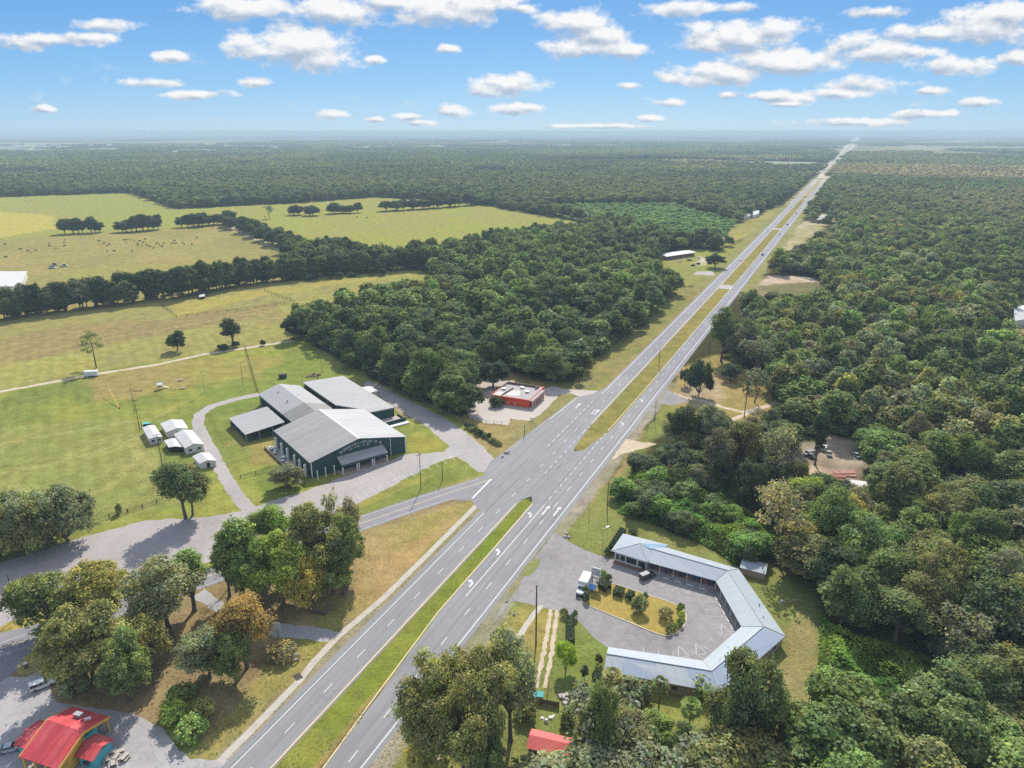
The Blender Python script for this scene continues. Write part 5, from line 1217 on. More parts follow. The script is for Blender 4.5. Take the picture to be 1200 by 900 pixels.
gable('cattle_barn', 'grey roofed lower cattle barn beside the large white one', 'barn', [(-339, 485), (-366, 529), (-405, 505), (-378, 461)], 4.0, 2.0, M['offwhite'], M['dull_roof_x'], False, .6, .2)
gable('long_building', 'long white roofed building with a brown wall in the clearing beyond the wood', 'building', [(146, 679), (178.5, 703.5), (171, 714), (138, 690)], 3.6, .9, M['brick'], M['white_roof'], False, .9, .2, 3, 6)
gable('forest_house', 'small white roofed shed in the junk yard clearing', 'shed', [g(998, 584), g(1015, 586), g(1013, 572), g(996, 570)], 2.4, .7, M['tan_wall'], M['white_roof'], False, .3, .1, 1)
gable('forest_house', 'pale roofed house in the wood at the right hand picture edge', 'house', [g(1188, 384), g(1212, 380), g(1206, 364), g(1184, 368)], 4.5, 2.4, M['offwhite'], M['white_roof'], False, .5, .15, 1, 2)
gable('roadside_house', 'low brick walled roadside house on the sandy lot far along the highway', 'house', [g(957, 262), g(972, 260), g(974, 255), g(960, 256)], 4.5, 2, M['brick'], M['dull_roof_x'], False, .6, .2, 1)
gable('roadside_house', 'white roadside house on the left of the far highway', 'house', [g(882, 256), g(889, 254), g(889, 250), g(882, 251)], 4.5, 2.2, M['offwhite'], M['white_roof'], False, .6, .2, 1)
gable('roadside_house', 'pale roadside house at the near end of the far left lots', 'house', [g(872, 258), g(879, 256), g(879, 252), g(873, 253)], 4, 2.2, M['offwhite'], M['white_roof'], False, .6, .2, 1)
gable('roadside_house', 'long pale shop where the far highway verge turns sandy', 'house', [g(908, 236), g(919, 234), g(920, 231), g(910, 232)], 5, 2.2, M['offwhite'], M['white_roof'], False, .6, .2, 1)
gable('field_shed', 'tiny white roofed shelter on the tan field below the hedgerow', 'shed', [g(234, 351), g(240, 350), g(240, 347), g(235, 348)], 1.8, .6, M['dark'], M['white_roof'], False, .3, .1)
tn_ = None
for k in range(26):                                                    # town far out at the left
    u = rt.uniform(-20, 330) if k > 12 else rt.uniform(-20, 130); v = rt.uniform(171, 176.5); p = g(u, v)
    w = rt.uniform(25, 80)
    if tn_ is None:
        tn_ = thing('town_building', 'white building of the distant town just below the horizon', 'building', p, 0, 'buildings of the distant town')
        MB().box((0, 0, 0), (1, .5, 1)).build('wall', M['white'], tn_, True); MB().slab([(-.52, -.27, 1.0), (.52, -.27, 1.0), (.52, 0, 1.3), (-.52, 0, 1.3)], .02).slab([(-.52, 0, 1.3), (.52, 0, 1.3), (.52, .27, 1.0), (-.52, .27, 1.0)], .02).build('roof', M['white_roof'], tn_, True)
        tn_.scale = (w, w * .8, 14)
    else: copy_thing(tn_, p, rt.uniform(-.3, .3), scale=(w, w * rt.uniform(.5, 1), rt.uniform(9, 18)))

# ------------------------------------------------------------------ red building (local axes: x along the red front, y to the rear)
rb = thing('red_building', 'empty flat roofed building with bright red front and arcaded side', 'building', (-9.3, 301.7), R(-23))
w, dp, h = 18.2, 18.6, 3.5
MB().prism([(0, 0), (w, 0), (w, dp), (0, dp)], 0, h - .1).build('wall', M['red_wall'], rb, True)
MB().prism([(.0, .0), (w, .0), (w, dp), (0, dp)], h - .1, h + .02).build('roof', M['flat_roof'], rb, True)
mb = MB()
for c, s in (((w / 2, -.05, h - .25), (w + .5, .22, .5)), ((w / 2, dp, h - .25), (w + .5, .22, .5)), ((-.05, dp / 2, h - .25), (.22, dp, .5)), ((w + .05, dp / 2, h - .25), (.22, dp, .5))): mb.box(c, s)
mb.build('parapet', M['red_wall'], rb, True)
for pts in ([(5.4, 2.6), (11.6, 3.0), (11.2, 8.2), (8.4, 11.4), (6.6, 8.8)], [(.6, .9), (4.8, 1.2), (5.2, 4.0), (2.2, 6.2), (.8, 5)]):
    MB().prism(smooth_poly(pts, 1), h + .02, h + .035).build('roof_patch', M['roof_white'], rb, True)
MB().box((5.2, 6.4, h), (.4, 10.5, .4), -.12).build('roof_curb', M['dark'], rb, True)
MB().box((8.6, dp - 1.6, h), (15.5, .5, 1.0)).build('rear_screen', M['brown_wood'], rb, True); MB().box((15.8, dp - 3, h), (.5, 3, .9)).build('rear_screen', M['brown_wood'], rb, True)
for x, y in ((2.4, 8.5), (9.5, 13.5), (13.8, 9)):
    MB().box((x, y, h), (1.5, 1.2, .8)).build('rooftop_unit', M['steel'], rb, True)
for k in range(6): MB().box((w + 1.5, .6 + k * 2.7, 0), (.5, .55, 2.6)).build('pier', M['salmon'], rb, True)
MB().box((w + 1.5, 7.4, 2.6), (.7, 15, .5)).build('arcade_beam', M['salmon'], rb, True); MB().slab([(w + .1, -.2, h), (w + 1.9, -.2, h), (w + 1.9, 15, h), (w + .1, 15, h)], .1).build('arcade_roof', M['flat_roof'], rb, True)
for x in (2, 3.9, 5.8): MB().box((x, -.08, .2), (1.4, .1, 2.2)).build('window', M['glass'], rb, True)
for x in (8.2, 11.6): MB().box((x, -.07, .7), (.9, .08, .9)).build('wall_poster', M['salmon'], rb, True)
for k in range(5): MB().box((w + .06, 1.9 + k * 2.7, .2), (.1, 1.6, 2.3)).build('window', M['glass'], rb, True)

# ------------------------------------------------------------------ motel: four wings round the court, office at the highway end
IN = [np.array(p) for p in ((37.0, 170.3), (53.8, 161.4), (55.0, 142.8), (42.9, 131.1), (22.2, 135.6))]
OU = [np.array(p) for p in ((43.0, 178.2), (61.5, 166.9), (64.4, 139.4), (44.0, 121.3), (20.2, 127.7))]
MI = [(a + b) / 2 for a, b in zip(IN, OU)]
mo = thing('motel', 'long pale blue roofed motel bent round its parking court', 'motel', (46, 150))
mb = MB()
for i in range(4):
    mb.slab([(*IN[i], 3.0), (*IN[i + 1], 3.0), (*MI[i + 1], 4.35), (*MI[i], 4.35)][::-1], .18, i)
    mb.slab([(*MI[i], 4.35), (*MI[i + 1], 4.35), (*OU[i + 1], 3.0), (*OU[i], 3.0)][::-1], .18, i)
def on_slope(P0, P1, za, zb, t0, t1, s0, s1, up=.02):
    f = lambda t, s: np.array((*(P0[0] * (1 - t) + P0[1] * t) * (1 - s) + (P1[0] * (1 - t) + P1[1] * t) * s, za * (1 - s) + zb * s + up))
    return [f(t0, s0), f(t1, s0), f(t1, s1), f(t0, s1)]
# newer, bluer sheets on the south wing
for t0, t1 in ((.01, .24), (.52, .84)):
    q = on_slope((OU[3], OU[4]), (MI[3], MI[4]), 3.0, 4.35, t0, t1, .02, .97); mb.add(q, [(0, 1, 2, 3)], 4)
q = on_slope((OU[1 + 1], OU[3]), (MI[2], MI[3]), 3.0, 4.35, .03, .98, .02, .97); mb.add(q, [(0, 1, 2, 3)], 4)
roof = mb.build('roof', M['motel_roof'] + [M['motel_blue']], mo)
mb = MB()
for i in range(5):
    if i < 4: mb.tube((*MI[i], 4.4), (*MI[i + 1], 4.4), .12, n=5)
for i in (1, 2, 3): mb.tube((*IN[i], 3.03), (*MI[i], 4.4), .09, n=5); mb.tube((*MI[i], 4.4), (*OU[i], 3.03), .09, n=5)
mb.build('ridge_cap', M['motel_roof'][3], roof)
# walls follow the eaves, set back under the walkway
def inset(i, s): return IN[i] * (1 - s) + OU[i] * s
for i in range(4):
    a, b, c, d = inset(i, .19), inset(i + 1, .19), inset(i + 1, .94), inset(i, .94)
    MB().prism([a, b, c, d], 0, 2.85).build('wall', M['brick'] if i in (0, 1) else M['tan_wall'], mo)
    MB().prism([inset(i, .0), inset(i + 1, .0), inset(i + 1, .185), inset(i, .185)], 0, .12).build('walkway', M['concrete'], mo)
    f = (b - a); L = np.hypot(*f); f /= L; nn_ = np.array((f[1], -f[0])); nn_ = nn_ if np.dot(nn_, IN[i] - OU[i]) > 0 else -nn_; an = math.atan2(f[1], f[0])
    k = int(L / 3.9)
    for j in range(k):
        p = a + f * L * (j + .3) / k + nn_ * .05; MB().box((*p, .12), (.95, .1, 2.05), an).build('door', M['navy'], mo)
        p = a + f * L * (j + .7) / k + nn_ * .05; MB().box((*p, .9), (1.5, .1, 1.2), an).build('window', M['glass'], mo)
    for j in range(k + 1):
        p = IN[i] * (1 - j / max(k, 1)) + IN[i + 1] * (j / max(k, 1)); p = p + (inset(i, .5) - IN[i]) / 5 * .35
        MB().box((*p, 0), (.13, .13, 2.85), an).build('post', M['white'], mo)
    # rear windows and air conditioners
    k = int(L / 4.5)
    for j in range(k):
        p = d + (c - d) * (j + .5) / k - nn_ * .05; MB().box((*p, 1.1), (1.1, .1, .9), an).build('rear_window', M['glass'], mo)
        p = d + (c - d) * (j + .75) / k - nn_ * .3; MB().box((*p, .4), (.7, .5, .5), an).build('air_conditioner', M['steel'], mo)
for p, s in (((58.4, 156), .62), ((61.6, 150), .8), ((60.9, 145), .8), ((26, 130.4), .6), ((33.5, 128.6), .6)):
    zz = 3.7; MB().tube((*p, 3.0), (*p, zz + .45), .11, n=6).build('roof_vent', M['dark'], mo)
# office
O0, O1, O2, O3 = [np.array(p) for p in ((28.0, 175.4), (37.2, 169.7), (44.9, 178.4), (32.7, 184.6))]; AP = np.array((36.4, 176.6))
mb = MB(); z0, z1 = 3.25, 5.0
for P_, m_ in (((O0, O1), 0), ((O1, O2), 0), ((O2, O3), 0), ((O3, O0), 0)):
    mb.slab([(*P_[0], z0), (*P_[1], z0), (*AP, z1)], .16, m_)
mm = (O1 + O2) / 2
mb.add([(*(AP + (mm - AP) * .04), z1 + .02 - .07), (*(AP * .45 + O1 * .30 + O2 * .25), 4.22), (*(O2 * .72 + O1 * .28), z0 + .035), (*(O2 * .97 + AP * .03), z0 + .09)], [(0, 1, 2, 3)], 1)
mb.build('office_roof', [M['motel_roof'][0], M['sky_blue']], mo)
mb = MB()
for q in (O0, O1): mb.tube((*q, z0 + .02), (*AP, z1 + .02), .09, n=5)
mb.build('hip_cap', M['steel'], mo)
cc = (O0 + O1 + O2 + O3) / 4; ins = [cc + (q - cc) * .86 for q in (O0, O1, O2, O3)]
MB().prism(ins, 0, 3.1).build('office_wall', M['offwhite'], mo)
f = ins[1] - ins[0]; L = np.hypot(*f); f /= L; nn_ = np.array((f[1], -f[0])); an = math.atan2(f[1], f[0])
for j, wd in ((.1, 1.0), (.27, 1.3), (.55, 3.0), (.84, 1.2)): MB().box((*(ins[0] + f * L * j + nn_ * .05), .7), (wd, .1, 1.6), an).build('office_window', M['glass'], mo)
MB().box((*(ins[0] + f * L * .94 + nn_ * .05), .05), (.9, .1, 2.2), an).build('office_door', M['dark'], mo)
MB().box((*(ins[0] + f * L * .5 + nn_ * .9), 0), (L, 1.3, .16), an).build('office_step', M['brick'], mo)
# stall lines and wheel stops
pl = MB(); ws = None
def pline(a, b, w=.12, z=.032):
    P = ribbon_poly([a, b], w); pl.add([(p[0], p[1], z) for p in P], [(0, 1, 2, 3)])
for i in range(4):
    a, b = IN[i], IN[i + 1]; f = (b - a); L = np.hypot(*f); f /= L; q = inset(i, .5) - a; nn_ = np.array((f[1], -f[0])); nn_ = -nn_ if np.dot(nn_, q) > 0 else nn_
    k0, k1 = {0: (4.5, L - 1.5), 1: (2.0, L - 2), 2: (2.5, L - 4), 3: (3, L - 8)}[i]
    n_ = int((k1 - k0) / 2.75)
    for j in range(n_ + 1):
        p = a + f * (k0 + (k1 - k0) * j / n_); sk = nn_ * 4.6 + f * (-1.8 if i == 0 else 0)
        pline(p + nn_ * .5, p + nn_ * .5 + sk)
        if i < 2 and j < n_:
            c = a + f * (k0 + (k1 - k0) * (j + .5) / n_) + nn_ * .75; an = math.atan2(f[1], f[0])
            if ws is None:
                ws = thing('wheel_stop', 'short white concrete wheel stop at a stall before the motel rooms', 'wheel stop', (*c, .012), an, 'wheel stops of the motel court')
                MB().loft([(-.9, .11, .06, 0, .13), (.9, .11, .06, 0, .13)]).build('block', M['white'], ws, True)
            else: copy_thing(ws, (*c, .012), an)
for tri in ([(601, 0)],):
    for u, v, s in ((818, 685, 3.5), (829, 700, 3.0)):
        p = g(u, v); pline(p, p + np.array((s, .2))); pline(p + np.array((s, .2)), p + np.array((s * .5, -2.6))); pline(p + np.array((s * .5, -2.6)), p)
    for u, v in ((795, 771), (816, 768), (846, 745)):
        p = g(u, v); pline(p, p + np.array((.9, 4.2)), .15); pline(p + np.array((.9, 4.2)), p + np.array((2.6, .6)), .15); pline(p + np.array((2.6, .6)), p, .15)
props(pl.build('parking_lines', surface('worn stall paint', (.46, .45, .42), .15, 1.2, .8, 0, None, (.26, .25, .24), 1.8, .5)), kind='structure')

# ------------------------------------------------------------------ red roofed house on the left
rh = thing('red_roofed_house', 'red roofed house with yellow posts, golden gable and teal side wings', 'house', (-87, 109))
r0, r1 = np.array((-91.4, 111.0)), np.array((-82.6, 107.9)); f0, f1 = np.array((-93.1, 104.3)), np.array((-84.2, 101.4)); b0, b1 = np.array((-90.2, 116.9)), np.array((-81.4, 114.2))
mb = MB(); mb.slab([(*f0, 3.6), (*f1, 3.6), (*r1, 6.0), (*r0, 6.0)], .2); mb.slab([(*r0, 6.0), (*r1, 6.0), (*b1, 3.6), (*b0, 3.6)], .2)
rr_ = metal_roof('red sheet roof', (.46, .062, .068), .6, .2, (.55, .26, .24), math.atan2(f1[1] - f0[1], f1[0] - f0[0]) * -1, .4, .5)
rf = mb.build('roof', rr_, rh)
def band(p, q, za, zb, hgt, th=.16):
    return MB().add([(*p, za), (*q, zb), (*q, zb - hgt), (*p, za - hgt), (p[0] + th, p[1] + .05, za), (q[0] + th, q[1] + .05, zb), (q[0] + th, q[1] + .05, zb - hgt), (p[0] + th, p[1] + .05, za - hgt)], [(0, 1, 2, 3), (7, 6, 5, 4), (0, 4, 5, 1), (3, 2, 6, 7), (0, 3, 7, 4), (1, 5, 6, 2)])
ex = (f1 - f0) / np.hypot(*(f1 - f0)) * .05
for p, q, za, zb in ((f1, r1, 3.6, 6.0), (r1, b1, 6.0, 3.6), (f0, r0, 3.6, 6.0), (r0, b0, 6.0, 3.6)):
    k = ex if p is f1 or p is r1 and q is b1 else -ex * 4; band(p + k, q + k, za, zb, .55).build('fascia', M['yellow'], rh)
for k in range(4):
    p = f0 + (f1 - f0) * (.06 + .29 * k) + (r0 - f0) * .05; MB().box((*p, 0), (.34, .34, 3.5), -.3).build('post', M['yellow'], rh)
for k in (.08, .95):
    p = b0 + (b1 - b0) * k + (r0 - b0) * .06; MB().box((*p, 0), (.34, .34, 3.5), -.3).build('post', M['yellow'], rh)
core = [f0 + (f1 - f0) * s + (r0 - f0) * t * 1.0 for s, t in ((.05, .42), (.93, .42), (.93, 1.05), (.05, 1.05))]
MB().prism(core, 0, 3.9).build('wall', M['yellow'], rh)
MB().prism([r0 * .95 + r1 * .05, r0 * .06 + r1 * .94, b1 * .55 + r1 * .45 + (r0 - r1) * .06, b0 * .55 + r0 * .45 + (r1 - r0) * .06], 0, 3.6).build('wall', M['teal'], rh)
for k in (.3, .6): MB().box((*(core[0] * (1 - k) + core[1] * k + np.array((-.02, -.06))), .1), (1.5, .1, 2.2), math.atan2(f1[1] - f0[1], f1[0] - f0[0])).build('window', M['glass'], rh)
def mini_gable(P, e, rise, wm, rm):
    a, b, c, d = [np.array(p, float) for p in P]; m0, m1 = (b + c) / 2, (a + d) / 2
    MB().prism([a * .9 + c * .1, b * .9 + d * .1, c * .9 + a * .1, d * .9 + b * .1], 0, e).build('wing_wall', wm, rh)
    q = MB(); q.slab([(*a, e), (*b, e), (*m0, e + rise), (*m1, e + rise)], .14); q.slab([(*m1, e + rise), (*m0, e + rise), (*c, e), (*d, e)], .14); q.build('wing_roof', rm, rh)
mini_gable([(-96.6, 107.6), (-93.2, 106.6), (-91.6, 112.8), (-95.4, 114.0)], 3.0, .7, M['teal'], rr_)
mini_gable([(-83.4, 105.2), (-79.2, 104.0), (-77.9, 109.4), (-82.4, 110.8)], 2.7, 1.0, M['teal'], rr_)
MB().box((-81.2, 104.72, 1.0), (1.3, .1, .9), -.28).build('wing_window', M['glass'], rh)
MB().box((-86.5, 112.9, 4.95), (1.6, 1.0, .7), -.3).build('roof_unit', M['steel'], rh); MB().box((-84.1, 111.9, 5.0), (1.2, .3, .5), .4).build('roof_unit', M['white'], rh)
pt = None
for k, (u, v) in enumerate(((131, 884), (136, 890), (141, 883), (147, 889), (133, 896), (126, 891))):
    p = g(u, v)
    if pt is None:
        pt = thing('picnic_table', 'grey picnic table beside the teal wing of the red roofed house', 'table', p, .4, 'picnic tables by the red roofed house')
        MB().box((0, 0, .7), (1.8, .8, .06)).build('table_top', M['concrete'], pt, True)
        for y in (-.65, .65): MB().box((0, y, .42), (1.8, .28, .05)).build('bench', M['concrete'], pt, True)
        for x in (-.6, .6): MB().box((x, 0, 0), (.1, 1.2, .42)).box((x, 0, .42), (.1, .3, .28)).build('leg', M['brown_wood'], pt, True)
    else: copy_thing(pt, p, rt.uniform(0, 3))
# ------------------------------------------------------------------ vehicles
def car(name, label, cat, loc, rz, colr, L=4.7, Wd=1.85, Hh=1.65, style='suv', group=None, roofc=None, small=False):
    t = thing(name, label, cat, loc, rz, group)
    bm_ = paint('car paint', colr, .3); w = Wd / 2
    if style == 'van':
        body = [(-L/2, w*.95, w*.9, .4, Hh*.9), (-L/2+.15, w, w*.92, .35, Hh), (L*.2, w, w*.92, .35, Hh), (L*.34, w, w*.88, .35, Hh*.62), (L/2-.1, w*.95, w*.85, .38, Hh*.5), (L/2, w*.9, w*.8, .45, Hh*.42)]
    elif style == 'truck':
        body = [(-L/2, w*.96, w*.94, .45, .98), (L*.02, w, w*.97, .4, 1.0), (L*.32, w, w*.96, .4, 1.02), (L/2-.12, w*.96, w*.9, .42, .98), (L/2, w*.9, w*.84, .5, .85)]
    else:
        body = [(-L/2, w*.92, w*.88, .42, .85), (-L/2+.2, w, w*.96, .35, .98), (L*.2, w, w*.96, .32, 1.0), (L/2-.25, w*.96, w*.9, .36, .9), (L/2, w*.88, w*.8, .45, .75)]
    MB().loft(body).build('body', bm_, t, True)
    if style != 'van':
        if style == 'suv': cab = [(-L/2+.12, w*.93, w*.8, .95, Hh-.1), (-L/2+.45, w*.95, w*.8, .95, Hh-.06), (L*.06, w*.95, w*.8, .95, Hh-.06), (L*.2, w*.95, w*.85, .95, 1.08)]
        elif style == 'truck': cab = [(-L*.06, w*.95, w*.8, .98, Hh-.06), (L*.14, w*.95, w*.8, .98, Hh-.06), (L*.26, w*.95, w*.85, .98, 1.1)]
        else: cab = [(-L*.36, w*.93, w*.85, .92, 1.05), (-L*.2, w*.93, w*.78, .95, Hh-.06), (L*.06, w*.93, w*.78, .95, Hh-.06), (L*.2, w*.93, w*.85, .95, 1.05)]
        MB().loft(cab).build('window', M['glass'], t, True)
        xs = [c[0] for c in cab if c[4] > Hh - .12]
        MB().box(((xs[0] + xs[-1]) / 2, 0, Hh - .07), (xs[-1] - xs[0] + .15, Wd * .8, .07)).build('roof', paint('car roof', roofc, .6, 0, .15) if roofc else bm_, t, True)
        if style == 'suv' and not small:
            for x in (-L * .14, L*.02):
                for s in (-1, 1): MB().box((x, s * w * .885, .95), (.08, .12, Hh - 1.05)).build('pillar', bm_, t, True)
        if style == 'truck': MB().box((-L * .28, 0, .7), (L * .4, Wd * .82, .32)).build('load_bed', M['black'], t, True)
    else:
        for s in (-1, 1): MB().box((L * .17, s * w * .95, Hh * .6), (.9, .06, Hh * .27)).build('window', M['glass'], t, True)
        MB().add([(L*.21, -w*.82, Hh*.95), (L*.21, w*.82, Hh*.95), (L*.335, w*.84, Hh*.66), (L*.335, -w*.84, Hh*.66)], [(0, 3, 2, 1)]).build('windscreen', M['glass'], t, True)
    if not small:
        for x in (-L * .31, L * .31):
            for s in (-1, 1):
                wh = MB().tube((x, s * (w - .22), .34), (x, s * (w + .02), .34), .34, n=14).build('wheel', M['black'], t, True)
                MB().tube((x, s * (w + .02), .34), (x, s * (w + .03), .34), .2, n=10).build('hub', M['steel'], wh, True)
        for s in (-1, 1):
            MB().box((L / 2 - .08, s * w * .62, .62), (.1, .34, .16)).build('headlight', M['white'], t, True); MB().box((-L / 2 + .02, s * w * .72, .7), (.08, .2, .3)).build('tail_light', M['red_wall'], t, True)
    else:
        mb = MB()
        for x in (-L * .31, L * .31): mb.tube((x, -w - .02, .34), (x, w + .02, .34), .34, n=8)
        mb.build('wheels', M['black'], t, True)
    return t
def px_angle(a, b):
    d = g(*b) - g(*a); return math.atan2(d[1], d[0])
car('white_suv', 'white car parked on the asphalt corner beside the leafy yard', 'car', (*g(50.5, 804.5), .02), px_angle((38, 810), (63, 800.5)), (.72, .73, .74), 4.9, 1.9, 1.75, 'suv')
car('white_van', 'white van half hidden under the broad olive oak', 'van', (*g(81, 805), .02), R(95), (.70, .70, .70), 4.8, 1.9, 1.9, 'van')
car('grey_car', 'pale grey car tucked behind the red roofed house', 'car', (*g(13, 879), .02), R(20), (.36, .38, .39), 4.4, 1.8, 1.45, 'sedan')
car('black_suv', 'dark car with silver roof parked before the motel office', 'car', (36.9, 167.2, .02), R(31), (.02, .021, .024), 4.7, 1.85, 1.7, 'suv', None, (.30, .30, .31))
# white delivery truck
tr = thing('delivery_truck', 'white delivery truck parked beside the motel sign', 'truck', (19.1, 161.7, .02), R(-112)); tr.scale = (1.12, 1.12, 1.12)
MB().loft([(-3.3, 1.1, 1.08, .6, 2.9), (1.0, 1.1, 1.08, .6, 2.9)]).build('cargo_box', M['white'], tr, True)
MB().loft([(1.05, 1.0, .92, .5, 2.15), (1.75, 1.02, .9, .5, 2.2), (2.25, 1.02, .92, .5, 1.45), (3.2, .98, .86, .5, 1.25), (3.4, .9, .8, .55, 1.05)]).build('cab', paint('white truck paint', (.74, .74, .73), .35), tr, True)
MB().add([(1.8, -.82, 2.12), (1.8, .82, 2.12), (2.27, .86, 1.5), (2.27, -.86, 1.5)], [(0, 3, 2, 1)]).build('windscreen', M['glass'], tr, True)
for s in (-1, 1): MB().box((1.45, s * .985, 1.35), (.7, .06, .6)).build('window', M['glass'], tr, True)
MB().box((3.38, 0, .45), (.16, 1.8, .35)).build('bumper', M['black'], tr, True)
for s in (-1, 1): MB().box((3.36, s * .62, .85), (.1, .34, .18)).build('headlight', M['glass'], tr, True)
for x in (-2.2, 2.5):
    for s in (-1, 1):
        wh = MB().tube((x, s * .78, .42), (x, s * 1.06, .42), .42, n=14).build('wheel', M['black'], tr, True); MB().tube((x, s * 1.06, .42), (x, s * 1.075, .42), .22, n=10).build('hub', M['steel'], wh, True)
# traffic far along the highway
for (u, v, c, lb, st, back) in ((868, 305.5, (.7, .7, .7), 'white car southbound near the first crossover', 'suv', 1), (901.8, 272, (.7, .7, .7), 'white car southbound beyond the lawn of the long building', 'sedan', 1), (895.5, 299, (.02, .02, .02), 'black car northbound past the sandy clearing', 'suv', 0),
                                (920, 275, (.62, .62, .64), 'silver car northbound behind the black one', 'sedan', 0), (926.7, 263.7, (.03, .03, .035), 'dark car northbound following the silver one', 'truck', 0), (937.5, 250.5, (.04, .04, .05), 'dark car northbound farthest along the highway', 'suv', 0), (949, 244, (.65, .65, .66), 'pale car southbound farthest along the highway', 'suv', 1), (938, 238.5, (.6, .6, .6), 'light truck by the pale roadside shop', 'truck', 1)):
    p = g(u, v); s_, o_ = to_so(p); o_ = (-87.8 if back else -73.0) if v > 240 else float(o_)
    car('highway_car', lb, 'car', (*so(float(s_), o_), .03), R(90) - RA + (math.pi if back else 0), c, 4.8, 1.9, 1.65, st, None, None, True)
for k, (u, v, c, lb) in enumerate(((808, 305.5, (.03, .03, .035), 'black car nearest the brown wall of the long white building'), (812, 311.5, (.025, .03, .035), 'dark car at the grass edge of the gravel lot'), (818.5, 309.5, (.03, .02, .02), 'second dark car at the grass edge of the gravel lot'), (797, 307, (.6, .6, .58), 'pale car below the end of the long white building'), (819, 303, (.6, .62, .65), 'white car by the trees at the end of the long white building'))):
    car('lot_car', lb, 'car', (*g(u, v), .02), R(20 + 13 * k), c, 4.7, 1.85, 1.6, 'sedan' if k % 2 else 'suv', None, None, True)
for k, (u, v, c, st, lb) in enumerate(((951, 532, (.25, .24, .22), 'van', 'grey old van at the left of the junk yard'), (957, 528, (.4, .38, .34), 'truck', 'pale derelict pickup in the junk yard row'), (966, 527, (.5, .49, .46), 'van', 'white derelict van in the junk yard row'), (971, 533, (.33, .31, .29), 'sedan', 'rusty grey wreck at the end of the junk yard row'), (1003, 535, (.25, .29, .31), 'sedan', 'blue grey wreck on the right of the junk yard'),
                                      (957.5, 562, (.55, .55, .54), 'suv', 'white car on the sandy patch of the junk yard'), (949, 536, (.12, .12, .12), 'sedan', 'dark wreck in front of the grey old van'))):
    car('junk_vehicle', lb, 'car' if st != 'van' else 'van', g(u, v), R(25 + 17 * k), c, 5.0, 1.9, 1.7, st, None, None, True)
for k, (u, v, c, lb) in enumerate(((61.5, 314.5, (.6, .5, .47), 'white tractor like truck in the pasture corner behind the barns'), (75, 312.5, (.62, .6, .58), 'white truck beside the pasture edge right of the barns'), (63, 311.5, (.5, .3, .26), 'reddish trailer behind the white tractor like truck'))):
    car('farm_truck', lb, 'truck', g(u, v), R(30 * k), c, 7, 2.6, 2.8, 'truck', None, None, True)
for k, (u, v, lb) in enumerate(((978, 560, 'rusty red collapsed roof sheet pile in the junk yard'), (990, 556, 'pale red sheet pile behind the collapsed one'))):
    p = g(u, v); mb = MB()
    for j in range(5): mb.box((p[0] + rt.uniform(-1.5, 1.5), p[1] + rt.uniform(-1, 1), .15 * j), (5.5, 2.4, .1), rt.uniform(-.4, .4))
    single(mb.build('scrap_sheets', surface('pale rusty sheet', (.34, .17, .13), .3, 1, .9) if k else surface('rusty sheet', (.25, .11, .085), .3, 1, .9)), lb, 'scrap')

# ------------------------------------------------------------------ poles, signs, fences
def pole_px(base, top, label, lamp=False, arm=True, group=None, r=.15, name='utility_pole'):
    p = g(*base); H = height(base[0], base[1], top); t = thing(name, label, 'pole' if not lamp else 'lamp post', p, R(rt.uniform(-40, 40)), group)
    MB().tube((0, 0, -.2), (0, 0, H), r, r * .72, 8).build('shaft', M['pole'] if not lamp else M['steel'], t, True)
    if lamp:
        MB().tube((0, 0, H - .1), (1.3, 0, H + .1), .06, n=5).build('arm', M['steel'], t, True); MB().box((1.5, 0, H), (.8, .35, .16)).build('lamp_head', M['steel'], t, True)
    elif arm:
        MB().box((0, 0, H - .7), (2.2, .12, .14)).build('crossarm', M['pole'], t, True)
        for x in (-.95, 0, .95): MB().tube((x, 0, H - .56), (x, 0, H - .34), .06, n=6).build('insulator', M['steel'], t, True)
    return t
pole_px((21.7, 722), 673, 'leaning wooden pole by the county road, left of the oaks', arm=False)
pole_px((628, 757), 686, 'tall dark wooden pole on the grass beside the motel drive', arm=False, r=.2)
pole_px((493.3, 573), 531, 'wooden pole with crossarm on the verge before the auction hall, left one'); pole_px((518.7, 562.7), 541, 'shorter wooden pole on the verge, right of the one with the crossarm', arm=False)
pole_px((711.5, 597.5), 565, 'wooden pole at the tip of the vine covered bank'); pole_px((706, 642), 619, 'slender lamp post on the grass above the motel office', True, r=.08, name='lamp_post')
pole_px((830.5, 418.7), 384, 'wooden pole under the tall tree at the highway edge', r=.18); pole_px((767, 497), 470, 'thin post on the verge by the gravel turnout', arm=False, r=.1)
pole_px((614.5, 511), 498, 'short wooden pole on the bank between red building and highway', arm=False); pole_px((562.4, 460), 445, 'floodlight post beside the round tree behind the red building', True, name='lamp_post', r=.09); pole_px((649, 448), 437, 'twin headed lamp at the wood edge behind the red building', True, name='lamp_post', r=.09)
pole_px((240, 460), 434, 'dark floodlight post on the tan playing ground', True, name='lamp_post', r=.12); pole_px((285, 451), 426, 'thin wooden pole on the playing ground near the fence', arm=False, r=.12); pole_px((377.5, 439), 421, 'thin pole in the grass behind the long barn', arm=False, r=.1)
pole_px((164, 505), 468, 'wooden pole at the head of the trailer home', r=.14); pole_px((166, 500), 484, 'short brace pole beside the one at the trailer home', arm=False, r=.1); pole_px((190, 545), 508, 'wooden pole in front of the trailer home', r=.14)
pole_px((158, 484), 452, 'thin yellow tipped pole in the mown field', arm=False, r=.09); pole_px((677, 438), 398, 'pale tall pole at the front of the wood by the red building', True, name='lamp_post', r=.12)
pole_px((772, 430), 408, 'wooden pole along the far verge of the highway', arm=False); pole_px((898, 325), 305, 'wooden pole at the sandy clearing by the highway', arm=True)
pole_px((690, 612), 596, 'small marker post on the grass verge', arm=False, r=.08, name='marker_post')
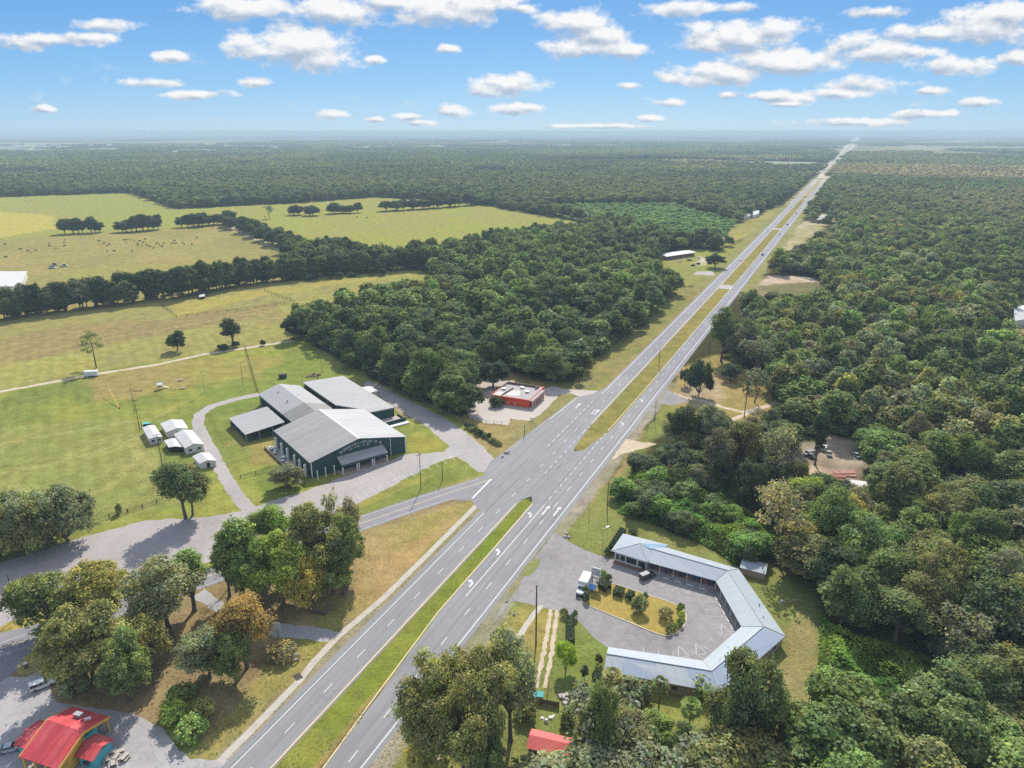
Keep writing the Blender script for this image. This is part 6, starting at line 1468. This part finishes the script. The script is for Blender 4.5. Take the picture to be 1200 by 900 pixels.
# yellow guy marker lying against the mown field pole
P1_, P2_ = g(140, 479), g(128, 462); t = thing('leaning_pole', 'slender yellow pole leaning in the mown field', 'pole', P1_)
MB().tube((0, 0, 0), (P2_[0] - P1_[0], P2_[1] - P1_[1], 4.5), .16, .1, 6).build('shaft', M['yellow'], t, True); MB().tube((0, 0, 0), (.12, .1, .9), .2, .18, 6).build('sleeve', M['black'], t, True)
def board(name, label, p, rz, w, h, z, post, matb, face=None, text=True):
    t = thing(name, label, 'sign', p, rz)
    for x in post: MB().box((x, .12, 0), (.18, .18, z + h * .9)).build('post', M['steel'], t, True)
    MB().box((0, 0, z), (w, .16, h)).build('panel', matb, t, True)
    if text:
        mb = MB(); r_ = random.Random(int(w * 100))
        for row_ in range(3):
            x = -w * .4
            while x < w * .36:
                l = r_.uniform(.08, .22) * w; mb.add([(x, -.085, z + h * (.2 + .24 * row_)), (x + l, -.085, z + h * (.2 + .24 * row_)), (x + l, -.085, z + h * (.33 + .24 * row_)), (x, -.085, z + h * (.33 + .24 * row_))], [(0, 1, 2, 3)]); x += l + .06 * w
        mb.build('lettering', M['navy'], t, True)
    return t
sg = board('motel_sign', 'white roadside sign board with dark blurred lettering in the motel island', (22.4, 163.4), R(-30), 2.9, 2.5, 3.1, (-1.0, 1.0), M['white'])
MB().box((0, 0, 2.2), (2.0, .16, .7)).build('lower_panel', M['offwhite'], sg, True)
t = thing('blue_board', 'bright blue slanted board at the foot of the motel sign', 'board', (21.2, 161.4), R(-28)); MB().slab([(-1.0, -.9, .8), (1.0, -.9, .8), (1.0, .7, 1.5), (-1.0, .7, 1.5)], .1).build('panel', M['blue_paint'], t, True)
for x, y, z in ((-.9, -.8, .75), (.9, -.8, .75), (-.9, .6, 1.4), (.9, .6, 1.4)): MB().box((x, y, 0), (.1, .1, z)).build('leg', M['steel'], t, True)
board('road_sign', 'white square sign on a dark post beside the rust tinted tree', g(326.5, 750), R(-12), 1.7, 1.9, 3.2, (0,), M['white'], text=False)
board('roadside_sign', 'small pale sign on the bank below the red building', g(623, 492.5), R(20), 1.6, .7, .5, (-.5, .5), M['white'], text=False)
board('marker_sign', 'low white marker beside the frontage lot drive', g(589, 536), R(30), 1.2, .5, .2, (0,), M['concrete'], text=False)
t = thing('utility_box', 'small brown cabinet on the grass island by the county road', 'cabinet', g(31, 783), .2); MB().box((0, 0, 0), (.7, .6, 1.3)).build('case', M['brown_wood'], t, True); MB().box((0, 0, 1.3), (.8, .7, .08)).build('lid', M['white'], t, True)
def fence(name, label, line, h, step, mat, rails=(.5, .95), r=.06, boards=False):
    P = PX(line); o = P[0]; mb = MB(); t = thing(name, label, 'fence', o); pm = MB()
    for a, b in zip(P[:-1], P[1:]):
        L = np.hypot(*(b - a)); k = max(1, int(L / step)); an = math.atan2(b[1] - a[1], b[0] - a[0])
        for j in range(k + 1): q = a + (b - a) * j / k; pm.box((*q, 0), (r * 2, r * 2, h))
        c = (a + b) / 2
        if boards: mb.box((*c, .05), (L, .06, h - .15), an)
        else:
            for f in rails: mb.box((*c, h * f), (L, .05, .07), an)
    mb.build('boards' if boards else 'rails', mat, t); pm.build('posts', M['pole'], t)
    return t
fence('field_fence', 'wire fence round the paddock below the hedgerow', [(189, 357), (207, 372), (300, 361), (345, 354), (310, 341)], 1.5, 6, M['pole'], (.4, .7, .97), .12)
fence('field_fence', 'dark fence line running down the playing ground to the gravel drive', [(287.5, 408), (302, 459)], 1.8, 4, M['pole'], (.3, .6, .97), .1)
fence('field_fence', 'dark fence along the foot of the mown field beside the thicket', [(106, 613), (150, 601), (200, 584)], 1.4, 4, M['pole'], (.3, .6, .97), .12)
fence('field_fence', 'short fence crossing the grass beside the gravel drive', [(282, 560), (300, 556), (325, 549)], 1.3, 4, M['pole'], (.4, .7, .97), .1)
fence('chain_fence', 'long chain fence between the woodland drive and the wood', [(372, 404), (430, 437), (470, 460), (510, 481), (543, 496)], 1.9, 4, M['concrete'], (.5, .97), .07)
fence('chain_fence', 'pale fence along the edge of the red building lot', [(549, 489), (570, 496), (597, 498)], 1.3, 2.5, M['concrete'], (.5, .97), .08)
fence('board_fence', 'dark board fence behind the red tin shed', [(617, 822), (655, 829)], 1.5, 2.4, M['brown_wood'], boards=True)
fence('board_fence', 'short dark board fence running up beside the wheel tracks', [(641, 820), (642.5, 806)], 1.5, 2.4, M['brown_wood'], boards=True)
t = thing('garden_bin', 'teal topped bin beside the board fence', 'bin', g(631, 819), -.15); MB().box((0, 0, 0), (1.9, 1.1, 1.1)).build('body', M['dark'], t, True); MB().slab([(-1.05, -.65, 1.15), (1.05, -.65, 1.15), (1.05, .65, 1.5), (-1.05, .65, 1.5)], .1).build('lid', M['teal'], t, True)
def heap(name, label, cat, u, v, s, mat, n=9, seed=1):
    r_ = random.Random(seed); p = g(u, v); mb = MB()
    for _ in range(n): mb.box((p[0] + r_.gauss(0, s * .4), p[1] + r_.gauss(0, s * .3), 0), (r_.uniform(.3, 1) * s * .6, r_.uniform(.3, 1) * s * .5, r_.uniform(.15, .8)), r_.uniform(0, 3), taper=r_.uniform(.5, .95))
    return single(mb.build(name, mat), label, cat)
heap('tarp_pile', 'white tarps and boards heaped beside the tall green tree', 'tarp pile', 664, 818, 2.6, M['concrete'], 16, 3); heap('tarp_pile', 'white sheet lying between the board fence and the red tin shed', 'tarp', 645, 843, 1.8, M['offwhite'], 5, 5)
heap('rubble', 'white rubble bits on the motel back lawn', 'rubble', 915.5, 706, 1.3, M['offwhite'], 5, 7); heap('dirt_heap', 'small brown dirt heap on the motel back lawn', 'dirt heap', 931, 706, 1.2, M['rustdirt'], 6, 8)
heap('dirt_heap', 'mound of brown earth in the grass behind the pale shed', 'dirt heap', 366, 441, 5, surface('brown earth', (.14, .10, .07), .3, 1, .95), 16, 9); heap('rubble', 'pale rubble at the corner of the hall drive', 'rubble', 594, 531, 2.0, M['concrete'], 10, 10)
heap('rubble', 'concrete bits by the motel entrance', 'rubble', 666.5, 630, 1.8, M['concrete'], 6, 11); heap('rubble', 'pale bits on the grass beside the two wheel tracks', 'rubble', 601, 719, 1.3, M['concrete'], 6, 12)
t = thing('dumpster', 'dark dumpster standing in the grass behind the long barn', 'dumpster', g(331.5, 443), .4); MB().box((0, 0, .2), (3.6, 2, 1.6), taper=1.06).build('body', M['green_wall'], t, True); MB().box((0, 0, 1.8), (3.9, 2.2, .12)).build('lid', M['black'], t, True)
t = thing('horse_trailer', 'white box trailer at the farm track beside the lone pine', 'trailer', g(107.5, 441), R(8)); MB().loft([(-3.2, 1.15, 1.05, .6, 2.9), (3.2, 1.15, 1.05, .6, 2.9)]).build('body', M['white'], t, True)
for x in (-.7, .7):
    for s in (-1, 1): MB().tube((x, s * .95, .38), (x, s * 1.2, .38), .38, n=10).build('wheel', M['black'], t, True)
MB().box((3.9, 0, .5), (1.6, .14, .14)).build('drawbar', M['steel'], t, True)
# playground
t = thing('play_frame', 'white roofed climbing frame on the tan playing ground', 'climbing frame', g(188, 456), .5)
for x, y in ((-1, -1), (1, -1), (-1, 1), (1, 1)): MB().box((x, y, 0), (.14, .14, 2.6)).build('post', M['steel'], t, True)
MB().box((0, 0, 1.3), (2.2, 2.2, .12)).build('deck', M['brown_wood'], t, True); MB().slab([(-1.3, -1.3, 2.5), (1.3, -1.3, 2.5), (1.3, 0, 3.2), (-1.3, 0, 3.2)], .08).slab([(-1.3, 0, 3.2), (1.3, 0, 3.2), (1.3, 1.3, 2.5), (-1.3, 1.3, 2.5)], .08).build('roof', M['white'], t, True)
MB().add([(1.1, -.5, 1.4), (3.6, -.5, .2), (3.6, .5, .2), (1.1, .5, 1.4), (1.1, -.5, 1.3), (3.6, -.5, .1), (3.6, .5, .1), (1.1, .5, 1.3)], [(0, 1, 2, 3), (7, 6, 5, 4), (0, 4, 5, 1), (1, 5, 6, 2), (2, 6, 7, 3), (3, 7, 4, 0)]).build('slide', M['white'], t, True)
for (u, v, lb) in ((211.5, 446, 'small white canopy table on the tan ground right of the climbing frame'), (214, 455.5, 'low white table below the small canopy table')):
    copy_thing(pt, g(u, v), .2, lb, 'tables of the playing ground', (1.3, 1.3, 1.0))
t = thing('park_bench', 'dark long bench on the tan playing ground', 'bench', g(161.5, 458.5), .15); MB().box((0, 0, .4), (4, .5, .1)).build('seat', M['brown_wood'], t, True)
for x in (-1.6, 0, 1.6): MB().box((x, 0, 0), (.1, .4, .4)).build('leg', M['brown_wood'], t, True)
p = g(347.5, 774); t = thing('tractor_tyre', 'pale ring of an old tyre among the brown bushes by the sidewalk', 'tyre', p, .6)
mb = MB(); n1, n2 = 20, 8
mb.add([((.75 + .2 * math.cos(b)) * math.cos(a), .2 * math.sin(b), .95 + (.75 + .2 * math.cos(b)) * math.sin(a)) for a in [6.2832 * i / n1 for i in range(n1)] for b in [6.2832 * j / n2 for j in range(n2)]],
       [(i * n2 + j, ((i + 1) % n1) * n2 + j, ((i + 1) % n1) * n2 + (j + 1) % n2, i * n2 + (j + 1) % n2) for i in range(n1) for j in range(n2)]); mb.build('ring', M['concrete'], t, True, True)
for (a, b, lb) in (((360, 716), (380, 721), 'low dark wall in the brown grass by the sidewalk, bent part'), ((404, 699), (411, 681), 'low dark wall under the roadside clump'), ((380, 721), (389, 711), 'low dark wall meeting the bent one by the sidewalk')):
    A_, B_ = g(*a), g(*b); c = (A_ + B_) / 2; single(MB().box((*c, 0), (np.hypot(*(B_ - A_)), .4, 1.1), math.atan2(*(B_ - A_)[::-1])).build('low_wall', M['brown_wood']), lb, 'low wall')

# ------------------------------------------------------------------ hedges and island shrubs
def hedge(label, line, w, h, tn, name='hedge', seed=1, group=None):
    r_ = np.random.default_rng(seed); P = PX(line); Ps, Ns = [], []
    for a, b in zip(P[:-1], P[1:]):
        L = np.hypot(*(b - a)); f = (b - a) / L; nn_ = np.array((-f[1], f[0])); m = int(L * (w + 2 * h) * 60)
        t, q = r_.uniform(-.02, 1.02, m), r_.uniform(0, 1, m); k = r_.choice(3, m, p=[w / (w + 2 * h), h / (w + 2 * h), h / (w + 2 * h)])
        off = np.where(k == 0, (q - .5) * w, np.where(k == 1, w / 2, -w / 2)); z = np.where(k == 0, h, q * h) + r_.normal(0, .09, m)
        xy = a + f * (t * L)[:, None] + nn_ * (off + r_.normal(0, .09, m))[:, None]
        Ps.append(np.concatenate([xy, np.maximum(z, .05)[:, None]], 1)); Ns.append(np.stack([nn_[0] * np.sign(off) * (k > 0), nn_[1] * np.sign(off) * (k > 0), (k == 0) * 1.0], 1) + r_.normal(0, .5, (m, 3)))
    Ps, Ns = np.concatenate(Ps), np.concatenate(Ns); lum = r_.uniform(.7, 1.3, len(Ps))[:, None] * np.ones((1, 3))
    V, Fq, C = quads(Ps, Ns, .21, r_, .7, lum)
    me = np_mesh(name, V, Fq, [M['leaf']], {'leafvar': ('POINT', 'FLOAT_COLOR', np.concatenate([C, np.ones((len(C), 1))], 1))}); o = bpy.data.objects.new(name, me); COL.objects.link(o); o.color = tint(tn, 0)
    return single(o, label, 'hedge', group)
hedge('tall dark clipped hedge at the highway end of the motel office', [(716, 648), (729.5, 627)], 1.6, 2.3, 'black', seed=2)
hedge('dark clipped hedge beside the two wheel tracks on the motel lawn', [(668, 728), (668, 757)], 1.7, 1.8, 'deep', seed=3)
hedge('box hedge next to the blue board in the motel island', [(704, 688), (713, 692.5)], 2.2, 1.7, 'deep', seed=4); hedge('middle box hedge of the motel island', [(720, 695), (730, 698)], 2.4, 1.6, 'dark', seed=5); hedge('box hedge nearest the middle of the motel island', [(734.5, 699.5), (741.5, 702)], 2.2, 1.6, 'deep', seed=6)
for k in range(11):
    u, v = 547 + 3.7 * k + rt.uniform(-1, 1), 500 + 2.2 * k + rt.uniform(-1, 1.5); plant('bank_shrub', 'dark shrub of the overgrown strip between the hall drive and the grassy bank', 'shrub', g(u, v), rt.uniform(.9, 1.9), rt.uniform(1.0, 2.4), 'bush%d' % (k % 3), rt.choice(['deep', 'dark', 'olive']), 'shrubs of the overgrown strip')
for (b, t, w, tn, lb) in (((686.5, 697), 688, 10, 'dark', 'dark shrub at the nose of the motel island behind the truck'), ((688, 704), 695, 11, 'deep', 'dark shrub at the very tip of the motel island'), ((705, 680), 669, 11, 'fresh', 'green shrub just right of the motel sign'), ((712.5, 680), 674, 8, 'deep', 'small round shrub on the kerb right of the motel sign'),
        ((749, 716), 700, 17, 'sage', 'pale grey green shrub in the middle of the motel island'), ((745, 718), 707, 10, 'dark', 'dark shrub in front of the pale grey green one'), ((780, 724), 713, 15, 'brown', 'brownish spreading bush on the dry island lawn'), ((756, 702), 695, 6, 'mid', 'tiny upright plant behind the pale grey green shrub'),
        ((783, 742), 735, 8, 'dark', 'first rounded shrub along the curved island end'), ((790, 738), 731, 8, 'mid', 'second rounded shrub along the curved island end'), ((796, 733), 726, 8, 'fresh', 'third rounded shrub along the curved island end'), ((798, 725), 718, 8, 'lime', 'yellowish shrub at the curved island end'), ((797, 716), 708, 9, 'fresh', 'green shrub where the island kerb starts to curve'),
        ((701, 778), 768, 9, 'deep', 'dark bush at the corner of the motel south wing'), ((699, 803), 786, 10, 'black', 'dark upright bush beside the clipped ball shrub'), ((712, 650), 643, 9, 'dark', 'dark bush at the hedge foot by the motel office'), ((742, 626), 620, 10, 'deep', 'dark bush behind the motel office roof'), ((661, 722), 714, 8, 'dark', 'dark shrub at the head of the hedge by the wheel tracks'), ((674, 724), 716, 7, 'deep', 'small dark shrub at the court kerb by the hedge'), ((581, 476), 466, 16, 'dark', 'bush against the red front of the empty building')):
    plant_px('garden_shrub', lb, 'shrub', b, t, w, 'bush%d' % rt.randrange(3), tn)

# ------------------------------------------------------------------ cattle
cow_black, cow_tan = paint('black hide', (.012, .011, .011), .8), paint('tan hide', (.36, .25, .15), .8)
def cow_proto(mat, label, p, group):
    t = thing('cow', label, 'cow', p, 0, group); vs = []
    # one skin: rings along the body from rump to muzzle, legs drawn down from it
    mb = MB(); prof = [(-1.15, .10, 1.05, .12), (-1.05, .30, 1.02, .34), (-.6, .36, .98, .40), (0, .38, .95, .42), (.55, .34, .98, .42), (.85, .24, 1.1, .32), (1.15, .15, 1.2, .2), (1.45, .14, 1.12, .17), (1.75, .09, .95, .11)]
    n = 8; V = [(x, w_ * math.cos(6.2832 * k / n), zc + hz_ * math.sin(6.2832 * k / n)) for x, w_, zc, hz_ in prof for k in range(n)]
    mb.add(V, [(i * n + k, i * n + (k + 1) % n, (i + 1) * n + (k + 1) % n, (i + 1) * n + k) for i in range(len(prof) - 1) for k in range(n)] + [tuple(range(n - 1, -1, -1)), tuple(range((len(prof) - 1) * n, len(prof) * n))])
    for x in (-.85, .6):
        for s in (-.2, .2): mb.tube((x, s, .85), (x + .04, s, .42), .12, .07, 6); mb.tube((x + .04, s, .42), (x, s, 0), .07, .055, 6)
    for s in (-1, 1): mb.tube((1.3, .1 * s, 1.28), (1.25, .3 * s, 1.3), .06, .02, 5)
    mb.tube((-1.1, 0, 1.15), (-1.25, 0, .5), .04, .03, 5)
    mb.build('body', mat, t, True, True); return t
CB = [(116,283),(122,286),(125,288.5),(128,287),(126,295),(134,295),(146,282),(150,281.5),(154,282),(158,283),(161,286),(162.5,288),(167,288.5),(168,285),(170,281),(176,289.5),(180,291),(184,286),(190,289.5),(192,286),(202,286),(204.5,283),(206,286),(214,285),(216,287),(225,287),(231,279),(155,295),(76,289),(76,282),(58,289),(24,293),(33,295),(7,302),(6,287),(172,288),(148,285),(164,283),(187,287),(311,255),(418,255),(430,256)]
cb = None
for (u, v) in CB:
    if cb is None: cb = cow_proto(cow_black, 'small black cow grazing in the herd on the far cattle pasture', g(u, v), 'black cattle of the herd'); cb.scale = (1.25,) * 3
    else: copy_thing(cb, g(u, v), rt.uniform(0, 6.28))
ct = None
for (u, v) in ((58, 286), (76, 285.5), (42, 294), (37, 296.5), (66, 292)):
    if ct is None: ct = cow_proto(cow_tan, 'small tan cow grazing apart from the black herd', g(u, v), 'tan cattle of the herd'); ct.scale = (1.25,) * 3
    else: copy_thing(ct, g(u, v), rt.uniform(0, 6.28))

# ------------------------------------------------------------------ rough grass: tufts and weeds that break up the turf and the pavement edges
def tufts():
    r_ = np.random.default_rng(77); n = 150000
    Y = 95 + (350 - 95) * r_.random(n) ** 1.5; X = (r_.random(n) * 2 - 1) * (Y + 60) * .82
    clump = vnoise(X, Y, 5, 81) * .5 + vnoise(X, Y, 1.7, 82) * .5; k = clump > .46; X, Y = X[k], Y[k]
    ok = ~((X > 62) & (Y < 250) & (Y > 60) & ~inside(np.array(PX(RLAW)), X, Y))
    s, o = to_so(np.stack([X, Y], -1)); road = (((o > -94.9) & (o < -85.2)) | ((o > -77) & (o < -68.9)) | ((s > 130) & (s < 240) & (o > -94.9) & (o < -81) & ~((o < -81.6) & (o > -85.4) & (s < 193))) | ((s > 195) & (s < 300) & (o < -85) & (o > -107)) | ((s > 194) & (s < 242) & (o > -86) & (o < -68)) | ((s > 95) & (s < 195) & (o > -81) & (o < -69)))
    ok &= ~road
    for P in PAVED + KUDW:
        lo, hi = P.min(0), P.max(0); q = np.nonzero(ok & (X > lo[0]) & (X < hi[0]) & (Y > lo[1]) & (Y < hi[1]))[0]
        if len(q): ok[q[inside(P, X[q], Y[q])]] = False
    for P in ([HL(-9, -5), HL(52, -5), HL(52, 86), HL(-9, 86)], [*OU, *IN[::-1]], [O0, O1, O2, O3], core):
        P = np.array(P); ok[inside(P, X, Y)] = False
    X, Y = X[ok], Y[ok]; m = len(X)
    dryness = vnoise(X, Y, 30, 83) * .6 + vnoise(X, Y, 8, 84) * .4
    A, B = np.array((.115, .15, .042)), np.array((.26, .215, .09)); t = np.clip((dryness - .3) * 2.2, 0, 1)[:, None]
    C = (A * (1 - t) + B * t) * r_.uniform(.95, 1.75, (m, 1)); h = r_.uniform(.04, .10, m)
    P3 = np.stack([X, Y, h * .5], 1); Nn = np.stack([r_.normal(0, .2, m), r_.normal(0, .2, m) + .15, np.ones(m)], 1)
    V, Fq, Cc = quads(P3, Nn, .19, r_, .6, C); V[:, 2] = np.maximum(V[:, 2], .012)
    me = np_mesh('grass', V, Fq, [M['leaf']], {'leafvar': ('POINT', 'FLOAT_COLOR', np.concatenate([Cc, np.ones((len(Cc), 1))], 1))}); o_ = bpy.data.objects.new('grass', me); COL.objects.link(o_); o_.color = (1, 1, 1, 1)
    props(o_, 'rough tufts of green and straw coloured grass over the verges and lawns', 'grass', None, 'stuff')
    print('tufts', m)
tufts()
# ------------------------------------------------------------------ camera, sun, sky, air
cam = bpy.data.cameras.new('camera'); co = bpy.data.objects.new('camera', cam); COL.objects.link(co)
cam.sensor_fit = 'HORIZONTAL'; cam.sensor_width = 36.0; cam.lens = 36.0 * F / 1200.0; cam.clip_start = .5; cam.clip_end = 200000
co.location = (0, 0, HC); co.rotation_euler = (R(90) - PT, 0, 0); S.camera = co
SUN_EL, SUN_AZ = 41.0, 6.0            # elevation; degrees right of straight ahead
sun = bpy.data.lights.new('sun', 'SUN'); sun.energy = 3.4; sun.angle = R(.53); sun.color = (1.0, .94, .84)
sl = bpy.data.objects.new('sun', sun); COL.objects.link(sl)
d = Vector((math.sin(R(SUN_AZ)) * math.cos(R(SUN_EL)), math.cos(R(SUN_AZ)) * math.cos(R(SUN_EL)), math.sin(R(SUN_EL))))
sl.rotation_euler = d.to_track_quat('Z', 'Y').to_euler(); sl.location = (0, 0, 300)
W = bpy.data.worlds.new('World'); S.world = W; W.use_nodes = True
nt = W.node_tree; nt.nodes.clear()
out = nt.nodes.new('ShaderNodeOutputWorld'); bg = nt.nodes.new('ShaderNodeBackground'); bg.inputs[1].default_value = .15
sky = nt.nodes.new('ShaderNodeTexSky'); sky.sky_type = 'NISHITA'; sky.sun_disc = False
sky.sun_elevation = R(SUN_EL); sky.sun_rotation = R(SUN_AZ); sky.altitude = 100; sky.air_density = 1.0; sky.dust_density = .25; sky.ozone_density = 3.0
tc = nt.nodes.new('ShaderNodeTexCoord')
sx = N(nt, 'ShaderNodeSeparateXYZ'); nt.links.new(tc.outputs['Generated'], sx.inputs[0])
ay = mathn(nt, 'MAXIMUM', sx.outputs[1], .05)
U, Vv = mathn(nt, 'DIVIDE', sx.outputs[0], ay), mathn(nt, 'DIVIDE', sx.outputs[2], ay)
cb = N(nt, 'ShaderNodeCombineXYZ'); nt.links.new(U, cb.inputs[0]); nt.links.new(Vv, cb.inputs[1]); P0 = cb.outputs[0]
def sky_uv(u, v):
    x, w = u - 600., 450. - v
    Yd, Zd = F * CP + w * SP, -F * SP + w * CP
    return x / Yd, Zd / Yd
EXPO = .95; KS = .15
def disp(c): return tuple(((x / 12.92 if x <= .04045 else ((x + .055) / 1.055) ** 2.4) / (KS * 2 ** EXPO)) for x in [q / 255 for q in c])
CLOUDS = [(345,52,58,22),(315,60,40,12),(375,70,36,15),(300,10,70,13),(390,14,70,15),(455,4,30,8),(520,12,72,18),(560,6,50,12),(680,27,42,15),(700,40,26,12),(690,57,52,11),(735,60,24,8),
          (60,47,52,7),(28,50,30,8),(100,44,30,6),(125,29,34,7),(200,66,17,6),(182,97,34,6),(232,111,34,5),(598,99,34,12),(575,106,24,9),(600,128,24,7),(528,130,20,7),(390,133,15,6),(300,96,17,6),(50,128,12,4),(525,57,12,5),
          (870,42,62,17),(835,52,34,12),(905,34,36,12),(900,72,66,16),(850,84,60,13),(820,92,40,8),(945,76,36,12),(1000,50,26,12),(1030,60,52,11),(1075,60,30,8),(1012,98,50,9),(985,108,36,6),(1100,38,60,10),(1150,30,62,17),(1185,14,40,20),(1120,76,44,10),(1190,68,20,8),
          (805,9,44,8),(860,10,22,6),(910,113,42,6),(855,112,14,5),(782,121,16,5),(762,139,14,4),(490,143,18,4),(1030,15,34,6),(1095,106,20,5),(610,10,14,5),(440,140,10,3),(620,126,20,5),(920,122,20,3),(1090,134,40,5),(1000,143,60,5),(700,148,60,3),(480,137,16,4),(1150,120,22,5),(740,100,12,4),(440,70,10,4)]
mn = m2_ = None
for (u, v, a, b) in CLOUDS:
    cu, cv = sky_uv(u, v); eu = abs(sky_uv(u + a, v)[0] - cu) * 1.32; ev = abs(sky_uv(u, v - b)[1] - cv) * 1.3
    n = N(nt, 'ShaderNodeVectorMath', operation='MULTIPLY_ADD'); nt.links.new(P0, n.inputs[0]); n.inputs[1].default_value = (1 / eu, 1 / ev, 0); n.inputs[2].default_value = (-cu / eu, -cv / ev, 0)
    l = N(nt, 'ShaderNodeVectorMath', operation='LENGTH'); nt.links.new(n.outputs[0], l.inputs[0]); o_ = l.outputs['Value']
    mn = o_ if mn is None else mathn(nt, 'SMOOTH_MIN', mn, o_, .25)
    sh = N(nt, 'ShaderNodeVectorMath', operation='ADD'); nt.links.new(n.outputs[0], sh.inputs[0]); sh.inputs[1].default_value = (.1, .55, 0)
    l2 = N(nt, 'ShaderNodeVectorMath', operation='LENGTH'); nt.links.new(sh.outputs[0], l2.inputs[0]); q_ = l2.outputs['Value']
    m2_ = q_ if m2_ is None else mathn(nt, 'SMOOTH_MIN', m2_, q_, .25)
f1 = noise(nt, P0, 24, 8, .62, (1, 1.7, 1))
ofs = N(nt, 'ShaderNodeVectorMath', operation='ADD'); nt.links.new(P0, ofs.inputs[0]); ofs.inputs[1].default_value = (.002, .011, 0)
f2 = noise(nt, ofs.outputs[0], 24, 8, .62, (1, 1.7, 1))
f3 = noise(nt, P0, 6, 4, .6, (1, 3.2, 1))
body = mathn(nt, 'ADD', mathn(nt, 'SUBTRACT', 1.0, mn), mathn(nt, 'MULTIPLY', mathn(nt, 'SUBTRACT', f1, .5), 2.5))
dens = ramp(nt, body, -.02, .46)
# thin scraps of cloud elsewhere
scrap = mathn(nt, 'MULTIPLY', ramp(nt, mathn(nt, 'ADD', mathn(nt, 'MULTIPLY', f1, .6), mathn(nt, 'MULTIPLY', f3, .6)), .68, .86, 0, .42), ramp(nt, Vv, .0, .03))
dens = mathn(nt, 'MAXIMUM', dens, scrap)
lit = ramp(nt, mathn(nt, 'ADD', mathn(nt, 'ADD', mathn(nt, 'SUBTRACT', m2_, mn), mathn(nt, 'MULTIPLY', mathn(nt, 'SUBTRACT', f1, f2), 2.2)), mathn(nt, 'MULTIPLY', body, -.15)), -.5, .3, 0, 1)  # sunlit tops and grey undersides painted into the cloud colour
ccol = mixc(nt, lit, disp((178, 194, 214)), disp((252, 252, 251)))
# low blue band of the sky over the woods, passing into the physical sky higher up
el = N(nt, 'ShaderNodeValToRGB'); nt.links.new(mathn(nt, 'MULTIPLY', sx.outputs[2], 4.0), el.inputs[0])
cr = el.color_ramp; stops = [(0.0, (146, 192, 225)), (.07, (126, 183, 228)), (.22, (98, 167, 223)), (.5, (72, 145, 211)), (1.0, (60, 132, 202))]
cr.elements[0].position, cr.elements[0].color = 0, (*disp(stops[0][1]), 1); cr.elements[1].position, cr.elements[1].color = 1, (*disp(stops[-1][1]), 1)
for p_, c_ in stops[1:-1]: e_ = cr.elements.new(p_); e_.color = (*disp(c_), 1)
skyc = mixc(nt, ramp(nt, sx.outputs[2], .17, .42, .10, 1.0), el.outputs[0], sky.outputs[0])
# bright cloud added above and behind the view to raise the fill light
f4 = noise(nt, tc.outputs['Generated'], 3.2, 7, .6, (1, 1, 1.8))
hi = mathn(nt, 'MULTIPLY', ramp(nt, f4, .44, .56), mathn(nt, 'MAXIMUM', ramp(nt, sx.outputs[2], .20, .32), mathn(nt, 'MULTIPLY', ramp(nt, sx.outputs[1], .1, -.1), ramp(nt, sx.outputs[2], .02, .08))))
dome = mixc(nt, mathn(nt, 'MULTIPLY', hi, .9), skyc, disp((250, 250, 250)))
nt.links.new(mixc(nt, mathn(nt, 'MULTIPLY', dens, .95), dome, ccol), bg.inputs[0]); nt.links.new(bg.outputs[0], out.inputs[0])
# the air: an even haze from below the ground to just above the camera
hz = MB().box((0, 0, -1.0), (260000, 260000, 124.0)).build('haze', []); props(hz, kind='stuff')
hm, hnt, hout = nmat('air'); pv = N(hnt, 'ShaderNodeVolumePrincipled'); pv.inputs['Color'].default_value = (.50, .65, .76, 1); pv.inputs['Density'].default_value = 1.3e-4
pv.inputs['Anisotropy'].default_value = .0
hnt.links.new(pv.outputs[0], hout.inputs['Volume']); hz.data.materials.append(hm)
S.cycles.use_denoising = False; S.cycles.volume_bounces = 1; S.cycles.max_bounces = 6; S.cycles.diffuse_bounces = 3; S.cycles.transmission_bounces = 4; S.cycles.transparent_max_bounces = 4
S.view_settings.view_transform = 'Standard'; S.view_settings.look = 'None'; S.view_settings.exposure = EXPO; S.view_settings.gamma = 1.0
